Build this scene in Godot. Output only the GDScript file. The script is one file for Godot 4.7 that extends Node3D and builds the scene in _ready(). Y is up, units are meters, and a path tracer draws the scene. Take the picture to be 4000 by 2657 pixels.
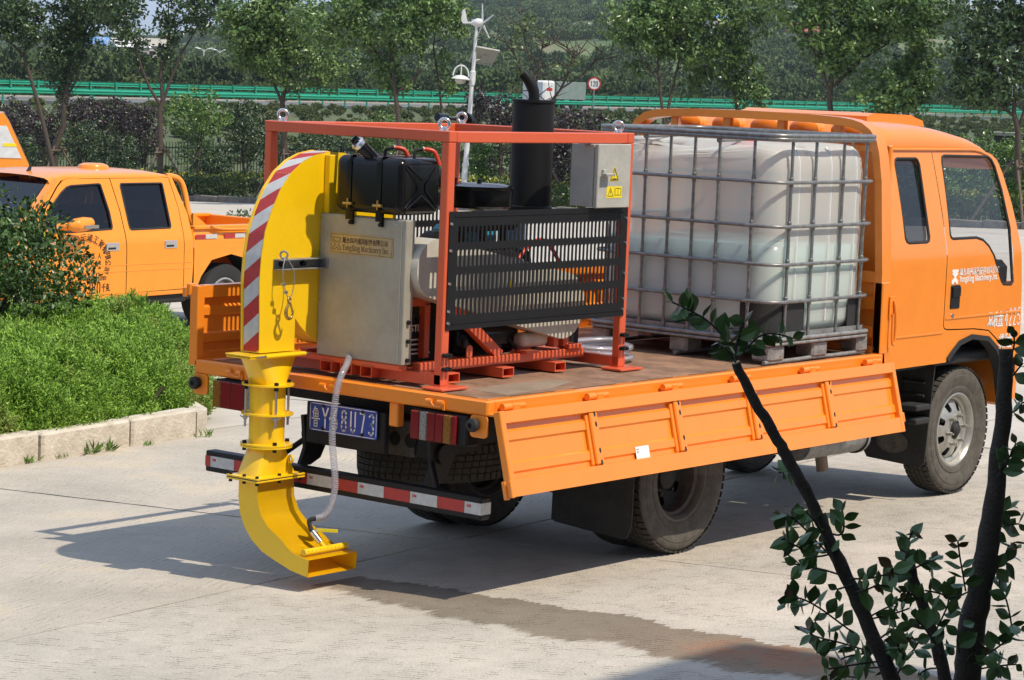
extends Node3D

# World: +X is the way the flatbed truck faces, +Z its right-hand side, y up. The bed's rear right corner stands above the origin.
const SLOPE := 0.039            # the yard falls away to -Z
var M := {}
var taken := {}
var rng := RandomNumberGenerator.new()

func gy(z: float) -> float:
	return SLOPE * (z + 0.117)

func lin(r: float, g: float, b: float) -> Color:
	return Color(r, g, b).linear_to_srgb()

# ---------------------------------------------------------------- scene tree helpers
func numbered(called: String) -> String:
	if not taken.has(called):
		taken[called] = 0
		return called
	taken[called] += 1
	return "%s_%03d" % [called, taken[called]]

func tag(o: Node, label := "", category := "", group := "", kind := "") -> void:
	if label != "": o.set_meta("label", label)
	if category != "": o.set_meta("category", category)
	if group != "": o.set_meta("group", group)
	if kind != "": o.set_meta("kind", kind)

func thing(called: String, label: String, category: String, at := Vector3.ZERO, turn := 0.0, group := "") -> Node3D:
	var o := Node3D.new()
	o.name = numbered(called)
	add_child(o)
	o.position = at
	o.rotation.y = turn
	tag(o, label, category, group)
	return o

func part(called: String, st: SurfaceTool, m: Material, parent: Node = null) -> MeshInstance3D:
	st.generate_normals()
	return inst(called, st.commit(), m, parent)

func inst(called: String, mesh: Mesh, m: Material, parent: Node = null) -> MeshInstance3D:
	var o := MeshInstance3D.new()
	o.mesh = mesh
	o.material_override = m
	if parent == null:
		o.name = numbered(called)
		add_child(o)
	else:
		o.name = called
		parent.add_child(o, true)
	return o

func copy_of(src: Node3D, at: Vector3, turn: float, label: String, s := 1.0) -> Node3D:
	var c = src.duplicate()
	c.name = numbered(String(src.name).rstrip("0123456789").rstrip("_"))
	add_child(c)
	c.position = at
	c.rotation.y = turn
	c.scale = Vector3.ONE * s
	c.set_meta("label", label)
	return c

# ---------------------------------------------------------------- mesh helpers
func mb() -> SurfaceTool:
	var st := SurfaceTool.new()
	st.begin(Mesh.PRIMITIVE_TRIANGLES)
	st.set_smooth_group(-1)
	return st

func tri(st: SurfaceTool, a: Vector3, b: Vector3, c: Vector3, ref: Vector3) -> void:
	if (c - a).cross(b - a).dot((a + b + c) / 3.0 - ref) < 0.0:
		var t := b
		b = c
		c = t
	st.add_vertex(a); st.add_vertex(b); st.add_vertex(c)

func quad(st: SurfaceTool, a: Vector3, b: Vector3, c: Vector3, d: Vector3, ref: Vector3) -> void:
	if (c - a).cross(b - a).dot((a + b + c + d) * 0.25 - ref) < 0.0:
		var t := b
		b = d
		d = t
	st.add_vertex(a); st.add_vertex(b); st.add_vertex(c)
	st.add_vertex(a); st.add_vertex(c); st.add_vertex(d)

# chamfered box from corner to corner
func box(st: SurfaceTool, lo: Vector3, hi: Vector3, bv := 0.003, x := Transform3D.IDENTITY) -> void:
	var c := (lo + hi) * 0.5
	var h := (hi - lo).abs() * 0.5
	var b: float = min(bv, 0.45 * min(h.x, min(h.y, h.z)))
	st.set_smooth_group(-1)
	var ctr := x * c
	var ax := [Vector3.RIGHT, Vector3.UP, Vector3.BACK]
	var hh := [h.x, h.y, h.z]
	for i in 3:
		var j := (i + 1) % 3
		var k := (i + 2) % 3
		for s in [-1.0, 1.0]:
			var n: Vector3 = ax[i] * (hh[i] * s)
			var u: Vector3 = ax[j] * (hh[j] - b)
			var v: Vector3 = ax[k] * (hh[k] - b)
			quad(st, x * (c + n + u + v), x * (c + n - u + v), x * (c + n - u - v), x * (c + n + u - v), ctr)
	if b < 0.0005: return
	for i in 3:
		var j := (i + 1) % 3
		var k := (i + 2) % 3
		for s in [-1.0, 1.0]:
			for t in [-1.0, 1.0]:
				var e: Vector3 = ax[i] * (hh[i] - b)
				var p: Vector3 = ax[j] * (hh[j] * s) + ax[k] * ((hh[k] - b) * t)
				var q: Vector3 = ax[j] * ((hh[j] - b) * s) + ax[k] * (hh[k] * t)
				quad(st, x * (c + p + e), x * (c + p - e), x * (c + q - e), x * (c + q + e), ctr)
	for s in [-1.0, 1.0]:
		for t in [-1.0, 1.0]:
			for r in [-1.0, 1.0]:
				tri(st, x * (c + Vector3(h.x * s, (h.y - b) * t, (h.z - b) * r)), x * (c + Vector3((h.x - b) * s, h.y * t, (h.z - b) * r)), x * (c + Vector3((h.x - b) * s, (h.y - b) * t, h.z * r)), ctr)

# box with round edges
func rbox(st: SurfaceTool, lo: Vector3, hi: Vector3, r: float, seg := 5, x := Transform3D.IDENTITY) -> void:
	var c := (lo + hi) * 0.5
	var h := (hi - lo) * 0.5
	st.set_smooth_group(1)
	for i in 3:
		var j := (i + 1) % 3
		var k := (i + 2) % 3
		var us := []
		var vs := []
		for e in seg + 1:
			us.append(-h[j] + r * (1.0 - tan(PI / 4 * (1.0 - float(e) / seg))))
			vs.append(-h[k] + r * (1.0 - tan(PI / 4 * (1.0 - float(e) / seg))))
		for e in range(seg, -1, -1):
			us.append(-us[e])
			vs.append(-vs[e])
		for s in [-1.0, 1.0]:
			for a in us.size() - 1:
				for b in vs.size() - 1:
					var p := []
					for o in [[a, b], [a + 1, b], [a + 1, b + 1], [a, b + 1]]:
						var q := Vector3.ZERO
						q[i] = h[i] * s
						q[j] = us[o[0]]
						q[k] = vs[o[1]]
						var inner := Vector3(clampf(q.x, -h.x + r, h.x - r), clampf(q.y, -h.y + r, h.y - r), clampf(q.z, -h.z + r, h.z - r))
						p.append(x * (c + inner + (q - inner).normalized() * r))
					quad(st, p[0], p[1], p[2], p[3], x * c)
	st.set_smooth_group(-1)

func frame_of(a: Vector3, b: Vector3) -> Basis:
	var y := (b - a).normalized()
	var u := Vector3.UP if absf(y.y) < 0.9 else Vector3.RIGHT
	var z := u.cross(y).normalized()
	return Basis(y.cross(z).normalized(), y, z)

# a square bar from a to b; w along the frame's x, d along its z
func bar(st: SurfaceTool, a: Vector3, b: Vector3, w: float, d: float, bv := 0.003) -> void:
	var l := a.distance_to(b)
	box(st, Vector3(-w / 2, 0, -d / 2), Vector3(w / 2, l, d / 2), bv, Transform3D(frame_of(a, b), a))

# revolve (r, y) points about the transform's own y; outline runs upwards on the outside
func lathe(st: SurfaceTool, x: Transform3D, pts: Array, n := 24, sharp := 35.0) -> void:
	var g := 1
	for i in range(pts.size() - 1):
		var p: Vector2 = pts[i]
		var q: Vector2 = pts[i + 1]
		if i > 0 and rad_to_deg(absf((q - p).angle_to(p - (pts[i - 1] as Vector2)))) > sharp: g += 1
		st.set_smooth_group(g)
		var nrm := Vector2(q.y - p.y, p.x - q.x)
		for k in n:
			var a0 := TAU * k / n
			var a1 := TAU * (k + 1) / n
			var d0 := Vector3(cos(a0), 0, sin(a0))
			var d1 := Vector3(cos(a1), 0, sin(a1))
			var m := (d0 + d1).normalized()
			var ref := x * (m * ((p.x + q.x) * 0.5 - nrm.x) + Vector3.UP * ((p.y + q.y) * 0.5 - nrm.y))
			var A := x * (d0 * p.x + Vector3.UP * p.y)
			var B := x * (d1 * p.x + Vector3.UP * p.y)
			var C := x * (d1 * q.x + Vector3.UP * q.y)
			var D := x * (d0 * q.x + Vector3.UP * q.y)
			if p.x < 1e-5: tri(st, A, C, D, ref)
			elif q.x < 1e-5: tri(st, A, B, C, ref)
			else: quad(st, A, B, C, D, ref)
	st.set_smooth_group(-1)

func cyl(st: SurfaceTool, a: Vector3, b: Vector3, r0: float, r1 := -1.0, n := 16) -> void:
	if r1 < 0: r1 = r0
	var l := a.distance_to(b)
	lathe(st, Transform3D(frame_of(a, b), a), [Vector2(0, 0), Vector2(r0, 0), Vector2(r1, l), Vector2(0, l)], n)

# a tube through points; r is a number or a list of radii
func path(st: SurfaceTool, pts: Array, r, n := 8, caps := true, grp := 1) -> void:
	var cnt := pts.size()
	var f := frame_of(pts[0], pts[1])
	var rings := []
	for i in cnt:
		var t: Vector3
		if i == 0: t = pts[1] - pts[0]
		elif i == cnt - 1: t = pts[i] - pts[i - 1]
		else: t = (pts[i + 1] - pts[i]).normalized() + (pts[i] - pts[i - 1]).normalized()
		t = t.normalized()
		var z := (f.z - t * f.z.dot(t)).normalized()
		f = Basis(t.cross(z), t, z)
		var rad: float = r[i] if r is Array else r
		var ring := []
		for k in n:
			var a := TAU * k / n
			ring.append(pts[i] + f.x * (cos(a) * rad) + f.z * (sin(a) * rad))
		rings.append(ring)
	st.set_smooth_group(grp)
	for i in cnt - 1:
		var mid: Vector3 = (pts[i] + pts[i + 1]) * 0.5
		for k in n:
			quad(st, rings[i][k], rings[i][(k + 1) % n], rings[i + 1][(k + 1) % n], rings[i + 1][k], mid)
	st.set_smooth_group(-1)
	if caps:
		for e in [0, cnt - 1]:
			var inner: Vector3 = pts[1] if e == 0 else pts[cnt - 2]
			for k in range(1, n - 1):
				tri(st, rings[e][0], rings[e][k], rings[e][k + 1], inner)

# smooth the corners of a path
func curve(pts: Array, steps := 5) -> Array:
	var out := [pts[0]]
	for i in range(1, pts.size() - 1):
		var a: Vector3 = (pts[i - 1] + pts[i]) * 0.5 if i > 1 else pts[0]
		var b: Vector3 = (pts[i] + pts[i + 1]) * 0.5 if i < pts.size() - 2 else pts[i + 1]
		for s in range(1, steps + 1):
			var t := float(s) / steps
			out.append((a.lerp(pts[i], t)).lerp((pts[i] as Vector3).lerp(b, t), t))
	return out

# extrude a flat outline (local x, y) from z = 0 to z = depth
func prism(st: SurfaceTool, poly: PackedVector2Array, depth: float, x := Transform3D.IDENTITY, smooth := false) -> void:
	var idx := Geometry2D.triangulate_polygon(poly)
	var mid := Vector3.ZERO
	st.set_smooth_group(-1)
	for i in range(0, idx.size(), 3):
		var a := poly[idx[i]]
		var b := poly[idx[i + 1]]
		var c := poly[idx[i + 2]]
		tri(st, x * Vector3(a.x, a.y, 0), x * Vector3(b.x, b.y, 0), x * Vector3(c.x, c.y, 0), x * Vector3(a.x, a.y, depth))
		tri(st, x * Vector3(a.x, a.y, depth), x * Vector3(b.x, b.y, depth), x * Vector3(c.x, c.y, depth), x * Vector3(a.x, a.y, 0))
	var ccw := not Geometry2D.is_polygon_clockwise(poly)
	if smooth: st.set_smooth_group(1)
	for i in poly.size():
		var p := poly[i]
		var q := poly[(i + 1) % poly.size()]
		var nrm := Vector2(q.y - p.y, p.x - q.x) * (1.0 if ccw else -1.0)
		mid = x * Vector3((p.x + q.x) * 0.5 - nrm.x, (p.y + q.y) * 0.5 - nrm.y, depth * 0.5)
		quad(st, x * Vector3(p.x, p.y, 0), x * Vector3(q.x, q.y, 0), x * Vector3(q.x, q.y, depth), x * Vector3(p.x, p.y, depth), mid)
	st.set_smooth_group(-1)

func rrect(x0: float, y0: float, x1: float, y1: float, r: float, n := 4) -> PackedVector2Array:
	var o := PackedVector2Array()
	for c in [[x1 - r, y1 - r, 0], [x0 + r, y1 - r, 1], [x0 + r, y0 + r, 2], [x1 - r, y0 + r, 3]]:
		for i in n + 1:
			var a: float = (c[2] + float(i) / n) * PI / 2
			o.append(Vector2(c[0] + r * cos(a), c[1] + r * sin(a)))
	return o

func poly(a: Array) -> PackedVector2Array:
	var o := PackedVector2Array()
	for i in range(0, a.size(), 2): o.append(Vector2(a[i], a[i + 1]))
	return o

# a strip of thin ribbon along a polyline in the transform's x, y plane, a little proud of it
func ribbon(st: SurfaceTool, pts: PackedVector2Array, w: float, x: Transform3D, proud := 0.001) -> void:
	for i in pts.size() - 1:
		var d := (pts[i + 1] - pts[i]).normalized()
		var n := Vector2(-d.y, d.x) * w * 0.5
		var p := pts[i] - d * w * 0.4
		var q := pts[i + 1] + d * w * 0.4
		var ref := x * Vector3(p.x, p.y, -1)
		quad(st, x * Vector3(p.x + n.x, p.y + n.y, proud), x * Vector3(q.x + n.x, q.y + n.y, proud), x * Vector3(q.x - n.x, q.y - n.y, proud), x * Vector3(p.x - n.x, p.y - n.y, proud), ref)

# ---------------------------------------------------------------- lettering
var glyphs := {
"烟": "1 2 2 4/2 0 2 5 0 9/3 2 2 5 3 8/4 1 9 1 9 9 4 9 4 1/5 4 8 4/6.5 2 6.5 4 5 8/6.5 5 8 8",
"台": "4 0 2 4 8 3/6 2 8 4/2 5 8 5 8 9 2 9 2 5",
"同": "1 9 1 1 9 1 9 9/3 3 7 3/3 5 7 5 7 8 3 8 3 5",
"兴": "2 1 3 4/5 0 5 4/8 1 6 4/0 5 10 5/3 6 1 9/7 6 9 9",
"模": "0 3 4 3/2 0 2 10/2 4 0 7/5 1 10 1/6 0 6 2/8 0 8 2/5 3 9 3 9 6 5 6 5 3/5 4.5 9 4.5/4 7.5 10 7.5/7 6 7 8 4 10/7 8 10 10",
"具": "2 0 8 0 8 7 2 7 2 0/2 2.3 8 2.3/2 4.6 8 4.6/0 7 10 7/3 8 1 10/7 8 9 10",
"配": "0 1 5 1/0 3 5 3 5 10 0 10 0 3/2 1 2 5/3 1 3 5/0 7 5 7/6 1 10 1 10 5 6 5 6 9 10 9 10 8",
"件": "3 0 1 4/2 3 2 10/4 3 10 3/3.5 6 10 6/7 0 7 10/5 1 4 4",
"有": "0 2 10 2/5 0 1 6/3 4 3 10/3 4 8 4 8 10 7 9/3 6 8 6/3 8 8 8",
"限": "0 0 0 10/0 0 3 0 2 3 3 5 1 6/5 0 9 0 9 4 5 4/5 2 9 2/5 0 5 9 7 8/6 4 10 9/9 5 7 7",
"公": "4 0 1 5/6 0 9 5/5 5 2 9 8 8/7 7 9 10",
"司": "1 1 9 1 9 9 8 9/1 3 7 3/2 5 6 5 6 8 2 8 2 5",
"总": "3 0 4 2/7 0 6 2/2 2 8 2 8 5 2 5 2 2/1 7 0 9/3 6 3 9 7 9 7 8/5 6 6 8/8 6 10 9",
"质": "8 0 2 1 2 5 0 9/2 3 9 3/6 1 6 4/3 5 8 5 8 8/3 5 3 8/5.5 6 5.5 8 3 10/6 8 9 10",
"量": "3 0 7 0 7 2 3 2 3 0/3 1 7 1/0 3 10 3/2 4 8 4 8 7 2 7 2 4/2 5.5 8 5.5/5 4 5 10/1 8.5 9 8.5/0 10 10 10",
"载": "0 2 10 2/3 0 3 3/1 4 6 4/3 3 1 6 6 6/3.5 5 3.5 10/0 8 6 8/7 0 8 6 10 10/9 5 6 9/8.5 0 9.5 1",
"鲁": "4 0 1 3/4 1 7 1 6 2/2 2 8 2 8 5 2 5 2 2/2 3.5 8 3.5/5 2 5 5/0 6 10 6/3 7 7 7 7 10 3 10 3 7/3 8.5 7 8.5",
"工": "1 1 9 1/5 1 5 9/0 9 10 9",
"贸": "1 1 4 0/2 1 2 4 5 3/5 1 9 1 8 4/6 1 5 4/3 5 8 5 8 8/3 5 3 8/5.5 6 3 10/6 8 9 10",
"运": "4 1 9 1/3 4 10 4/6 4 4 7 9 7/1 1 2 2/0 4 2 4 2 8 0 9/2 8 10 9.5",
"通": "1 1 2 2/0 4 2 4 2 8 0 9/2 8 10 9.5/4 1 9 1 7 2/4 3 9 3 9 8/4 3 4 8/4 5 9 5/6.5 3 6.5 8",
"人": "5 0 5 4 1 10/5 4 9 10",
"乘": "7 0 2 1/1 3 9 3/5 1 5 10/3 4 3 6/7 4 7 6/0 5 10 5/5 6 1 10/5 6 9 10",
"座": "5 0 5 1/1 1 10 1/1 1 0 10/4 3 3 6/8 3 7 6/6 3 6 9/3 7 9 7/2 9 10 9",
"千": "8 0 3 1.5/0 4 10 4/5.5 1 5.5 10",
"克": "5 0 5 4/1 1.5 9 1.5/2 4 8 4 8 6 2 6 2 4/4 6 1 10/6 6 6 9 10 9 10 8",
"高": "5 0 5 1/1 1.5 9 1.5/3 3 7 3 7 4.5 3 4.5 3 3/1 10 1 6 9 6 9 10/3 7 7 7 7 9 3 9 3 7",
"牌": "4 0 10 0 10 10 0 10 0 5 3 0",
"0": "3 0 7 0 8 2 8 8 7 10 3 10 2 8 2 2 3 0", "1": "3 2 5 0 5 10", "2": "2 2 3 0 7 0 8 2 8 4 2 10 8 10", "3": "2 1 4 0 7 0 8 2 7 4.5 4 5 7 5.5 8 8 7 10 3 10 2 9",
"4": "7 10 7 0 2 7 9 7", "5": "8 0 3 0 2.5 4.5 7 4 8 6 8 8 7 10 3 10 2 9", "6": "7 0 4 2 2 6 2 8 3 10 7 10 8 8 8 6 7 5 3 5 2 7", "7": "2 0 8 0 4.5 10",
"8": "3 0 7 0 8 2 7 4.5 3 4.5 2 2 3 0/3 4.5 2 7 2 9 3 10 7 10 8 9 8 7 7 4.5", "9": "8 4 7 5 3 5 2 3 3 0 7 0 8 2 8 5 5 10",
"Y": "1 0 5 5 5 10/9 0 5 5", "U": "2 0 2 8 3.5 10 6.5 10 8 8 8 0", "M": "1 10 1 0 5 7 9 0 9 10", ".": "4 5 6 5",
"k": "2 0 2 10/7 4 2 7/4 6 8 10", "g": "8 4 3 4 2 6 3 8 8 8/8 4 8 10 7 11.5 3 11", "m": "1 10 1 4/1 5 3 4 5 5 5 10/5 5 7 4 9 5 9 10"}

# stroke lettering: cells of w x h from the transform's origin along its x
func write(st: SurfaceTool, text: String, w: float, h: float, stroke: float, x: Transform3D, gap := 0.12, proud := 0.001) -> void:
	var at := 0.0
	for ch in text:
		if glyphs.has(ch):
			for line in String(glyphs[ch]).split("/"):
				var n := line.split_floats(" ")
				var p := PackedVector2Array()
				for i in range(0, n.size() - 1, 2): p.append(Vector2(at + n[i] * w / 10.0, h * (1.0 - n[i + 1] / 10.0)))
				ribbon(st, p, stroke, x, proud)
		at += w * (1.0 + gap)

func latin(text: String, h: float, x: Transform3D, m: Material, parent: Node, face := "Droid Sans", called := "lettering", bold := false) -> MeshInstance3D:
	var t := TextMesh.new()
	var f := SystemFont.new()
	f.font_names = PackedStringArray([face])
	if bold: f.font_weight = 700
	t.font = f
	t.text = text
	t.font_size = 32
	t.pixel_size = h / 24.0
	t.depth = 0.0015
	t.curve_step = 3.0
	t.horizontal_alignment = HORIZONTAL_ALIGNMENT_LEFT
	t.vertical_alignment = VERTICAL_ALIGNMENT_BOTTOM
	var o := inst(called, t, m, parent)
	o.transform = x
	return o

# a transform whose x runs along xdir, y up-ish, z out of the surface
func face(at: Vector3, xdir: Vector3, up := Vector3.UP) -> Transform3D:
	var x := xdir.normalized()
	var z := x.cross(up).normalized()
	return Transform3D(Basis(x, z.cross(x), z), at)

# ---------------------------------------------------------------- materials
func noise(size: int, freq: float, seed_: int, oct := 4, kind := FastNoiseLite.TYPE_SIMPLEX_SMOOTH) -> PackedByteArray:
	var n := FastNoiseLite.new()
	n.seed = seed_
	n.noise_type = kind
	n.frequency = freq
	n.fractal_octaves = oct
	var im := n.get_seamless_image(size, size)
	im.convert(Image.FORMAT_L8)
	return im.get_data()

# a tiling tint between two colours, from coarse and fine noise
func tint(size: int, a: Color, b: Color, coarse: float, fine: float, share: float, seed_: int, power := 1.0) -> ImageTexture:
	var n0 := noise(size, coarse, seed_)
	var n1 := noise(size, fine, seed_ + 1, 2)
	var d := PackedByteArray()
	d.resize(size * size * 3)
	for i in size * size:
		var t := pow(clampf((n0[i] * (1.0 - share) + n1[i] * share) / 255.0, 0, 1), power)
		d[i * 3] = int(255 * lerpf(a.r, b.r, t))
		d[i * 3 + 1] = int(255 * lerpf(a.g, b.g, t))
		d[i * 3 + 2] = int(255 * lerpf(a.b, b.b, t))
	var im := Image.create_from_data(size, size, false, Image.FORMAT_RGB8, d)
	im.generate_mipmaps()
	return ImageTexture.create_from_image(im)

func bumps(size: int, freq: float, seed_: int, strength: float, oct := 4) -> ImageTexture:
	var im := Image.create_from_data(size, size, false, Image.FORMAT_L8, noise(size, freq, seed_, oct))
	im.convert(Image.FORMAT_RGBA8)
	im.bump_map_to_normal_map(strength)
	return ImageTexture.create_from_image(im)

func pm(name_: String, c: Color, rough: float, metal := 0.0, tex: Texture2D = null, scale_ := 1.0, nrm: Texture2D = null, nstr := 0.5) -> StandardMaterial3D:
	var m := StandardMaterial3D.new()
	m.albedo_color = c
	m.roughness = rough
	m.metallic = metal
	if tex or nrm:
		m.uv1_triplanar = true
		m.uv1_scale = Vector3.ONE * scale_
	if tex: m.albedo_texture = tex
	if nrm:
		m.normal_enabled = true
		m.normal_texture = nrm
		m.normal_scale = nstr
	m.cull_mode = BaseMaterial3D.CULL_DISABLED
	M[name_] = m
	return m

func leaf_mat(name_: String, back: Color) -> StandardMaterial3D:
	var m := StandardMaterial3D.new()
	m.vertex_color_use_as_albedo = true
	m.roughness = 0.36
	m.cull_mode = BaseMaterial3D.CULL_DISABLED
	m.backlight_enabled = true
	m.backlight = back
	M[name_] = m
	return m

func make_materials() -> void:
	var white := Color(1, 1, 1)
	var grain := tint(256, Color(0.86, 0.86, 0.86), white, 0.012, 0.08, 0.35, 3)
	var paint := tint(256, Color(0.955, 0.955, 0.955), white, 0.012, 0.08, 0.35, 5)
	var dusty := tint(256, Color(0.74, 0.72, 0.68), white, 0.01, 0.12, 0.4, 9, 0.7)
	var grime := tint(256, Color(0.55, 0.53, 0.5), white, 0.015, 0.1, 0.5, 17)
	var wavy := bumps(256, 0.01, 21, 1.2, 2)
	var rough := bumps(256, 0.09, 23, 4.0, 4)
	for a in [["orange", lin(0.92, 0.27, 0.02), 0.3], ["red_orange", lin(0.72, 0.115, 0.04), 0.45], ["yellow", lin(0.92, 0.57, 0.004), 0.34], ["pickup_orange", lin(0.93, 0.30, 0.015), 0.26]]:
		var m := pm(a[0], a[1], a[2], 0.0, paint, 1.6, wavy, 0.12)
		m.clearcoat_enabled = true
		m.clearcoat = 0.5
		m.clearcoat_roughness = 0.12
	pm("black_gloss", lin(0.007, 0.007, 0.008), 0.18, 0.0, null, 1.0, wavy, 0.1).metallic_specular = 0.42
	pm("black_satin", lin(0.014, 0.014, 0.015), 0.46, 0.0, grain, 3.0).metallic_specular = 0.35
	pm("black_matt", lin(0.014, 0.014, 0.014), 0.8, 0.0, dusty, 2.0)
	pm("chassis", lin(0.035, 0.032, 0.03), 0.7, 0.0, grime, 3.0)
	pm("rubber", lin(0.026, 0.026, 0.027), 0.75, 0.0, dusty, 4.0, rough, 0.15)
	pm("tyre_side", lin(0.15, 0.135, 0.115), 0.85, 0.0, grime, 3.0, rough, 0.25)
	pm("tread", lin(0.07, 0.064, 0.055), 0.9, 0.0, grime, 4.0, rough, 0.3)
	pm("mud_flap", lin(0.042, 0.04, 0.038), 0.7, 0.0, grime, 2.0)
	pm("grey_sheet", lin(0.43, 0.41, 0.34), 0.4, 0.15, grain, 1.0, wavy, 0.12)
	pm("grey_box", lin(0.47, 0.46, 0.41), 0.45, 0.0, grain, 1.4)
	pm("cream", lin(0.62, 0.59, 0.50), 0.4, 0.0, grain, 2.0)
	pm("galvanised", lin(0.44, 0.45, 0.46), 0.42, 0.6, grime, 5.0, rough, 0.1)
	pm("galvanised_pale", lin(0.47, 0.48, 0.49), 0.55, 0.35, grime, 3.0, rough, 0.2)
	pm("chrome", lin(0.72, 0.71, 0.69), 0.22, 0.95)
	pm("steel", lin(0.5, 0.5, 0.5), 0.3, 0.9)
	pm("wheel_silver", lin(0.52, 0.51, 0.48), 0.36, 0.55, dusty, 4.0)
	pm("dusty_rim", lin(0.2, 0.18, 0.155), 0.75, 0.1, grime, 4.0)
	pm("brass", lin(0.45, 0.3, 0.1), 0.35, 0.85)
	pm("plate_brass", lin(0.52, 0.42, 0.24), 0.35, 0.35, grain, 2.0)
	pm("brown_print", lin(0.12, 0.06, 0.03), 0.6)
	pm("white_paint", lin(0.78, 0.78, 0.76), 0.4, 0.0, grain, 1.0)
	pm("white_print", lin(0.82, 0.80, 0.76), 0.55)
	pm("black_print", lin(0.03, 0.02, 0.015), 0.6)
	pm("red_print", lin(0.55, 0.02, 0.02), 0.5)
	pm("tape_red", lin(0.5, 0.035, 0.03), 0.35, 0.0, grain, 6.0)
	pm("tape_white", lin(0.6, 0.6, 0.58), 0.35, 0.0, grain, 6.0)
	pm("sticker_yellow", lin(0.85, 0.66, 0.01), 0.4)
	pm("plate_blue", lin(0.012, 0.055, 0.36), 0.35)
	pm("lamp_red", lin(0.22, 0.008, 0.01), 0.12, 0.0, grain, 12.0)
	pm("lamp_amber", lin(0.42, 0.17, 0.02), 0.15, 0.0, grime, 14.0)
	pm("lamp_clear", lin(0.42, 0.4, 0.38), 0.18, 0.0, grime, 14.0)
	pm("bed_floor", lin(0.42, 0.235, 0.145), 0.7, 0.1, tint(512, Color(0.55, 0.56, 0.56), Color(1, 1, 1), 0.012, 0.06, 0.35, 41, 0.8), 0.6, rough, 0.12)
	pm("patch_wood", lin(0.33, 0.25, 0.185), 0.75, 0.0, dusty, 1.2)
	pm("red_hose", lin(0.6, 0.05, 0.02), 0.4)
	pm("blue_paint", lin(0.04, 0.32, 0.45), 0.4)
	pm("pale_blue", lin(0.32, 0.42, 0.6), 0.4)
	pm("lorry_grey", lin(0.22, 0.28, 0.25), 0.6, 0.0, grain, 0.3)
	pm("wood", lin(0.22, 0.17, 0.12), 0.85, 0.0, grime, 3.0)
	pm("bark", lin(0.13, 0.1, 0.075), 0.9, 0.0, grime, 3.0, rough, 0.6)
	pm("bark_dark", lin(0.075, 0.058, 0.045), 0.9, 0.0, grime, 6.0, rough, 0.7)
	pm("cut_wood", lin(0.42, 0.28, 0.14), 0.8)
	pm("concrete_kerb", lin(0.68, 0.61, 0.51), 0.85, 0.0, tint(512, Color(0.66, 0.64, 0.6), white, 0.01, 0.12, 0.3, 51, 0.5), 1.1, rough, 0.35)
	pm("kerb_old", lin(0.3, 0.28, 0.25), 0.9, 0.0, grime, 0.7)
	pm("guard_green", lin(0.015, 0.34, 0.2), 0.5, 0.0, grain, 0.3)
	pm("asphalt", lin(0.17, 0.17, 0.17), 0.9, 0.0, dusty, 0.2)
	pm("dark_wall", lin(0.085, 0.085, 0.085), 0.9, 0.0, dusty, 0.3)
	pm("pale_cap", lin(0.5, 0.47, 0.42), 0.85, 0.0, dusty, 0.5)
	pm("iron", lin(0.02, 0.022, 0.022), 0.6)
	pm("panel_grey", lin(0.2, 0.23, 0.27), 0.7, 0.0, grain, 0.2)
	pm("paper", lin(0.75, 0.75, 0.74), 0.7)
	pm("seat", lin(0.05, 0.05, 0.055), 0.85)
	pm("trim_grey", lin(0.28, 0.27, 0.25), 0.7)
	pm("plaster", lin(0.5, 0.47, 0.42), 0.85, 0.0, dusty, 0.2)
	pm("soil", lin(0.1, 0.075, 0.05), 0.95, 0.0, grime, 1.0)
	pm("sky_blue_cloth", lin(0.1, 0.25, 0.55), 0.7)
	pm("brick_red", lin(0.35, 0.09, 0.06), 0.8)
	var g := pm("glass_clear", Color(0.3, 0.36, 0.34, 0.06), 0.02)
	g.transparency = BaseMaterial3D.TRANSPARENCY_ALPHA
	g = pm("glass_tinted", Color(0.10, 0.115, 0.14, 0.86), 0.03)
	g.transparency = BaseMaterial3D.TRANSPARENCY_ALPHA
	g = pm("glass_dark", Color(0.03, 0.035, 0.06, 0.93), 0.03)
	g.transparency = BaseMaterial3D.TRANSPARENCY_ALPHA
	g = pm("tank_plastic", Color(0.93, 0.925, 0.9, 0.5), 0.38, 0.0, null, 1.0, wavy, 0.15)
	g.transparency = BaseMaterial3D.TRANSPARENCY_ALPHA
	g.backlight_enabled = true
	g.backlight = Color(0.55, 0.55, 0.53)
	pm("water", lin(0.34, 0.52, 0.50), 0.2)
	g = pm("hose_clear", Color(0.75, 0.75, 0.8, 0.25), 0.1)
	g.transparency = BaseMaterial3D.TRANSPARENCY_ALPHA
	pm("hose_coil", lin(0.5, 0.48, 0.5), 0.3, 0.3)
	leaf_mat("leaf", Color(0.10, 0.14, 0.03))
	leaf_mat("leaf_purple", Color(0.05, 0.02, 0.02))
	leaf_mat("needle", Color(0.08, 0.12, 0.02)).roughness = 0.6
	leaf_mat("far_leaf", Color(0, 0, 0)).backlight_enabled = false
	M.far_leaf.roughness = 0.9

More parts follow.
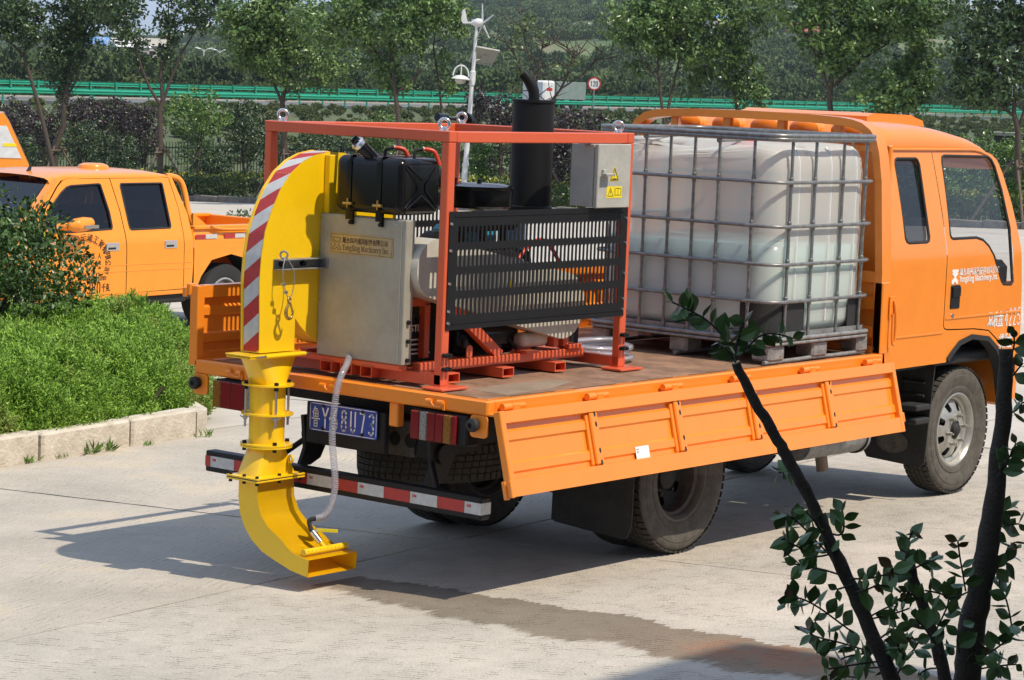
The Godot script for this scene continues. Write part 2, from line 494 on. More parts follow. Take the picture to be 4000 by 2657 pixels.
# ---------------------------------------------------------------- camera, sky, sun
func make_light() -> void:
	var cam := Camera3D.new()
	cam.name = "camera"
	add_child(cam)
	cam.fov = 15.33
	cam.near = 0.1
	cam.far = 8000.0
	var yaw := 0.897
	var pitch := 0.1055
	var f := Vector3(sin(yaw) * cos(pitch), -sin(pitch), -cos(yaw) * cos(pitch))
	var r := f.cross(Vector3.UP).normalized()
	var u := r.cross(f)
	var roll := 0.0399
	var r2 := r * cos(roll) + u * sin(roll)
	var u2 := u * cos(roll) - r * sin(roll)
	cam.transform = Transform3D(Basis(r2, u2, -f), Vector3(-8.80, 2.4224, 7.1525))
	cam.current = true
	var env := Environment.new()
	env.background_mode = Environment.BG_SKY
	var sky := Sky.new()
	var sm := ProceduralSkyMaterial.new()
	sm.sky_top_color = Color(0.60, 0.68, 0.80)
	sm.sky_horizon_color = Color(0.64, 0.69, 0.77)
	sm.sky_curve = 0.12
	sm.ground_horizon_color = Color(0.5, 0.52, 0.5)
	sm.ground_bottom_color = Color(0.3, 0.28, 0.25)
	sky.sky_material = sm
	sm.energy_multiplier = 1.3
	env.sky = sky
	env.tonemap_mode = Environment.TONE_MAPPER_LINEAR
	env.tonemap_exposure = 1.12
	env.fog_enabled = true
	env.fog_density = 0.00016
	env.fog_light_color = Color(0.70, 0.76, 0.80)
	env.sdfgi_enabled = true
	env.ssao_enabled = true
	env.ssil_enabled = true
	var we := WorldEnvironment.new()
	we.name = "world_environment"
	we.environment = env
	add_child(we)
	var sun := DirectionalLight3D.new()
	sun.name = "sun"
	add_child(sun)
	sun.light_color = Color(1.0, 0.955, 0.88)
	sun.light_energy = 1.3
	sun.light_angular_distance = 0.55
	sun.shadow_enabled = true
	sun.look_at_from_position(Vector3(0.05, 1.0, 0.673) * 30.0, Vector3.ZERO, Vector3.UP)

# ---------------------------------------------------------------- the yard
const PX := Vector2(0.99598, -0.08964)     # slab grid axes in (x, z)
const QX := Vector2(0.08964, 0.99598)

func slab_xz(p: float, q: float) -> Vector2:
	return PX * p + QX * q

func concrete_textures() -> void:
	var n := 2048
	var n1 := noise(1024, 0.004, 101, 5)
	var n2 := noise(1024, 0.05, 102, 3)
	var n3 := noise(1024, 0.35, 103, 1)
	var n4 := noise(1024, 0.012, 104, 3)
	var col := PackedByteArray()
	col.resize(n * n * 3)
	var hgt := PackedByteArray()
	hgt.resize(n * n)
	var s := 12.0 / n
	var k := 1.0 / 255.0
	for j in n:
		var z := -6.6 + j * s
		var jj := (j & 1023) << 10
		var j2 := ((j * 2) & 1023) << 10
		var inz := z > -0.9
		# edges of the water run at this z
		var e := (n2[((j * 3) & 1023) * 1024 + 77] * k - 0.5) * 0.16 + (n4[jj + 300] * k - 0.5) * 0.3
		var xr := 0.20 - 0.02 * maxf(z, 0.0) * maxf(z, 0.0) - 0.06 * maxf(z - 0.9, 0.0) + e * 0.45 - 0.12 * clampf(-0.55 - z, 0, 1)
		var xl := -0.36 - 0.03 * z - e * 0.6 + 0.2 * clampf(-z, 0, 1)
		for i in n:
			var x := -3.2 + i * s
			var i1 := i & 1023
			var c := n1[jj + i1] * k
			var f := n2[jj + i1] * k
			var g := n3[jj + i1] * k
			var m := n4[j2 + ((i * 2) & 1023)] * k
			var q := x * 0.08964 + z * 0.99598
			var r := 0.465 + (c - 0.5) * 0.16 + (f - 0.5) * 0.07 + (g - 0.5) * 0.10
			var warm := 1.0
			if q < -1.135:
				r *= 0.97
				warm = 0.985
			var h := 0.62 + (f - 0.5) * 0.10 + (g - 0.5) * 0.22
			# broom grooves, worn away in places
			var ph := (x * 0.93 - z * 0.36) / 0.037 + (c - 0.5) * 1.4
			ph -= floorf(ph)
			if q < -1.135:
				ph = (x * 0.36 + z * 0.93) / 0.045 + (c - 0.5) * 2.0
				ph -= floorf(ph)
			if ph < 0.26:
				var w := clampf((m - 0.42) * 5.0, 0, 1) * clampf((f - 0.3) * 3.0, 0, 1) * (0.45 if q < -1.135 else 1.0)
				r *= 1.0 - 0.42 * w
				warm *= 1.0 - 0.05 * w
				h -= 0.45 * w
			if g > 0.83 and f > 0.56 and m > 0.45:
				r *= 0.55
				h -= 0.3
			var gg := r * 0.905 * warm
			var b := r * 0.765 * warm * warm
			if c > 0.62 and q < -1.135:
				r *= 1.03
				b *= 0.94
			if inz and x > xl - 0.5 and x < xr:
				var w := clampf((x - xl) / 0.10 + 0.55 + (f - 0.5), 0, 1) * clampf((xr - x) / 0.015, 0, 1)
				if x < xl: w *= 0.5
				var rust := clampf((z - 0.6) / 1.2, 0, 1)
				r *= lerpf(1.0, 0.44 + 0.06 * rust, w)
				gg *= lerpf(1.0, 0.40, w)
				b *= lerpf(1.0, 0.35 - 0.05 * rust, w)
				var dx := x - (-0.10 + (m - 0.5) * 0.35)
				var dz := z - 1.62
				var rr := dx * dx / 0.05 + dz * dz / 0.22
				if rr < 1.0:
					var o := (1.0 - rr) * clampf((f + g - 0.62) * 2.4, 0, 1)
					r = lerpf(r, 0.34, o * 0.6)
					gg = lerpf(gg, 0.10, o * 0.6)
					b = lerpf(b, 0.03, o * 0.6)
			var o3 := (j * n + i) * 3
			col[o3] = int(255.0 * pow(clampf(r, 0, 1), 0.4545))
			col[o3 + 1] = int(255.0 * pow(clampf(gg, 0, 1), 0.4545))
			col[o3 + 2] = int(255.0 * pow(clampf(b, 0, 1), 0.4545))
			hgt[j * n + i] = int(255.0 * clampf(h, 0, 1))
	var im := Image.create_from_data(n, n, false, Image.FORMAT_RGB8, col)
	# dark pits and specks
	rng.seed = 11
	for t in 620:
		var p := Vector2i(rng.randi_range(20, n - 20), rng.randi_range(20, n - 20))
		var sh := rng.randf_range(0.26, 0.42)
		for a in rng.randi_range(1, 4):
			im.set_pixel(p.x + rng.randi_range(-1, 1), p.y + rng.randi_range(-2, 2), Color(sh, sh * 0.97, sh * 0.95))
	for t in 26:
		var p := Vector2(rng.randf_range(600, 1300), rng.randf_range(1150, 1700))
		for a in rng.randi_range(5, 16):
			var o := p + Vector2(rng.randfn(0, 1.2), rng.randfn(0, 2.6))
			im.set_pixel(int(o.x), int(o.y), Color(0.33, 0.33, 0.33))
	im.generate_mipmaps()
	var hm := Image.create_from_data(n, n, false, Image.FORMAT_L8, hgt)
	hm.convert(Image.FORMAT_RGBA8)
	hm.bump_map_to_normal_map(2.2)
	var mm := StandardMaterial3D.new()
	mm.albedo_texture = ImageTexture.create_from_image(im)
	mm.roughness = 0.88
	mm.normal_enabled = true
	mm.normal_texture = ImageTexture.create_from_image(hm)
	mm.normal_scale = 0.8
	M.concrete = mm
	var far := StandardMaterial3D.new()
	far.albedo_texture = tint(512, Color(0.66, 0.63, 0.59), Color(0.78, 0.745, 0.69), 0.008, 0.09, 0.35, 61)
	far.uv1_triplanar = true
	far.uv1_world_triplanar = true
	far.uv1_scale = Vector3.ONE * 0.25
	far.roughness = 0.9
	M.concrete_far = far

func slab(parent: Node, p0: float, p1: float, q0: float, q1: float, near: bool) -> void:
	var st := mb()
	var ring := []
	var n := 26 if near else 2
	var gap := 0.007 if near else 0.012
	for side in 4:
		for i in n:
			var t := float(i) / n
			var w := gap + (rng.randf() * rng.randf() * 0.014 if near else 0.0)
			var p: float
			var q: float
			match side:
				0: p = lerpf(p0 + gap, p1 - gap, t); q = q0 + w
				1: p = p1 - w; q = lerpf(q0 + gap, q1 - gap, t)
				2: p = lerpf(p1 - gap, p0 + gap, t); q = q1 - w
				_: p = p0 + w; q = lerpf(q1 - gap, q0 + gap, t)
			ring.append(slab_xz(p, q))
	var lift := rng.randf_range(-0.002, 0.002)
	var mid := slab_xz((p0 + p1) / 2, (q0 + q1) / 2)
	var mv := Vector3(mid.x, gy(mid.y) + lift, mid.y)
	for i in ring.size():
		var a: Vector2 = ring[i]
		var b: Vector2 = ring[(i + 1) % ring.size()]
		var av := Vector3(a.x, gy(a.y) + lift, a.y)
		var bv := Vector3(b.x, gy(b.y) + lift, b.y)
		var lo := Vector3(0, -0.05, 0)
		for v in [mv, av, bv, av, av + lo, bv + lo, av, bv + lo, bv]:
			st.set_uv(Vector2((v.x + 3.2) / 12.0, (v.z + 6.6) / 12.0))
			st.add_vertex(v)
	st.generate_normals()
	st.generate_tangents()
	inst("slab", st.commit(), M.concrete if near else M.concrete_far, parent)

func in_view(x: float, z: float, margin := 0.03) -> bool:
	var d := Vector2(x + 8.8, z - 7.15)
	var az := atan2(d.x, -d.y)
	return absf(az - 0.897) < 0.2 + margin and d.length() < 90.0

func make_yard() -> void:
	concrete_textures()
	var yard := Node3D.new()
	yard.name = "concrete_yard"
	add_child(yard)
	tag(yard, "pale concrete yard of large jointed slabs, stained wet below the yellow nozzle", "", "", "structure")
	rng.seed = 5
	for row in range(-13, 2):
		var q0 := -1.135 + 4.25 * row
		var off := 1.53 if row >= 0 else 1.72 + 0.35 * ((row * 7) % 3)
		for col in range(-3, 10):
			var p0 := off + 5.4 * col
			if p0 > 45.0: continue
			var near := row >= -1 and row <= 0 and col >= -1 and col <= 0
			var seen := near
			for e in [[0.0, 0.0], [5.4, 0.0], [0.0, 4.25], [5.4, 4.25], [2.7, 2.1]]:
				var c := slab_xz(p0 + e[0], q0 + e[1])
				if in_view(c.x, c.y): seen = true
			if seen and (near or row <= 0 or col >= -1): slab(yard, p0, p0 + 5.4, q0, q0 + 4.25, near)
	var base := mb()
	for q in 14:
		for p in 12:
			var z1 := 14.0 - q * 5.5
			var x1 := -20.0 + p * 5.6
			quad(base, Vector3(x1, gy(z1) - 0.012, z1), Vector3(x1 + 5.6, gy(z1) - 0.012, z1), Vector3(x1 + 5.6, gy(z1 - 5.5) - 0.012, z1 - 5.5), Vector3(x1, gy(z1 - 5.5) - 0.012, z1 - 5.5), Vector3(0, -100, 0))
	part("joint_filler", base, M.soil, yard)

# height of the land outside the yard
var hill_noise := FastNoiseLite.new()
const RIDGE := [0.60, 0.05, 0.697, 0.12, 0.745, 0.30, 0.797, 0.82, 0.832, 1.36, 0.88, 1.95, 0.95, 2.35, 1.02, 2.15, 1.05, 1.86, 1.075, 1.64, 1.11, 1.55, 1.25, 1.2]

func ridge(az: float) -> float:
	for i in range(0, RIDGE.size() - 2, 2):
		if az < RIDGE[i + 2]:
			return lerpf(RIDGE[i + 1], RIDGE[i + 3], smoothstep(0.0, 1.0, clampf((az - RIDGE[i]) / (RIDGE[i + 2] - RIDGE[i]), 0, 1)))
	return 1.2

func road_z(x: float) -> float:
	return -111.0 - 0.11 * (x - 90.0)

func land(x: float, z: float) -> float:
	var plane := gy(clampf(z, -62.0, 12.0)) - 0.16
	if x > 45.4: plane += 0.10
	var zr := road_z(x)
	var w := smoothstep(0.0, 1.0, clampf((-z - 58.0) / (-zr - 58.0 - 7.0), 0, 1))
	var y := lerpf(plane, -0.62, w)
	var d := Vector2(x + 8.8, z - 7.15)
	var l := d.length()
	if l < 250.0: return y
	var az := atan2(d.x, -d.y)
	if az < 0.3 or az > 1.7: return y
	var t := clampf((l - 290.0) / 800.0, 0, 1)
	var rise := tan(deg_to_rad(ridge(az))) * 1090.0 + 2.4
	var terr := hill_noise.get_noise_2d(az * 420.0, l * 0.05)
	var prof := pow(t, 1.15) + terr * 0.035 * t
	# terraces
	var step := prof * 14.0
	prof = lerpf(prof, (floorf(step) + smoothstep(0.55, 1.0, step - floorf(step))) / 14.0, 0.45)
	y += rise * prof
	if l > 1150.0: y -= rise * smoothstep(1150.0, 1900.0, l) * 0.9
	y += 16.0 * smoothstep(1900.0, 2500.0, l) * (0.8 + 0.35 * hill_noise.get_noise_2d(az * 90.0, 7.0)) * smoothstep(0.9, 0.7, az)
	return y

func land_color(x: float, z: float, y: float) -> Color:
	var d := Vector2(x + 8.8, z - 7.15)
	var l := d.length()
	var az := atan2(d.x, -d.y)
	var grass := Color(0.085, 0.12, 0.04)
	var n := hill_noise.get_noise_2d(x * 0.35, z * 0.35)
	var c := grass.lerp(Color(0.15, 0.16, 0.07), clampf(0.5 + n, 0, 1))
	if l > 300.0:
		var band := hill_noise.get_noise_2d(az * 260.0, y * 4.2)
		var fine := hill_noise.get_noise_2d(az * 900.0 + 50.0, y * 9.0)
		c = Color(0.085, 0.135, 0.045).lerp(Color(0.17, 0.22, 0.075), clampf(0.5 + band * 1.5, 0, 1))
		if band + fine * 0.35 > 0.24: c = c.lerp(Color(0.26, 0.21, 0.13), clampf((band + fine * 0.35 - 0.24) * 6.0, 0, 0.85))
	if l > 1700.0: c = Color(0.05, 0.075, 0.04)
	return c

func make_land() -> void:
	hill_noise.seed = 8
	hill_noise.frequency = 0.06
	hill_noise.fractal_octaves = 4
	var azs := []
	for i in 24: azs.append(1.19 + i * (TAU - 0.58) / 24.0)
	for i in 151: azs.append(0.61 + TAU + i * 0.58 / 150.0)
	var ds := [0.0, 3, 6, 9, 13, 18, 24, 31, 39, 45, 48, 50, 52, 54, 56, 58, 60, 62, 64, 66, 68, 70, 72, 74, 76, 78, 80, 83, 86, 90, 95, 100, 108, 116, 125, 135, 145, 155, 165, 175, 190, 205, 220, 240, 260, 280, 300]
	for i in 110: ds.append(308.0 + i * 8.0)
	for d in [1200, 1260, 1350, 1450, 1600, 1800, 1950, 2100, 2250, 2400, 2500, 2650, 2900, 3300, 4200]: ds.append(d)
	var st := SurfaceTool.new()
	st.begin(Mesh.PRIMITIVE_TRIANGLES)
	st.set_smooth_group(1)
	var rows := []
	for d in ds:
		var row := []
		for a in azs:
			var x: float = -8.8 + sin(a) * d
			var z: float = 7.15 - cos(a) * d
			row.append(Vector3(x, land(x, z), z))
		rows.append(row)
	for i in range(rows.size() - 1):
		for j in range(azs.size() - 1):
			for v in [rows[i][j], rows[i + 1][j], rows[i + 1][j + 1], rows[i][j], rows[i + 1][j + 1], rows[i][j + 1]]:
				st.set_color(land_color(v.x, v.z, v.y))
				st.add_vertex(v)
	var m := StandardMaterial3D.new()
	m.vertex_color_use_as_albedo = true
	m.albedo_texture = tint(256, Color(0.72, 0.74, 0.7), Color(1, 1, 1), 0.02, 0.12, 0.5, 71)
	m.uv1_triplanar = true
	m.uv1_world_triplanar = true
	m.uv1_scale = Vector3.ONE * 0.12
	m.roughness = 0.95
	tag(part("hillside", st, m), "terraced green hillside with bare ochre field edges beyond the highway", "", "", "structure")
	# the highway
	var rd := mb()
	var cap := mb()
	for i in 34:
		var x0 := 20.0 + i * 12.0
		for s in [[0.0, 12.0, rd, -0.50]]:
			var zz0 := road_z(x0)
			var zz1 := road_z(x0 + 12.0)
			box_strip(s[2], Vector3(x0, s[3], zz0 - s[0]), Vector3(x0 + 12.0, s[3], zz1 - s[0]), s[1], 0.5)
		box_strip(cap, Vector3(x0, -0.40, road_z(x0) + 0.45), Vector3(x0 + 12.0, -0.40, road_z(x0 + 12.0) + 0.45), 0.4, 0.6)
		box_strip(cap, Vector3(x0, -0.40, road_z(x0) - 12.0), Vector3(x0 + 12.0, -0.40, road_z(x0 + 12.0) - 12.0), 0.4, 0.6)
	var road := part("highway_road", rd, M.asphalt)
	tag(road, "grey highway carriageway between two green crash barriers", "", "", "structure")
	part("road_edge", cap, M.pale_cap, road)

# a flat-topped strip running from a to b, lying on the -z side of that line
func box_strip(st: SurfaceTool, a: Vector3, b: Vector3, w: float, h: float) -> void:
	var o := Vector3(0, 0, -w)
	var dn := Vector3(0, -h, 0)
	var ref := (a + b + o) * 0.5 + dn
	quad(st, a, b, b + o, a + o, ref)
	quad(st, a, b, b + dn, a + dn, ref)
	quad(st, a + o, b + o, b + o + dn, a + o + dn, ref)

# ---------------------------------------------------------------- plants
func leaf(st: SurfaceTool, p: Vector3, dir: Vector3, side: Vector3, l: float, w: float, c: Color) -> void:
	var s := side * w * 0.5
	var m := p + dir * l * 0.45 + dir.cross(side) * w * 0.12
	st.set_color(c)
	for v in [p, m + s, p + dir * l, p, p + dir * l, m - s]: st.add_vertex(v)

func rdir() -> Vector3:
	return Vector3(rng.randfn(), rng.randfn(), rng.randfn()).normalized()

func side_of(d: Vector3) -> Vector3:
	var r := rdir()
	return d.cross(r).normalized()

func mixc(a: Color, b: Color) -> Color:
	return a.lerp(b, rng.randf())

# leaves in clumps through an ellipsoid
func leaves_in(st: SurfaceTool, c: Vector3, r: Vector3, n: int, l: float, ca: Color, cb: Color, clump := 0.22, droop := 0.0) -> void:
	var clumps := maxi(3, n / 16)
	for k in clumps:
		var o := rdir() * pow(rng.randf(), 0.45)
		var cc := c + Vector3(o.x * r.x, o.y * r.y, o.z * r.z)
		var tone := rng.randf()
		var spread := clump * rng.randf_range(0.5, 1.3)
		for i in int(float(n) / clumps):
			var off := rdir() * spread * sqrt(rng.randf())
			off.y *= 0.7
			var d := (rdir() + off.normalized() * 0.8 + Vector3(0, -droop, 0)).normalized()
			leaf(st, cc + off, d, side_of(d), l * rng.randf_range(0.6, 1.25), l * rng.randf_range(0.38, 0.62), ca.lerp(cb, clampf(tone * 0.6 + rng.randf() * 0.4, 0, 1)))

# limbs and crowns are listed in metres across (to the camera's right) and up from the foot of the trunk
const ACROSS := Vector3(0.6243, 0, 0.7812)
const AWAY := Vector3(0.7812, 0, -0.6243)

func make_tree(d: Array, label: String) -> void:
	var kind: int = d[4]
	var o := thing(d[0], label, "tree", d[1], 0.0, "young trees planted along the far side of the yard")
	rng.seed = hash(label)
	var st := mb()
	var depth := []
	for li in d[2].size():
		var l: Array = d[2][li]
		var pts := []
		var rad := []
		var sway := rng.randf_range(-0.5, 0.5) if li > 0 else 0.0
		var n := l.size() / 3
		for i in n:
			var away: float = sway * float(i) / n * l[i * 3 + 1] * 0.35
			pts.append(ACROSS * l[i * 3] + Vector3.UP * l[i * 3 + 1] + AWAY * away)
			rad.append(l[i * 3 + 2] * 0.5)
		path(st, pts, rad, 7)
		# twigs
		for t in (14 if kind == 2 else 7):
			var i := rng.randi_range(maxi(0, n - 4), n - 2) if n > 3 else rng.randi_range(0, n - 2)
			var a: Vector3 = (pts[i] as Vector3).lerp(pts[i + 1], rng.randf())
			if a.y < 1.6: continue
			var dd := (Vector3(rng.randfn() * 0.7, rng.randf_range(0.1, 1.0), rng.randfn() * 0.7)).normalized()
			var ln := rng.randf_range(0.35, 1.0)
			path(st, [a, a + dd * ln * 0.5 + rdir() * 0.05, a + dd * ln + rdir() * 0.12], [0.018, 0.012, 0.005], 4, false)
	part("trunk", st, M.bark, o)
	var cr := mb()
	var ca := Color(0.028, 0.06, 0.02)
	var cb := Color(0.08, 0.13, 0.04)
	if kind == 1:
		ca = Color(0.055, 0.115, 0.028)
		cb = Color(0.16, 0.25, 0.065)
	elif kind == 2:
		ca = Color(0.06, 0.10, 0.03)
		cb = Color(0.12, 0.16, 0.05)
	elif kind == 3:
		ca = Color(0.07, 0.13, 0.03)
		cb = Color(0.12, 0.19, 0.05)
	var more: Array = d[3].duplicate()
	if kind != 2:
		for l in d[2]:
			var m: int = l.size()
			more.append([l[m - 3] + rng.randf_range(-0.3, 0.3), l[m - 2] + 0.5, 1.0, 0.8, 0.7])
	for b in more:
		var c: Vector3 = ACROSS * b[0] + Vector3.UP * b[1] + AWAY * rng.randf_range(-0.4, 0.4)
		var area: float = b[2] * b[3] * 3.14
		leaves_in(cr, c, Vector3(b[2], b[3], b[2]) * (1.08 if kind != 2 else 1.0), int(area * 820 * b[4]), 0.155 if kind != 3 else 0.16, ca, cb, 0.17, 0.9 if kind == 3 else 0.15)
	part("crown", cr, M.leaf, o)

func make_stakes(at: Vector3, h: float, label: String) -> void:
	var o := thing("tree_stakes", label, "tree stakes", at, rng.randf_range(-0.3, 0.3), "wooden props round the young trees")
	for k in 3:
		var a := 0.5 + TAU * k / 3.0 + rng.randf_range(-0.2, 0.2)
		var st := mb()
		var foot := Vector3(cos(a) * 1.1, -0.02, sin(a) * 1.1)
		path(st, [foot, foot * 0.55 + Vector3(0, h * 0.52, 0) + rdir() * 0.02, Vector3(cos(a + 0.3) * 0.1, h + 0.08, sin(a + 0.3) * 0.1)], [0.042, 0.038, 0.032], 7)
		part("pole", st, M.wood, o)
	var cr := mb()
	path(cr, [Vector3(-0.3, h - 0.08, 0.1), Vector3(0.3, h - 0.05, 0.12)], 0.03, 6)
	path(cr, [Vector3(0.1, h - 0.03, -0.3), Vector3(0.12, h, 0.3)], 0.03, 6)
	part("cross_pole", cr, M.wood, o)

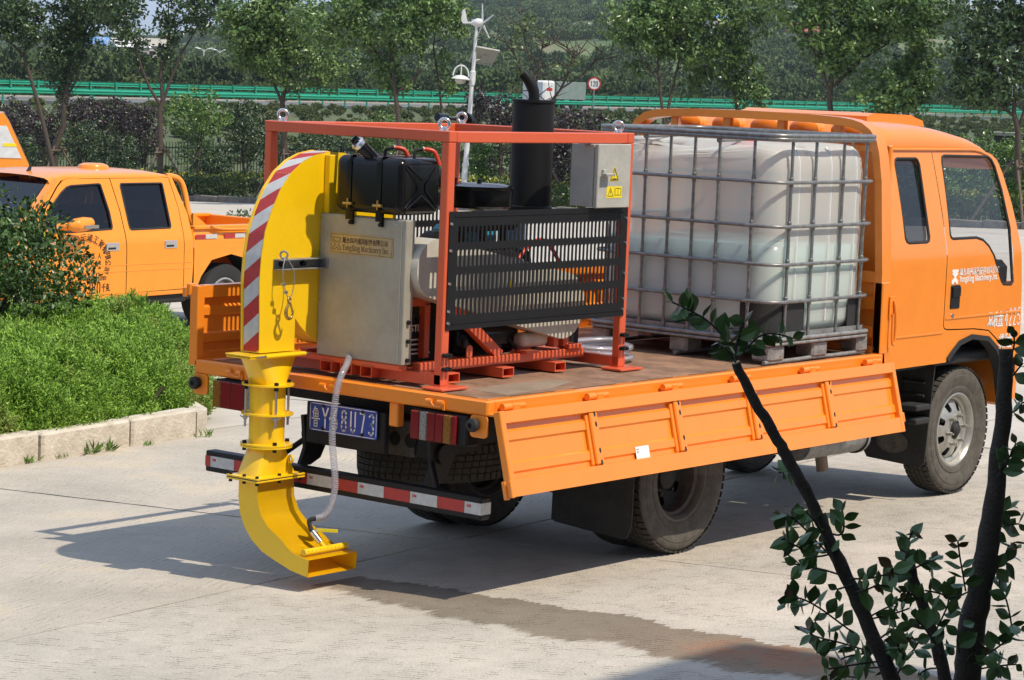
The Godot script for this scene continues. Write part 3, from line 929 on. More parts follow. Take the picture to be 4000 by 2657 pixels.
const TREES := [
	["ash_tree", Vector3(46.60, -2.21, -56.70), [[0.06, 0.79, 0.169069, -0.24, 2.02, 0.158502, -0.51, 3.01, 0.137369, -0.8, 3.93, 0.116235, -1.03, 4.56, 0.0951014, -1.37, 4.87, 0.0739678, -1.79, 5.15, 0.0528341], [-1.03, 4.56, 0.0739678, -0.9, 4.86, 0.0422673, -0.8, 5.22, 0.0317005]], [[-1.23, 5.76, 0.87, 0.65, 1], [-0.73, 5.29, 0.36, 0.36, 1], [-1.52, 6.17, 0.58, 0.29, 1], [-0.93, 4.79, 0.22, 0.15, 0.6]], 0],
	["ash_tree", Vector3(47.20, -2.23, -57.18), [[-0.05, 0.73, 0.213218, -0.07, 1.54, 0.202557, 0.19, 2.29, 0.181235, 0.21, 3.05, 0.159914, 0.34, 4, 0.127931, 0.66, 5.14, 0.0852872, 0.45, 6.15, 0.0533045], [0.21, 3.05, 0.106609, 0.52, 3.73, 0.0639654, 0.61, 4.45, 0.0426436]], [[0.33, 5.58, 0.80, 1.02, 1.2], [0.07, 4.29, 0.51, 0.73, 1.2], [0.9, 6.03, 0.59, 0.59, 0.8], [0.56, 4.88, 0.51, 0.51, 1], [0.02, 3.57, 0.29, 0.44, 0.8], [1.47, 6.05, 0.88, 0.51, 0.8]], 0],
	["ash_tree", Vector3(46.40, -2.00, -51.37), [[0.01, 0.78, 0.191059, -0.02, 1.95, 0.181003, -0.05, 2.85, 0.160892, 0.03, 3.1, 0.150836, -0.06, 3.93, 0.0905017, 0.16, 4.75, 0.0603345, 0.13, 6.23, 0.040223], [-0.06, 2.98, 0.110613, -0.39, 3.51, 0.0905017, -0.65, 4.18, 0.0703902, -0.82, 4.92, 0.0502787, -1.19, 5.71, 0.0301672], [0.04, 3.1, 0.120669, 0.28, 3.81, 0.0905017, 0.6, 4.64, 0.0703902, 1.06, 5.4, 0.0502787, 1.66, 5.89, 0.040223]], [[-1.04, 4.98, 0.62, 0.62, 0.8], [-0.61, 4.18, 0.35, 0.35, 0.8], [0.11, 5.43, 0.41, 0.83, 0.8], [0.98, 5.66, 0.55, 0.41, 0.8], [0.06, 4.48, 0.28, 0.48, 0.6], [-1.33, 5.77, 0.69, 0.48, 0.8]], 0],
	["ash_tree", Vector3(46.80, -1.80, -46.36), [[0.02, 0.89, 0.192917, -0.01, 1.99, 0.183271, -0.12, 3.03, 0.16398, -0.01, 3.89, 0.125396, -0.1, 4.92, 0.0868128, -0.17, 5.98, 0.0578752], [0.01, 3.32, 0.0868128, 0.38, 3.79, 0.0675211, 0.66, 3.89, 0.0482293, 1.23, 3.69, 0.0289376], [-0.12, 3.03, 0.0964587, -0.66, 4.14, 0.0771669, -0.96, 4.78, 0.0482293]], [[-0.2, 5.46, 1.19, 0.73, 1.2], [-0.84, 4.92, 0.79, 0.66, 1.2], [0.35, 4.7, 0.66, 0.53, 1], [-0.29, 4.16, 0.66, 0.53, 1], [-0.6, 5.71, 0.79, 0.53, 1], [-1.37, 5.29, 0.60, 0.79, 0.9], [-1.35, 4.37, 0.40, 0.53, 0.7], [0.12, 3.52, 0.53, 0.26, 0.4], [-1.77, 5.53, 0.40, 0.46, 0.7]], 1],
	["ash_tree", Vector3(46.50, -1.61, -41.44), [[0.02, 0.98, 0.165636, -0.06, 2.03, 0.156434, -0.1, 2.69, 0.147232, -0.2, 3.28, 0.13803, -0.29, 3.94, 0.110424, -0.34, 4.52, 0.0920199, -0.07, 5.25, 0.0644139, -0.06, 5.98, 0.0460099], [-0.27, 3.6, 0.0828179, -0.75, 4.39, 0.0644139, -1.09, 5, 0.0460099, -1.48, 5.42, 0.027606], [-0.15, 3.33, 0.0920199, 0.4, 3.78, 0.0736159, 0.49, 4.13, 0.0644139, 0.66, 5.13, 0.0460099, 1.02, 5.65, 0.027606], [-0.75, 4.43, 0.0460099, -1.39, 4.62, 0.0368079, -2.21, 4.77, 0.027606]], [[-0.62, 4.09, 0.63, 0.57, 1], [-0.03, 5.23, 0.76, 0.76, 1], [0.83, 5.64, 0.76, 0.51, 1], [-1.03, 5.07, 0.57, 0.51, 1], [-0.1, 3.61, 0.51, 0.32, 0.8], [0.36, 4.75, 0.38, 0.51, 0.6], [-1.67, 5.42, 0.51, 0.32, 0.8], [-1.77, 4.79, 0.38, 0.15, 0.5]], 1],
	["ash_tree", Vector3(48.00, -1.60, -41.12), [[-0, 1.87, 0.0745369, -0.06, 2.88, 0.0745369, -0.17, 3.64, 0.0652198, -0.36, 4.64, 0.0465856, -0.28, 5.9, 0.0279514]], [[-0.09, 4.27, 0.32, 0.77, 0.35], [0.25, 5.55, 0.58, 0.70, 0.7], [0.07, 3.52, 0.26, 0.38, 0.5]], 1],
	["sparse_tree", Vector3(46.20, -1.40, -36.05), [[0.05, 0.89, 0.14862, -0.04, 1.91, 0.139878, 0.16, 2.93, 0.0874235, 0.51, 3.42, 0.0699388, 0.86, 4.26, 0.0437118, 1.25, 4.87, 0.0262271], [0.51, 3.42, 0.0524541, 1.05, 3.8, 0.0437118, 1.39, 4.22, 0.0305982, 1.86, 4.42, 0.0174847], [-0.04, 2.26, 0.104908, -0.1, 2.86, 0.0874235, -0.17, 3.57, 0.0699388, -0.05, 4.52, 0.0437118, 0.06, 5.3, 0.0218559], [-0.16, 3.51, 0.0524541, -0.54, 4.74, 0.0349694, -0.75, 5.56, 0.0218559], [-0.1, 2.8, 0.0699388, -0.55, 3.67, 0.0437118, -0.95, 4.72, 0.0262271], [0.86, 4.2, 0.0262271, 0.54, 4.66, 0.0174847], [-0.05, 4.5, 0.0262271, 0.36, 4.72, 0.0131135]], [[-0.67, 5.09, 0.36, 0.60, 0.28], [-0.67, 3.55, 0.22, 0.42, 0.25], [0.81, 3.96, 0.48, 0.30, 0.15], [-0.07, 5.11, 0.30, 0.48, 0.12]], 2],
	["ash_tree", Vector3(47.50, -1.27, -32.66), [[0.01, 1.12, 0.137901, -0.08, 2.29, 0.120663, -0.19, 2.84, 0.0948067, -0.32, 3.64, 0.0775691, -0.39, 4.4, 0.0603315, -0.4, 5.32, 0.043094], [-0.07, 2.29, 0.0948067, -0.04, 2.85, 0.0861879, 0.08, 3.53, 0.0775691, 0.21, 4.21, 0.0603315, 0.25, 5.23, 0.0344752], [-0.33, 3.64, 0.043094, -0.77, 4.08, 0.0387846, -1.05, 4.65, 0.0258564]], [[-0.51, 5.31, 0.95, 0.53, 1.1], [-0.84, 4.72, 0.53, 0.41, 1], [0.1, 4.76, 0.59, 0.47, 1.1], [-0.24, 4.49, 0.59, 0.24, 0.9], [-0.92, 3.9, 0.33, 0.30, 0.8], [0.59, 4.31, 0.47, 0.24, 0.6], [1, 5.49, 0.47, 0.41, 0.8]], 1],
	["willow_tree", Vector3(49.50, -1.23, -31.70), [[0.03, 1.12, 0.131365, -0.07, 2.81, 0.105092, -0.19, 3.44, 0.0875764, -0.15, 4.45, 0.0525458, -0.14, 5.27, 0.0262729], [-0.17, 3.32, 0.0700611, -0.6, 3.86, 0.0525458, -1.03, 4.06, 0.0350306]], [[-0.16, 4.56, 0.42, 0.72, 0.7], [0.12, 3.75, 0.54, 0.60, 0.8], [-0.66, 3.81, 0.54, 0.22, 0.5], [-0.32, 5.38, 0.36, 0.48, 0.6], [0.39, 3.16, 0.48, 0.30, 0.7], [-1.3, 3.57, 0.42, 0.60, 0.35]], 3],
	["ash_tree", Vector3(46.30, -1.04, -26.73), [[0.02, 1.21, 0.169796, -0.08, 2.78, 0.153625, -0.13, 3.15, 0.137454, -0.07, 3.63, 0.0889405, -0.26, 4.06, 0.064684, -0.36, 4.93, 0.0404275, -0.42, 5.57, 0.0242565], [-0.12, 3.25, 0.0889405, -0.43, 4.05, 0.064684, -0.78, 4.58, 0.048513, -1.03, 5.22, 0.032342], [-0.04, 3.42, 0.0889405, 0.45, 4.03, 0.064684, 1.19, 4.5, 0.0404275, 1.6, 5, 0.0242565], [0.04, 3.47, 0.0565985, 0.61, 4.09, 0.0404275, 0.85, 4.76, 0.0242565]], [[-0.35, 4.71, 0.67, 0.67, 1], [0.32, 4.41, 0.67, 0.44, 1], [0.73, 4.97, 0.55, 0.55, 1], [-0.71, 5.35, 0.44, 0.33, 0.8], [0.02, 3.96, 0.61, 0.28, 0.8], [0.49, 5.39, 0.55, 0.33, 0.8], [-1.13, 4.9, 0.28, 0.44, 0.6]], 1],
	["ash_tree", Vector3(47.00, -0.97, -24.93), [[-0.03, 1.25, 0.11264, -0.08, 2.5, 0.0965482, -0.02, 3.3, 0.0804568, 0.07, 4.16, 0.0563198, 0.07, 4.73, 0.0402284, 0.24, 5.37, 0.024137], [-0.01, 3.1, 0.0482741, -0.43, 2.81, 0.0402284, -0.64, 2.73, 0.024137]], [[-0, 4.93, 0.72, 0.66, 0.9], [0.15, 4.08, 0.50, 0.55, 1], [-0.23, 3.2, 0.55, 0.44, 1], [-0.54, 2.86, 0.44, 0.24, 0.8], [0.74, 5.28, 0.55, 0.33, 0.7], [0.3, 3.44, 0.28, 0.33, 0.8]], 1],
	["ash_tree", Vector3(46.60, -0.84, -21.68), [[0.05, 1.1, 0.171746, -0.02, 2.33, 0.156133, -0.15, 2.77, 0.117099, -0.16, 3.71, 0.0780663, -0.15, 4.85, 0.0546464, -0.14, 5.47, 0.0390331], [-0.14, 2.69, 0.0936795, -0.43, 2.91, 0.0702597, -0.67, 3.01, 0.0468398], [-0.67, 3.01, 0.0390331, -0.93, 3.47, 0.0312265, -0.98, 4.3, 0.0234199], [-0.02, 2.36, 0.0780663, 0.2, 3.41, 0.062453, 0.18, 4.45, 0.0390331]], [[-1, 4.09, 0.38, 0.59, 1], [-0.9, 3.31, 0.59, 0.41, 1.1], [-0.38, 5.15, 0.30, 0.21, 0.8], [-0.14, 3.71, 0.24, 0.32, 0.6], [-0.57, 3.07, 0.43, 0.19, 0.8], [-1.24, 3.77, 0.21, 0.43, 0.9], [0.41, 4.25, 0.54, 0.86, 0.9]], 0],
]
const SHRUBS := [
	[52.0, -65.1, 2.57, 0.78, 0.68, "p"],
	[51.0, -62.2, 2.26, 0.66, 0.63, "p"],
	[52.0, -61.4, 2.73, 0.79, 0.60, "p"],
	[52.5, -60.1, 2.59, 0.86, 0.66, "p"],
	[51.0, -57.0, 2.29, 0.63, 0.68, "p"],
	[50.0, -58.9, 1.85, 0.64, 0.49, "g"],
	[50.0, -53.5, 2.73, 1.09, 0.75, "b"],
	[52.0, -53.2, 2.20, 0.62, 0.88, "g"],
	[51.0, -51.1, 1.78, 0.43, 0.86, "g"],
	[52.0, -43.0, 3.07, 0.51, 0.51, "p"],
	[51.0, -41.3, 2.66, 0.55, 0.59, "p"],
	[52.0, -47.1, 2.10, 0.84, 0.63, "b"],
	[52.0, -45.1, 1.84, 0.83, 0.62, "b"],
	[51.0, -42.0, 1.34, 0.53, 0.93, "b"],
	[52.0, -39.1, 2.52, 0.85, 0.39, "p"],
	[50.5, -38.6, 1.64, 0.58, 0.90, "p"],
	[53.0, -50.7, 1.57, 0.87, 0.73, "g"],
	[52.0, -64.4, 1.11, 1.13, 0.72, "g"],
	[52.0, -59.5, 1.17, 0.93, 0.70, "g"],
	[53.0, -56.0, 1.14, 0.91, 0.68, "g"],
	[53.0, -38.7, 2.30, 0.53, 0.53, "g"],
	[52.0, -29.0, 1.87, 0.61, 0.73, "g"],
	[53.0, -26.5, 1.31, 0.72, 0.72, "g"],
	[60.0, -31.1, 2.00, 0.54, 0.41, "s"],
	[62.0, -33.5, 2.26, 0.42, 0.35, "s"],
	[49.0, -25.0, 1.1, 1.5, 1.0, "b"],
	[49.5, -22.6, 1.3, 1.5, 1.15, "b"],
	[50.5, -20.3, 1.2, 1.4, 1.1, "g"],
]
const TREE_LABELS := [
"thin leaning tree at the far left edge, its trunk crossing a thicker one",
"dark dense tree with a crooked trunk behind the bonnet of the orange pickup",
"open tree forking into three limbs behind the pickup's roof beacon",
"broad leafy tree behind the left end of the red machine frame",
"tree with a long bent right limb, left of the white wind lamp post",
"slender sparse tree just left of the white wind lamp post",
"half bare tree with grey branches behind the black exhaust stack",
"two stemmed tree right of the round speed limit sign",
"drooping pale green tree behind the tank's orange headboard",
"wide forking tree behind the roof of the truck cab",
"narrow leafy tree rising beyond the truck cab roof",
"dark tree at the right edge with a low bent limb, above the grey wall"]

func make_trees() -> void:
	for i in TREES.size(): make_tree(TREES[i], TREE_LABELS[i])
	rng.seed = 77
	var sl := ["wooden props round the crooked tree behind the pickup bonnet", "wooden props round the open tree behind the pickup beacon", "wooden props round the broad tree seen through the red frame", "wooden props under the tree seen behind the black fuel tank", "wooden props under the half bare tree behind the exhaust stack", "wooden props round the dark tree at the right edge"]
	var k := 0
	for i in [1, 2, 3, 4, 6, 11]:
		make_stakes(TREES[i][1], 1.55, sl[k])
		k += 1

const SHRUB_WORDS := ["leftmost purple leaved shrub in the far row", "purple leaved shrub left of the crooked tree trunk", "purple leaved shrub behind the crooked tree", "wide purple leaved shrub between two staked trees", "purple leaved shrub left of the open forking tree", "small green shrub under the purple ones at far left", "bright green rounded tree shrub above the pickup's bed", "dark green shrub left of the red frame's left post", "dark green shrub hidden by the red frame's left post", "purple leaved shrub left of the white lamp post", "purple leaved shrub right of the white lamp post", "light green shrub seen above the black fuel tank", "light green shrub seen through the middle of the red frame", "tall bright green shrub beside the white lamp post's foot", "purple leaved shrub under the speed limit sign", "dark purple shrub seen between exhaust stack and grey box", "green shrub behind the yellow housing", "low green shrub at far left under the purple row", "low green shrub behind the pickup roof", "low green shrub behind the pickup's roll bar", "green shrub right of the speed limit sign", "green bush seen through the truck's door window", "green bush at the right edge beside the cab's windscreen pillar", "sapling on the grass bank beyond the cab roof", "smaller sapling on the grass bank left of the other", "bright shrub at the left of the view through the cab door window", "tall bright shrub in the middle of the cab door window", "shrub at the right of the view through the cab door window"]

func make_shrubs() -> void:
	for i in SHRUBS.size():
		var s: Array = SHRUBS[i]
		rng.seed = 300 + i
		var g := gy(s[1])
		var o := thing("purple_shrub" if s[5] == "p" else "green_shrub", SHRUB_WORDS[i], "shrub", Vector3(s[0], g, s[1]), 0.0, "shrubs behind the staked trees")
		var st := mb()
		var bottom: float = maxf(s[2] - s[4], 0.1)
		for k in 3:
			var e := Vector3(rng.randfn() * s[3] * 0.3, s[2], rng.randfn() * s[3] * 0.3)
			path(st, [Vector3(rng.randfn() * 0.06, -0.1, rng.randfn() * 0.06), Vector3(e.x * 0.3, bottom * 0.7 + 0.1, e.z * 0.3), e], [0.035, 0.03, 0.012], 5)
		part("stem", st, M.bark, o)
		var f := mb()
		var ca := Color(0.025, 0.05, 0.016)
		var cb := Color(0.06, 0.10, 0.03)
		if s[5] == "p":
			ca = Color(0.018, 0.012, 0.014)
			cb = Color(0.07, 0.045, 0.045)
		elif s[5] == "b":
			ca = Color(0.06, 0.13, 0.02)
			cb = Color(0.14, 0.24, 0.045)
		var area: float = s[3] * s[4] * 3.14
		var c := Vector3(0, s[2], 0)
		leaves_in(f, c, Vector3(s[3], s[4], s[3]) * 1.15, int(area * 1150), 0.115, ca, cb, 0.16)
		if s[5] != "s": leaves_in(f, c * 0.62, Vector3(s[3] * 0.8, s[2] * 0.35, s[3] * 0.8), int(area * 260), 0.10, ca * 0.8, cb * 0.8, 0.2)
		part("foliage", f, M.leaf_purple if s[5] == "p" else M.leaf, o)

# clipped hedge of small leaves along the far kerb
func make_box_hedge() -> void:
	rng.seed = 41
	var segs := [[-66.0, -57.5, "low green hedge with yellow tips at the far left kerb"], [-57.0, -47.5, "low green hedge with yellow tips right of the pickup, along the far kerb"], [-47.0, -39.0, "low hedge strip behind the yellow housing and the fuel tank"], [-38.5, -33.0, "yellow green hedge strip seen between exhaust stack and grey box"], [-30.0, -14.0, "low green hedge along the far kerb, seen through the cab door window"]]
	for s in segs:
		var zc: float = (s[0] + s[1]) * 0.5
		var o := thing("boxwood_hedge", s[2], "hedge", Vector3(47.2, gy(zc), zc), 0.0, "low hedge strips along the far kerb")
		var f := mb()
		var stems := mb()
		var len_: float = s[1] - s[0]
		for k in int(len_ * 620):
			var z := rng.randf_range(-0.5, 0.5) * len_
			var top := rng.randf() < 0.5
			var x := rng.randf_range(-0.7, 0.7)
			var y := 0.72 + rng.randf_range(-0.12, 0.1) + hill_noise.get_noise_2d(z * 12.0 + zc, 3.0) * 0.2
			if not top:
				x = -0.7 + rng.randf_range(-0.06, 0.12)
				y *= rng.randf()
			var d := (rdir() + Vector3(-0.4, 0.9, 0)).normalized()
			var c := mixc(Color(0.03, 0.065, 0.014), Color(0.08, 0.14, 0.025))
			if top and y > 0.68 and rng.randf() < 0.55: c = mixc(Color(0.22, 0.25, 0.03), Color(0.42, 0.40, 0.05))
			leaf(f, Vector3(x, y + gy(zc + z) - gy(zc), z), d, side_of(d), rng.randf_range(0.07, 0.13), 0.07, c)
		for k in int(len_ * 6):
			var z := rng.randf_range(-0.5, 0.5) * len_
			var y0 := gy(zc + z) - gy(zc)
			path(stems, [Vector3(rng.randf_range(-0.5, 0.5), y0 - 0.1, z), Vector3(rng.randf_range(-0.6, 0.6), y0 + 0.6, z + rng.randf_range(-0.2, 0.2))], 0.012, 4, false)
		tag(part("foliage", f, M.leaf, o), "", "", "", "stuff")
		tag(part("stems", stems, M.bark, o), "", "", "", "stuff")

# spray of juniper scale leaves, for instancing
func juniper_tuft(seed_: int) -> ArrayMesh:
	rng.seed = seed_
	var st := mb()
	for k in 11:
		var d := Vector3(rng.randfn() * 0.6, 1.0, rng.randfn() * 0.6).normalized()
		var p := Vector3(rng.randfn() * 0.018, rng.randf_range(-0.05, 0.02), rng.randfn() * 0.018)
		var l := rng.randf_range(0.04, 0.08)
		for j in 6:
			var q := p + d * l * (0.1 + 0.15 * j)
			var e := (d + rdir() * 0.95).normalized()
			var c := mixc(Color(0.55, 0.6, 0.5), Color(1, 1, 0.9)).lerp(Color(0.4, 0.5, 0.4), 0.5 - 0.1 * j)
			leaf(st, q, e, side_of(e), l * 0.34, 0.0075, c)
	st.generate_normals()
	return st.commit()

const JUNIPER := [-3.0, -5.22, 1.6, -5.36, 2.9, -5.54, 3.62, -5.72, 4.3, -6.15, 5.25, -7.2, 6.35, -8.2, 6.2, -9.3, 5.0, -10.0, 2.0, -10.3, -3.0, -10.3]

func make_juniper() -> void:
	var o := thing("juniper_hedge", "low clipped bright green juniper bed behind the pale kerb on the left", "hedge", Vector3(1.5, gy(-7.5), -7.5))
	var outline := poly(JUNIPER)
	var meshes := [juniper_tuft(1), juniper_tuft(2), juniper_tuft(3)]
	rng.seed = 19
	var lists := [[], [], []]
	var tries := 0
	while tries < 104000:
		tries += 1
		var x := rng.randf_range(-1.2, 6.4)
		var z := rng.randf_range(-10.2, -5.1)
		if not Geometry2D.is_point_in_polygon(Vector2(x, z), outline): continue
		var edge := 9.0
		for i in outline.size():
			var a := outline[i]
			var b := outline[(i + 1) % outline.size()]
			edge = minf(edge, Vector2(x, z).distance_to(Geometry2D.get_closest_point_to_segment(Vector2(x, z), a, b)))
		edge += hill_noise.get_noise_2d(x * 30.0 + 7.0, z * 30.0) * 0.22
		var lump := hill_noise.get_noise_2d(x * 16.0, z * 16.0) * 0.15 + hill_noise.get_noise_2d(x * 60.0, z * 60.0 + 90) * 0.13
		if edge < 0.02: continue
		var h := 0.60 * sqrt(clampf(edge / 0.42, 0, 1)) * (0.92 if x < 3.4 or z < -7.0 else 0.82) + lump
		var y := h - 0.03 + rng.randf_range(-0.07, 0.05)
		if edge < 0.42 and rng.randf() < 0.75: y = rng.randf_range(0.1, maxf(0.15, h))
		elif z < -8.9 and rng.randf() < 0.3: continue
		var out := Vector3(rng.randfn() * 0.5, 1.0, rng.randfn() * 0.5)
		if edge < 0.3: out += Vector3(0.15, -0.2, 0.8)
		out = out.normalized()
		var b := frame_of(Vector3.ZERO, out) * Basis(Vector3.UP, rng.randf() * TAU)
		var dry := hill_noise.get_noise_2d(x * 20.0 + 400.0, z * 20.0) + (0.25 if x > 3.2 and y < 0.45 else 0.0) + (0.12 if y < 0.25 else 0.0)
		var c := mixc(Color(0.19, 0.36, 0.035), Color(0.34, 0.54, 0.07))
		if dry > 0.26: c = c.lerp(Color(0.38, 0.32, 0.13), clampf((dry - 0.26) * 3.0, 0, 0.8) * rng.randf())
		lists[tries % 3].append([Transform3D(b.scaled(Vector3.ONE * rng.randf_range(0.9, 1.5)), Vector3(x - 1.5, y + gy(z) - gy(-7.5), z + 7.5)), c])
	for k in 3:
		var mm := MultiMesh.new()
		mm.transform_format = MultiMesh.TRANSFORM_3D
		mm.use_colors = true
		mm.mesh = meshes[k]
		mm.instance_count = lists[k].size()
		for i in lists[k].size():
			mm.set_instance_transform(i, lists[k][i][0])
			mm.set_instance_color(i, lists[k][i][1])
		var mi := MultiMeshInstance3D.new()
		mi.multimesh = mm
		mi.material_override = M.needle
		mi.name = "foliage"
		o.add_child(mi, true)
		mi.set_meta("kind", "stuff")
	# bare woody stems low down
	var st := mb()
	rng.seed = 23
	for k in 70:
		var x := rng.randf_range(-1.0, 3.9)
		var z := -5.85 - rng.randf() * 0.4 - maxf(0.0, x - 3.3) * 1.2
		var p := Vector3(x - 1.5, gy(z) - gy(-7.5), z + 7.5)
		path(st, curve([p, p + Vector3(rng.randfn() * 0.1, 0.15, 0.1), p + Vector3(rng.randfn() * 0.2, 0.35, rng.randf_range(-0.1, 0.2))], 3), 0.011, 5, false)
	tag(part("stems", st, M.bark, o), "", "", "", "stuff")
	var soil := mb()
	var n := outline.size()
	for i in n:
		var a := outline[i]
		var b := outline[(i + 1) % n]
		tri(soil, Vector3(0.5, gy(-8) - gy(-7.5) + 0.07, -0.6), Vector3(a.x - 1.5, gy(a.y) - gy(-7.5) + 0.05, a.y + 7.5), Vector3(b.x - 1.5, gy(b.y) - gy(-7.5) + 0.05, b.y + 7.5), Vector3(0, -9, 0))
	part("soil", soil, M.soil, o)

func make_round_bush() -> void:
	var b0 := Vector3(3.80, gy(-8.55), -8.55)
	var o := thing("round_shrub", "rounded glossy green shrub with many bare stems, in front of the pickup", "shrub", b0)
	rng.seed = 31
	var f := mb()
	for k in 26:
		var st := mb()
		var a := rng.randf() * TAU
		var tip := Vector3(cos(a) * rng.randf_range(0.25, 0.95), rng.randf_range(0.8, 1.45), sin(a) * rng.randf_range(0.25, 0.95))
		var p0 := Vector3(cos(a) * 0.12, 0.1, sin(a) * 0.12)
		path(st, curve([p0, p0 + Vector3(tip.x * 0.3, tip.y * 0.45, tip.z * 0.3), tip], 4), [0.018, 0.017, 0.016, 0.015, 0.014, 0.012, 0.011, 0.009, 0.007], 5, false)
		part("stem", st, M.bark, o)
	for k in 470:
		var d := rdir()
		if d.y < -0.45: d.y = -d.y
		var c := Vector3(0, 1.0, 0) + Vector3(d.x * 1.12, d.y * 0.66, d.z * 1.12) * pow(rng.randf(), 0.33)
		if c.y < 0.7 and rng.randf() < 0.6: continue
		var tone := rng.randf()
		for i in 34:
			var off := rdir() * 0.13 * sqrt(rng.randf())
			var dd := (rdir() + off.normalized() + Vector3(0, 0.4, 0)).normalized()
			var col := Color(0.022, 0.06, 0.012).lerp(Color(0.075, 0.14, 0.025), clampf(tone * 0.5 + rng.randf() * 0.5, 0, 1))
			if rng.randf() < 0.02: col = Color(0.3, 0.28, 0.03)
			leaf(f, c + off, dd, side_of(dd), rng.randf_range(0.038, 0.06), rng.randf_range(0.022, 0.034), col)
	part("foliage", f, M.leaf, o)

func make_weeds() -> void:
	var spots := [[3.62, -5.47, 0.07, "small green weed at the right end of the pale kerb"], [3.0, -5.40, 0.05, "tuft of weed under the rightmost kerb stone"], [2.62, -5.37, 0.10, "leafy weed under the middle kerb stone near the joint"], [2.45, -5.35, 0.13, "long bladed weed under the middle kerb stone"], [2.15, -5.32, 0.05, "small weed under the middle of the second kerb stone"], [1.83, -5.28, 0.09, "broad leaved weed beside the left kerb joint"]]
	rng.seed = 61
	for s in spots:
		var o := thing("weed", s[3], "weed", Vector3(s[0], gy(s[1]), s[1]), 0.0, "weeds along the kerb")
		var st := mb()
		for k in 16:
			var d := Vector3(rng.randfn() * 0.7, 0.9, rng.randfn() * 0.7).normalized()
			leaf(st, Vector3(rng.randfn() * 0.03, 0, rng.randfn() * 0.015), d, side_of(d), s[2] * rng.randf_range(0.5, 1.1), s[2] * 0.2, mixc(Color(0.07, 0.15, 0.02), Color(0.16, 0.26, 0.05)))
		part("leaves", st, M.leaf, o)
	var o2 := thing("fallen_twig", "leafy twig lying on the far concrete beyond the yellow housing", "twig", Vector3(36.5, gy(-37.9) + 0.01, -37.9))
	var tw := mb()
	for k in 60:
		var d := (rdir() + Vector3(0, 0.3, 0)).normalized()
		leaf(tw, Vector3(rng.randfn() * 0.14, rng.randf() * 0.14, rng.randfn() * 0.2), d, side_of(d), 0.12, 0.06, mixc(Color(0.05, 0.08, 0.03), Color(0.12, 0.15, 0.06)))
	path(tw, [Vector3(-0.1, 0.03, -0.4), Vector3(0.05, 0.05, 0.4)], 0.012, 4)
	part("leaves", tw, M.leaf, o2)

# far woods on the slope: one mass, instanced tree clumps
func clump_mesh(seed_: int, n: int) -> ArrayMesh:
	rng.seed = seed_
	var st := mb()
	for k in n:
		var d := rdir()
		if d.y < -0.2: d.y = -d.y
		var c := Vector3(d.x * 0.5, 0.55 + d.y * 0.45, d.z * 0.5) * pow(rng.randf(), 0.3)
		c.y = maxf(c.y, 0.05)
		var e := (d + rdir()).normalized()
		leaf(st, c, e, side_of(e), 0.2, 0.14, mixc(Color(0.6, 0.6, 0.6), Color(1, 1, 1)))
	st.generate_normals()
	return st.commit()

func scatter(called: String, label: String, cat: String, meshes: Array, list: Array) -> void:
	var o := thing(called, label, cat)
	tag(o, "", "", "", "stuff")
	for k in meshes.size():
		var sub := []
		for i in range(k, list.size(), meshes.size()): sub.append(list[i])
		var mm := MultiMesh.new()
		mm.transform_format = MultiMesh.TRANSFORM_3D
		mm.use_colors = true
		mm.mesh = meshes[k]
		mm.instance_count = sub.size()
		for i in sub.size():
			mm.set_instance_transform(i, sub[i][0])
			mm.set_instance_color(i, sub[i][1])
		var mi := MultiMeshInstance3D.new()
		mi.multimesh = mm
		mi.material_override = M.far_leaf
		mi.name = "trees"
		o.add_child(mi, true)
		mi.set_meta("kind", "stuff")

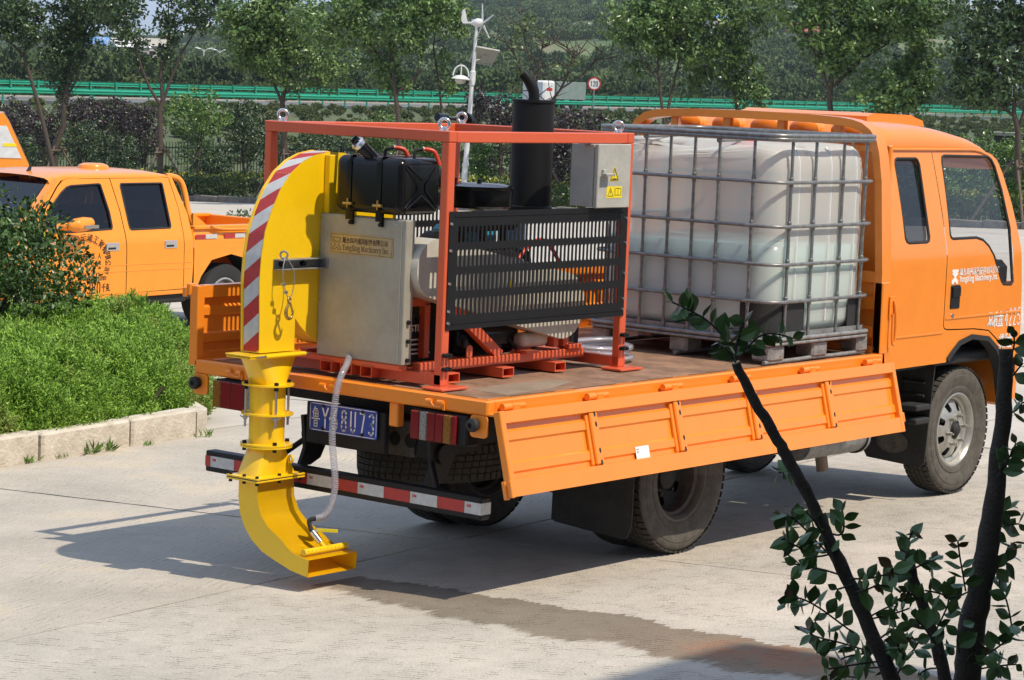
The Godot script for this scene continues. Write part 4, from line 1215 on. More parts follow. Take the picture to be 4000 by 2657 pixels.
func make_far_woods() -> void:
	var meshes := [clump_mesh(1, 330), clump_mesh(2, 330), clump_mesh(3, 330)]
	rng.seed = 91
	var hill := []
	var belt := []
	for t in 26000:
		var az := rng.randf_range(0.66, 1.135)
		var l := sqrt(rng.randf_range(300.0 * 300.0, 1180.0 * 1180.0))
		var x := -8.8 + sin(az) * l
		var z := 7.15 - cos(az) * l
		var y := land(x, z)
		var wood := hill_noise.get_noise_2d(az * 300.0 + 31.0, y * 3.4) + hill_noise.get_noise_2d(x * 0.3, z * 0.3) * 0.5
		var keep := (clampf((wood - 0.02) * 5.0, 0.0, 0.9) if wood > 0.02 else 0.012)
		if l > 1020.0: keep = 0.6
		if l < 420.0: keep = maxf(keep, 0.10)
		if rng.randf() > keep: continue
		var s := rng.randf_range(1.5, 3.4) * (1.0 if l < 900.0 else 1.3)
		var c := mixc(Color(0.07, 0.12, 0.04), Color(0.15, 0.21, 0.07))
		hill.append([Transform3D(Basis(Vector3.UP, rng.randf() * TAU).scaled(Vector3(s * 0.95, s, s * 0.95)), Vector3(x, y - 0.3, z)), c])
	for t in 2600:
		var x := rng.randf_range(20.0, 420.0)
		var z := road_z(x) - 15.0 - absf(rng.randfn()) * 26.0
		var y := land(x, z)
		if not in_far_view(x, z): continue
		var near := -z + road_z(x) - 15.0
		var s := rng.randf_range(1.2, 1.7) if near < 5.0 else rng.randf_range(1.6, 3.3)
		var c := mixc(Color(0.045, 0.08, 0.025), Color(0.10, 0.155, 0.042))
		if near < 5.0: c = mixc(Color(0.05, 0.08, 0.02), Color(0.11, 0.14, 0.035))
		belt.append([Transform3D(Basis(Vector3.UP, rng.randf() * TAU).scaled(Vector3(s * 0.8, s, s * 0.8)), Vector3(x, y - 0.2, z)), c])
	scatter("hillside_woods", "dark woods scattered over the terraced hillside", "woods", meshes, hill)
	scatter("roadside_trees", "belt of dense green trees behind the far crash barrier", "trees", meshes, belt)
	# rough grass and scrub on the bank this side of the highway
	var g := []
	rng.seed = 93
	for t in 5200:
		var x := rng.randf_range(49.0, 240.0)
		var z := rng.randf_range(-118.0, -20.0)
		if z < road_z(x) + 3.0 or not in_far_view(x, z): continue
		var s := rng.randf_range(0.25, 0.6)
		g.append([Transform3D(Basis(Vector3.UP, rng.randf() * TAU).scaled(Vector3(s * 1.3, s, s * 1.3)), Vector3(x, land(x, z) - 0.05, z)), mixc(Color(0.06, 0.10, 0.025), Color(0.16, 0.18, 0.06))])
	scatter("bank_grass", "rough grass on the bank below the highway", "grass", meshes, g)

func in_far_view(x: float, z: float) -> bool:
	var d := Vector2(x + 8.8, z - 7.15)
	return absf(atan2(d.x, -d.y) - 0.897) < 0.24

# ---------------------------------------------------------------- kerb, street furniture, far things
func make_kerb() -> void:
	var k := Node3D.new()
	k.name = "kerb"
	add_child(k)
	tag(k, "pale concrete kerb stones round the juniper bed", "", "", "structure")
	var front := func(x: float) -> float: return -5.30 - 0.154 * (x - 1.96)
	for s in [[-0.98, -0.02], [0.0, 0.955], [0.985, 1.945], [1.975, 2.868], [2.888, 3.60]]:
		var a := Vector3(s[0], 0, front.call(s[0]))
		var b := Vector3(s[1], 0, front.call(s[1]))
		var st := mb()
		var ang := atan2(-(b.z - a.z), b.x - a.x)
		var x := Transform3D(Basis(Vector3.UP, ang), Vector3(a.x, gy(a.z), a.z))
		box(st, Vector3(0, -0.08, -0.13), Vector3(a.distance_to(b), 0.185 + rng.randf_range(-0.006, 0.006), 0), 0.016, x)
		part("kerb_stone", st, M.concrete_kerb, k)
	var st2 := mb()
	prism(st2, poly([3.605, -5.56, 3.70, -5.575, 3.80, -5.66, 4.22, -6.36, 4.10, -6.43, 3.70, -5.74, 3.605, -5.69]), -0.19, Transform3D(Basis(Vector3.RIGHT, Vector3.BACK, Vector3.UP), Vector3(0, gy(-5.7) + 0.175, 0)))
	part("kerb_stone", st2, M.concrete_kerb, k)
	# the far kerb, stones of about a metre
	var far := Node3D.new()
	far.name = "far_kerb"
	add_child(far)
	tag(far, "low grey kerb along the far side of the yard, below the hedge", "", "", "structure")
	rng.seed = 3
	var z := -66.0
	while z < -12.0:
		var l := rng.randf_range(0.95, 1.05)
		var s := mb()
		box(s, Vector3(45.6, gy(z) - 0.1, z), Vector3(45.85, gy(z) + 0.2 + rng.randf_range(-0.015, 0.015), z + l - 0.015), 0.012)
		part("kerb_stone", s, M.kerb_old, far)
		z += l

func make_wind_lamp() -> void:
	var o := thing("street_lamp", "tall white street lamp with a small wind turbine and a solar panel", "street lamp", Vector3(46.0, gy(-38.6) - 0.05, -38.6), -0.897)
	o.rotation.z = -0.042
	var w: Material = M.white_paint
	var st := mb()
	lathe(st, Transform3D.IDENTITY, [Vector2(0.0, 0.0), Vector2(0.15, 0.0), Vector2(0.15, 0.03), Vector2(0.088, 0.05), Vector2(0.082, 1.28), Vector2(0.098, 1.30), Vector2(0.098, 1.36), Vector2(0.074, 1.38), Vector2(0.06, 3.55), Vector2(0.085, 3.58), Vector2(0.085, 3.95), Vector2(0.055, 3.98), Vector2(0.04, 5.22), Vector2(0.0, 5.22)], 20)
	part("pole", st, w, o)
	st = mb()
	lathe(st, Transform3D(Basis.IDENTITY, Vector3(-0.33, 3.72, 0.1)), [Vector2(0.27, 0.0), Vector2(0.2, 0.06), Vector2(0.1, 0.1), Vector2(0.0, 0.11)], 20)
	path(st, [Vector3(0, 3.70, 0.0), Vector3(-0.2, 3.74, 0.06)], 0.03, 8)
	part("lamp_shade", st, w, o)
	st = mb()
	lathe(st, Transform3D(Basis.IDENTITY, Vector3(-0.33, 3.72, 0.1)), [Vector2(0.0, -0.15), Vector2(0.09, -0.135), Vector2(0.15, -0.08), Vector2(0.165, -0.002)], 20)
	part("lamp_bowl", st, M.cream, o)
	st = mb()
	var arc := []
	for i in 13:
		var a := PI * i / 12.0
		arc.append(Vector3(-0.33 + cos(a) * 0.22, 3.80 + sin(a) * 0.3, 0.1))
	path(st, arc, 0.022, 8)
	path(st, [Vector3(-0.33, 3.8, 0.1), Vector3(-0.33, 4.1, 0.1)], 0.02, 8)
	part("lamp_hoop", st, w, o)
	st = mb()
	var px := Transform3D(Basis.from_euler(Vector3(0.75, 0.35, -0.12)), Vector3(0.27, 4.42, -0.25))
	box(st, Vector3(-0.36, -0.3, -0.02), Vector3(0.36, 0.3, 0.02), 0.004, px)
	for e in [[-0.36, -0.3, 0.36, -0.26], [-0.36, 0.26, 0.36, 0.3], [-0.36, -0.26, -0.32, 0.26], [0.32, -0.26, 0.36, 0.26]]:
		box(st, Vector3(e[0], e[1], 0.021), Vector3(e[2], e[3], 0.04), 0.002, px)
	box(st, Vector3(-0.08, -0.05, 0.021), Vector3(0.05, 0.07, 0.06), 0.01, px)
	path(st, [Vector3(0, 4.25, 0), Vector3(0.2, 4.32, -0.18)], 0.022, 6)
	part("solar_panel", st, M.grey_box, o)
	st = mb()
	lathe(st, Transform3D(Basis(Vector3(0, 0, 1), PI / 2 + 0.1) * Basis(Vector3.UP, 0.4), Vector3(0.03, 5.32, 0)), [Vector2(0.0, -0.16), Vector2(0.1, -0.12), Vector2(0.13, 0.0), Vector2(0.1, 0.1), Vector2(0.03, 0.2), Vector2(0.02, 0.42), Vector2(0.0, 0.42)], 16)
	prism(st, poly([-0.40, 5.28, -0.25, 5.30, -0.30, 5.44, -0.33, 5.58, -0.37, 5.66, -0.42, 5.66, -0.44, 5.56, -0.44, 5.34]), 0.02)
	part("turbine_body", st, w, o)
	for k in 5:
		var b := mb()
		var x := Transform3D(Basis(Vector3.UP, -0.95) * Basis(Vector3(0, 0, 1), TAU * k / 5.0 + 0.15), Vector3(0.16, 5.31, 0.02))
		prism(b, poly([-0.035, 0.08, 0.035, 0.08, 0.02, 0.55, -0.015, 0.56]), 0.014, x)
		part("turbine_blade", b, w, o)

func make_sign() -> void:
	var at := Vector3(145.3, -0.62, -108.9)
	var o := thing("speed_limit_sign", "round white speed limit sign with red rim reading 120", "road sign", at, -0.929)
	var st := mb()
	cyl(st, Vector3(0, 0, 0), Vector3(0, 2.0, 0), 0.05)
	part("pole", st, M.galvanised_pale, o)
	var x := Transform3D(Basis(Vector3.RIGHT, PI / 2), Vector3(0, 2.42, 0.03))
	st = mb()
	lathe(st, x, [Vector2(0, -0.02), Vector2(0.5, -0.02), Vector2(0.5, 0.02), Vector2(0, 0.02)], 32)
	part("sign_rim", st, M.red_print, o)
	st = mb()
	lathe(st, x, [Vector2(0.40, 0.0), Vector2(0.40, 0.03), Vector2(0, 0.03)], 32)
	part("sign_face", st, M.white_print, o)
	st = mb()
	write(st, "120", 0.19, 0.36, 0.055, Transform3D(Basis.IDENTITY, Vector3(-0.305, 2.24, 0.062)), 0.08, 0.003)
	part("lettering", st, M.black_print, o)

func make_rails() -> void:
	var prof := [Vector2(0, 0.155), Vector2(0.06, 0.10), Vector2(0.06, 0.05), Vector2(0.015, 0.02), Vector2(0.015, -0.02), Vector2(0.06, -0.05), Vector2(0.06, -0.10), Vector2(0, -0.155)]
	for r in [[0.9, "green steel crash barrier on the near side of the highway", 1.0], [-12.6, "green steel crash barrier on the far side of the highway", -1.0]]:
		var o := thing("crash_barrier", r[1], "crash barrier", Vector3(90, -0.5, road_z(90.0) + r[0]), 0.0, "green crash barriers along the highway")
		for h in ([0.66] if r[2] > 0.0 else [0.55, 0.98]):
			var st := mb()
			for i in 30:
				var x0 := -40.0 + i * 10.0
				var a := Vector3(x0, h, -0.11 * x0)
				var b := Vector3(x0 + 10.0, h, -0.11 * (x0 + 10.0))
				for k in prof.size() - 1:
					var p := Vector3(0, prof[k].y, prof[k].x * r[2])
					var q := Vector3(0, prof[k + 1].y, prof[k + 1].x * r[2])
					quad(st, a + p, b + p, b + q, a + q, (a + b) * 0.5 + Vector3(0, 0, -0.3 * r[2]))
			part("rail_beam", st, M.guard_green, o)
		var pm_ := mb()
		lathe(pm_, Transform3D.IDENTITY, [Vector2(0, -0.3), Vector2(0.07, -0.3), Vector2(0.07, 0.84 if r[2] > 0.0 else 1.12), Vector2(0, 0.85 if r[2] > 0.0 else 1.13)], 8)
		pm_.generate_normals()
		var mesh := pm_.commit()
		for i in 100:
			var x0 := -40.0 + i * 2.6
			inst("post", mesh, M.guard_green, o).position = Vector3(x0, 0, -0.11 * x0 - 0.08 * r[2])

func make_fence() -> void:
	var o := thing("iron_fence", "dark iron railing fence behind the shrubs on the far side", "fence", Vector3(55.5, gy(-45), -45))
	var bars := mb()
	var rails := mb()
	for i in 290:
		var z := -25.0 + i * 0.16
		var y := gy(-45 + z) - gy(-45)
		box(bars, Vector3(-0.01, y, z - 0.01), Vector3(0.01, y + 1.75, z + 0.01), 0.0)
	tag(part("bars", bars, M.iron, o), "", "", "", "stuff")
	for h in [0.3, 1.55]:
		var st := mb()
		for i in 12:
			var z0 := -25.0 + i * 4.0
			bar(st, Vector3(0.02, gy(-45 + z0) - gy(-45) + h, z0), Vector3(0.02, gy(-45 + z0 + 4) - gy(-45) + h, z0 + 4), 0.04, 0.05, 0.0)
		part("rail", st, M.iron, o)
	for i in 16:
		var z := -25.0 + i * 3.0
		var st := mb()
		var y := gy(-45 + z) - gy(-45)
		box(st, Vector3(-0.05, y - 0.2, z - 0.05), Vector3(0.05, y + 1.95, z + 0.05), 0.006)
		part("post", st, M.iron, o)

func make_wall() -> void:
	var o := thing("boundary_wall", "dark grey boundary wall with a pale coping at the right edge", "wall", Vector3(58.0, gy(-22), -22))
	for i in 6:
		var z := -6.4 + i * 3.0
		var st := mb()
		box(st, Vector3(-0.08, -0.6, z + 0.03), Vector3(0.08, 2.0, z + 2.97), 0.01)
		part("panel", st, M.dark_wall, o)
		st = mb()
		box(st, Vector3(-0.2, 2.0, z), Vector3(0.2, 2.11, z + 2.995), 0.01)
		part("coping", st, M.pale_cap, o)

func make_far_things() -> void:
	# lamps on the road beyond
	var spots := [[448, 420.0, 4.7, 1.0], [485, 425.0, 4.6, 1.0], [524, 430.0, 4.5, 1.0], [226, 470.0, 6.0, 1.0], [250, 480.0, 5.6, 1.0], [140, 500.0, 6.2, 1.0], [1650, 300.0, 4.0, -1.0]]
	var lb := ["white twin arm street lamp, nearest the right of the distant row", "white twin arm street lamp, second of the distant row", "white twin arm street lamp, third of the distant row", "distant white street lamp between the two leftmost trees", "distant white street lamp close right of another between left trees", "distant white street lamp seen through the leftmost tree", "single white street lamp on the far road behind the water tank"]
	for i in spots.size():
		var s: Array = spots[i]
		var az: float = 0.897 + atan((s[0] * 1.6942 - 2000.0) / 9874.0)
		var x: float = -8.8 + sin(az) * s[1]
		var z: float = 7.15 - cos(az) * s[1]
		var o := thing("street_lamp", lb[i], "street lamp", Vector3(x, land(x, z), z), -az, "far street lamps beyond the highway")
		var h: float = s[2] - land(x, z) - 0.5
		if s[3] < 0: h = 3.2
		var st := mb()
		cyl(st, Vector3(0, -1, 0), Vector3(0, h, 0), 0.11, 0.07, 8)
		part("pole", st, M.white_paint, o)
		st = mb()
		for a in ([-1.0, 1.0] if s[3] > 0 else [-1.0]):
			path(st, curve([Vector3(0, h - 0.5, 0), Vector3(a * 0.3, h, 0), Vector3(a * 0.75, h + 0.12, 0)], 4), 0.05, 6)
			lathe(st, Transform3D(Basis(Vector3(0, 0, 1), a * 0.2), Vector3(a * 1.0, h + 0.1, 0)).scaled_local(Vector3(0.5, 0.14, 0.22)), [Vector2(0, -1), Vector2(0.8, -0.6), Vector2(1, 0), Vector2(0.8, 0.6), Vector2(0, 1)], 10)
		part("lamp_head", st, M.white_paint, o)
	# small houses at the foot of the hill
	var hs := [[275, 520.0, 7.0, "white_paint", "small white house beyond the highway, behind the open forking tree"], [318, 560.0, 8.0, "plaster", "pale house beyond the highway, right of the small white one"], [205, 620.0, 6.0, "sky_blue_cloth", "small blue roofed hut between the two leftmost trees"], [1628, 560.0, 6.5, "sky_blue_cloth", "small blue roofed hut on the slope above the tank headboard"], [1820, 540.0, 6.0, "brick_red", "small red roofed house left of the wide forking tree"], [1990, 600.0, 6.0, "white_paint", "small pale roofed house behind the wide forking tree"]]
	for i in hs.size():
		var s: Array = hs[i]
		var az: float = 0.897 + atan((s[0] * 1.6942 - 2000.0) / 9874.0)
		var x: float = -8.8 + sin(az) * s[1]
		var z: float = 7.15 - cos(az) * s[1]
		var o := thing("house", s[4], "house", Vector3(x, land(x, z) - 0.3, z), -az + 0.4)
		var st := mb()
		var w: float = s[2]
		box(st, Vector3(-w / 2, 0, -2.5), Vector3(w / 2, 3.6, 2.5), 0.02)
		part("wall", st, M.plaster, o)
		st = mb()
		prism(st, poly([-2.9, 3.5, 2.9, 3.5, 0, 5.2]), w + 0.6, Transform3D(Basis(Vector3(0, 0, -1), Vector3.UP, Vector3.RIGHT), Vector3(-w / 2 - 0.3, 0, 0)))
		part("roof", st, M[s[3]], o)
		for k in 3:
			st = mb()
			box(st, Vector3(-w * 0.34 + k * w * 0.26, 1.2, 2.5), Vector3(-w * 0.34 + k * w * 0.26 + 0.9, 2.4, 2.56), 0.01)
			part("window", st, M.glass_dark, o)
	# back of a large board beyond the highway on the right
	var az := 1.081
	var bo := thing("billboard", "blue grey back of a large board standing beyond the highway at right", "billboard", Vector3(-8.8 + sin(az) * 330.0, -0.5, 7.15 - cos(az) * 330.0), -az + 0.5)
	for i in 4:
		var st := mb()
		box(st, Vector3(-3.4 + i * 1.7, 1.6, -0.1), Vector3(-3.4 + i * 1.7 + 1.64, 6.0, 0.1), 0.02)
		part("panel", st, M.panel_grey, bo)
	for s in [-2.2, 2.2]:
		var st := mb()
		cyl(st, Vector3(s, -1.5, 0.3), Vector3(s, 5.6, 0.3), 0.18)
		part("leg", st, M.panel_grey, bo)
	# lorry on the highway
	var la := 0.897 + atan((1288.0 * 1.6942 - 2000.0) / 9874.0)
	var lx := -8.8 + sin(la) * 205.0
	var lo := thing("lorry", "white and grey lorry on the highway behind the exhaust stack", "lorry", Vector3(lx + 7.0, -0.5, road_z(lx + 7.0) - 6.0), 0.11)
	var st := mb()
	box(st, Vector3(-3.3, 0.55, -1.1), Vector3(-1.5, 2.35, 1.1), 0.15)
	part("cab", st, M.white_paint, lo)
	st = mb()
	box(st, Vector3(-1.35, 0.8, -1.15), Vector3(3.4, 2.3, 1.15), 0.03)
	part("cargo_body", st, M.lorry_grey, lo)
	st = mb()
	box(st, Vector3(-2.9, 1.5, 1.101), Vector3(-2.0, 1.75, 1.11), 0.0)
	part("red_mark", st, M.red_print, lo)
	for wx in [-2.4, 1.6, 2.7]:
		for wz in [-0.95, 0.95]:
			var t := mb()
			cyl(t, Vector3(wx, 0.45, wz - 0.15), Vector3(wx, 0.45, wz + 0.15), 0.45, 0.45, 14)
			part("wheel", t, M.rubber, lo)
	# bare sandy scar on the hillside
	var sa := 0.915
	var l := 320.0
	while l < 1080.0 and (land(-8.8 + sin(sa) * l, 7.15 - cos(sa) * l) - 2.42) / l < tan(deg_to_rad(0.96)): l += 6.0
	var sc := mb()
	rng.seed = 17
	var ring := []
	for i in 18:
		var a := TAU * i / 18.0
		var rr := rng.randf_range(0.7, 1.15)
		var aa := sa + cos(a) * rr * 0.0094 + sin(a) * 0.003
		var ll := l + sin(a) * rr * 26.0 - cos(a) * 10.0
		var x := -8.8 + sin(aa) * ll
		var z := 7.15 - cos(aa) * ll
		ring.append(Vector3(x, land(x, z) + 1.6, z))
	var mid := Vector3.ZERO
	for v in ring: mid += v / 18.0
	for i in 18: tri(sc, mid, ring[i], ring[(i + 1) % 18], mid - Vector3(0, 50, 0))
	tag(part("sand_scar", sc, M.pale_cap), "bare pale sand bank on the hillside", "", "", "structure")

func make_office() -> void:
	# the building behind the photographer: its roof corner throws the shadow at the bottom right
	var h := 9.5
	var x1 := 0.05 + 0.05 * h
	var z0 := 1.33 + 0.673 * h
	var o := thing("office_building", "plain plastered building behind the photographer whose roof shades the foreground", "building", Vector3(x1 - 13.0, 0.3, z0 + 6.0))
	var st := mb()
	box(st, Vector3(-13, -1.2, -6), Vector3(13, h - 0.3, 6), 0.02)
	part("wall", st, M.plaster, o)
	for f in 3:
		for k in 7:
			st = mb()
			box(st, Vector3(-12 + k * 3.6, 0.8 + f * 3.0, -6.05), Vector3(-10 + k * 3.6, 2.5 + f * 3.0, -5.99), 0.02)
			part("window", st, M.glass_dark, o)

func make_sweeper() -> void:
	var az := 0.697
	var o := thing("orange_truck", "orange and white tail of another truck cut off by the left edge", "truck", Vector3(-8.8 + sin(az) * 72.0, gy(7.15 - cos(az) * 72.0), 7.15 - cos(az) * 72.0), -az)
	var e := 0.62
	var b := mb()
	prism(b, poly([-3.0, 0.9, e, 0.9, e + 0.02, 1.15, e - 0.55, 2.35, e - 0.72, 2.6, -3.0, 2.6]), 2.0, Transform3D(Basis.IDENTITY, Vector3(0, 0, -2.0)))
	part("body", b, M.pickup_orange, o)
	b = mb()
	prism(b, poly([-2.8, 1.36, e - 0.2, 1.36, e - 0.62, 2.25, -2.8, 2.25]), 0.02)
	part("white_panel", b, M.white_paint, o)
	b = mb()
	prism(b, poly([-0.1, 1.68, e - 0.33, 1.68, e - 0.36, 1.77, -0.1, 1.77]), 0.03)
	part("yellow_mark", b, M.sticker_yellow, o)
	b = mb()
	box(b, Vector3(e - 0.14 - 0.15, 0.96, 0), Vector3(e - 0.01, 1.02, 0.012), 0)
	part("white_reflector", b, M.tape_white, o)
	b = mb()
	box(b, Vector3(e - 0.14 - 0.45, 0.96, 0), Vector3(e - 0.3, 1.02, 0.012), 0)
	part("red_reflector", b, M.tape_red, o)
	for z in [-1.7, -0.25]:
		b = mb()
		cyl(b, Vector3(-0.75, 0.48, z - 0.14), Vector3(-0.75, 0.48, z + 0.14), 0.48, 0.48, 20)
		part("wheel", b, M.rubber, o)

# ---------------------------------------------------------------- wheels
func tyre_mesh(R: float, rim: float, w: float) -> ArrayMesh:
	var st := mb()
	var h := w * 0.5
	lathe(st, Transform3D(Basis(Vector3.RIGHT, Vector3(0, 0, 1), Vector3(0, -1, 0)), Vector3.ZERO), [Vector2(rim - 0.012, -h * 0.62), Vector2(rim + 0.012, -h * 0.8), Vector2(rim + 0.03, -h * 0.88), Vector2(rim + 0.045, -h * 0.90), Vector2(rim + 0.05, -h * 0.86), Vector2(lerpf(rim, R, 0.5), -h * 1.0), Vector2(lerpf(rim, R, 0.66), -h * 1.0), Vector2(lerpf(rim, R, 0.68), -h * 0.97), Vector2(lerpf(rim, R, 0.8), -h * 0.96), Vector2(R - 0.022, -h * 0.88), Vector2(R - 0.012, -h * 0.78), Vector2(R - 0.012, h * 0.78), Vector2(R - 0.022, h * 0.88), Vector2(lerpf(rim, R, 0.8), h * 0.96), Vector2(lerpf(rim, R, 0.68), h * 0.97), Vector2(lerpf(rim, R, 0.66), h * 1.0), Vector2(lerpf(rim, R, 0.5), h * 1.0), Vector2(rim + 0.05, h * 0.86), Vector2(rim + 0.045, h * 0.90), Vector2(rim + 0.03, h * 0.88), Vector2(rim + 0.012, h * 0.8), Vector2(rim - 0.012, h * 0.62)], 56, 30.0)
	st.generate_normals()
	return st.commit()

# blocks of tread: five ribs cut by zigzag slots, and shoulder lugs
func tread_mesh(R: float, w: float) -> ArrayMesh:
	var st := mb()
	var n := 56
	for rib in 5:
		var z0 := -w * 0.40 + rib * w * 0.16 + 0.003
		var z1 := z0 + w * 0.16 - 0.006
		for k in n:
			var a0 := TAU * (k + 0.05) / n + rib * 0.02
			var a1 := TAU * (k + (0.80 if rib == 0 or rib == 4 else 0.95)) / n + rib * 0.02
			var c0 := Vector3(cos(a0), sin(a0), 0)
			var c1 := Vector3(cos(a1), sin(a1), 0)
			var lo := R - 0.014
			if rib == 0: z0 = -w * 0.45
			if rib == 4: z1 = w * 0.45
			var dz0 := 0.0
			var r0 := R - (0.006 if rib == 0 else 0.0)
			var r1 := R - (0.006 if rib == 4 else 0.0)
			var A := c0 * r0 + Vector3(0, 0, z0)
			var B := c1 * r0 + Vector3(0, 0, z0 + dz0)
			var C := c1 * r1 + Vector3(0, 0, z1 + dz0)
			var D := c0 * r1 + Vector3(0, 0, z1)
			quad(st, A, B, C, D, Vector3.ZERO)
			quad(st, A, B, c1 * lo + Vector3(0, 0, z0), c0 * lo + Vector3(0, 0, z0), Vector3(A.x, A.y, 0) * 0.9 + Vector3(0, 0, (z0 + z1) * 0.5))
			quad(st, D, C, c1 * lo + Vector3(0, 0, z1), c0 * lo + Vector3(0, 0, z1), Vector3(A.x, A.y, 0) * 0.9 + Vector3(0, 0, (z0 + z1) * 0.5))
			quad(st, B, C, c1 * lo + Vector3(0, 0, z1), c1 * lo + Vector3(0, 0, z0), (A + D) * 0.5)
			quad(st, A, D, c0 * lo + Vector3(0, 0, z1), c0 * lo + Vector3(0, 0, z0), (B + C) * 0.5)
	st.generate_normals()
	return st.commit()

# pressed steel wheel face with oval hand holes, facing +z
func wheel_disc(r_in: float, r_out: float, holes: int, hr: float, hs: float, dish: float) -> ArrayMesh:
	var st := mb()
	st.set_smooth_group(1)
	var na := holes * 16
	var rings := [r_in, r_in + (hr - hs - r_in) * 0.6, hr - hs, hr - hs * 0.8, hr - hs * 0.4, hr, hr + hs * 0.4, hr + hs * 0.8, hr + hs, r_out * 0.985, r_out]
	for i in rings.size() - 1:
		var ra: float = rings[i]
		var rb: float = rings[i + 1]
		var mid := (ra + rb) * 0.5
		for k in na:
			var ang := (float(k) + 0.5) / na * holes
			var frac := absf(ang - floorf(ang) - 0.5) * 2.0
			var d := clampf(absf(mid - hr) / hs, 0, 1)
			if i >= 2 and i <= 7 and frac < 0.44 * sqrt(maxf(0.0, 1.0 - d * d)): continue
			var a0 := TAU * k / na
			var a1 := TAU * (k + 1) / na
			var za := dish * pow(clampf((ra - r_in) / (r_out - r_in), 0, 1), 2.2)
			var zb := dish * pow(clampf((rb - r_in) / (r_out - r_in), 0, 1), 2.2)
			quad(st, Vector3(cos(a0) * ra, sin(a0) * ra, za), Vector3(cos(a1) * ra, sin(a1) * ra, za), Vector3(cos(a1) * rb, sin(a1) * rb, zb), Vector3(cos(a0) * rb, sin(a0) * rb, zb), Vector3(0, 0, -5))
	st.generate_normals()
	return st.commit()

func rim_barrel(rim: float, h0: float, h1: float) -> ArrayMesh:
	var st := mb()
	lathe(st, Transform3D(Basis(Vector3.RIGHT, Vector3(0, 0, 1), Vector3(0, -1, 0)), Vector3.ZERO), [Vector2(rim + 0.018, h1 - 0.006), Vector2(rim + 0.02, h1), Vector2(rim + 0.008, h1 + 0.003), Vector2(rim - 0.006, h1 - 0.01), Vector2(rim - 0.012, h1 - 0.035), Vector2(rim - 0.026, h1 - 0.045), Vector2(rim - 0.03, h0)], 48, 40.0)
	st.generate_normals()
	return st.commit()

var tyre7: ArrayMesh
var tread7: ArrayMesh

# side +1: its outer face looks to +z
func wheel(parent: Node, at: Vector3, side: float, front: bool, called := "wheel") -> void:
	var o := MeshInstance3D.new()
	o.name = called
	parent.add_child(o, true)
	o.mesh = tyre7
	o.material_override = M.tyre_side
	o.transform = Transform3D(Basis.IDENTITY if side > 0 else Basis(Vector3.UP, PI), at)
	inst("tread", tread7, M.tread, o)
	if front:
		inst("rim", rim_barrel(0.207, -0.05, 0.074), M.wheel_silver, o)
		inst("wheel_disc", wheel_disc(0.058, 0.182, 8, 0.143, 0.026, -0.05), M.wheel_silver, o).position.z = 0.072
		var hub := mb()
		lathe(hub, Transform3D(Basis(Vector3.RIGHT, Vector3(0, 0, 1), Vector3(0, -1, 0)), Vector3.ZERO), [Vector2(0.185, -0.02), Vector2(0.185, 0.0), Vector2(0.06, 0.02), Vector2(0.058, 0.068), Vector2(0.044, 0.07), Vector2(0.04, 0.085), Vector2(0.025, 0.097), Vector2(0.0, 0.1)], 28)
		part("hub", hub, M.chassis, o)
		for k in 6:
			var a := TAU * k / 6.0 + 0.2
			var st := mb()
			cyl(st, Vector3(cos(a) * 0.088, sin(a) * 0.088, 0.07), Vector3(cos(a) * 0.088, sin(a) * 0.088, 0.10), 0.013, 0.012, 6)
			cyl(st, Vector3(cos(a) * 0.088, sin(a) * 0.088, 0.10), Vector3(cos(a) * 0.088, sin(a) * 0.088, 0.112), 0.007, 0.006, 6)
			part("wheel_nut", st, M.wheel_silver, o)
	else:
		inst("rim", rim_barrel(0.207, -0.06, 0.074), M.dusty_rim, o)
		inst("wheel_disc", wheel_disc(0.07, 0.18, 6, 0.137, 0.024, 0.02), M.chassis, o).position.z = -0.055
		var hub := mb()
		lathe(hub, Transform3D(Basis(Vector3.RIGHT, Vector3(0, 0, 1), Vector3(0, -1, 0)), Vector3.ZERO), [Vector2(0.17, -0.08), Vector2(0.07, -0.07), Vector2(0.068, -0.01), Vector2(0.05, 0.0), Vector2(0.0, 0.004)], 24)
		part("hub", hub, M.chassis, o)
		for k in 6:
			var a := TAU * k / 6.0 + 0.2
			var st := mb()
			cyl(st, Vector3(cos(a) * 0.1, sin(a) * 0.1, -0.055), Vector3(cos(a) * 0.1, sin(a) * 0.1, -0.02), 0.013, 0.012, 6)
			part("wheel_nut", st, M.chassis, o)

# ---------------------------------------------------------------- the cab's curved side
func cab_z(y: float) -> float:
	return -0.05 - 0.15 * pow(clampf((y - 1.45) / 0.63, 0, 1), 1.2)

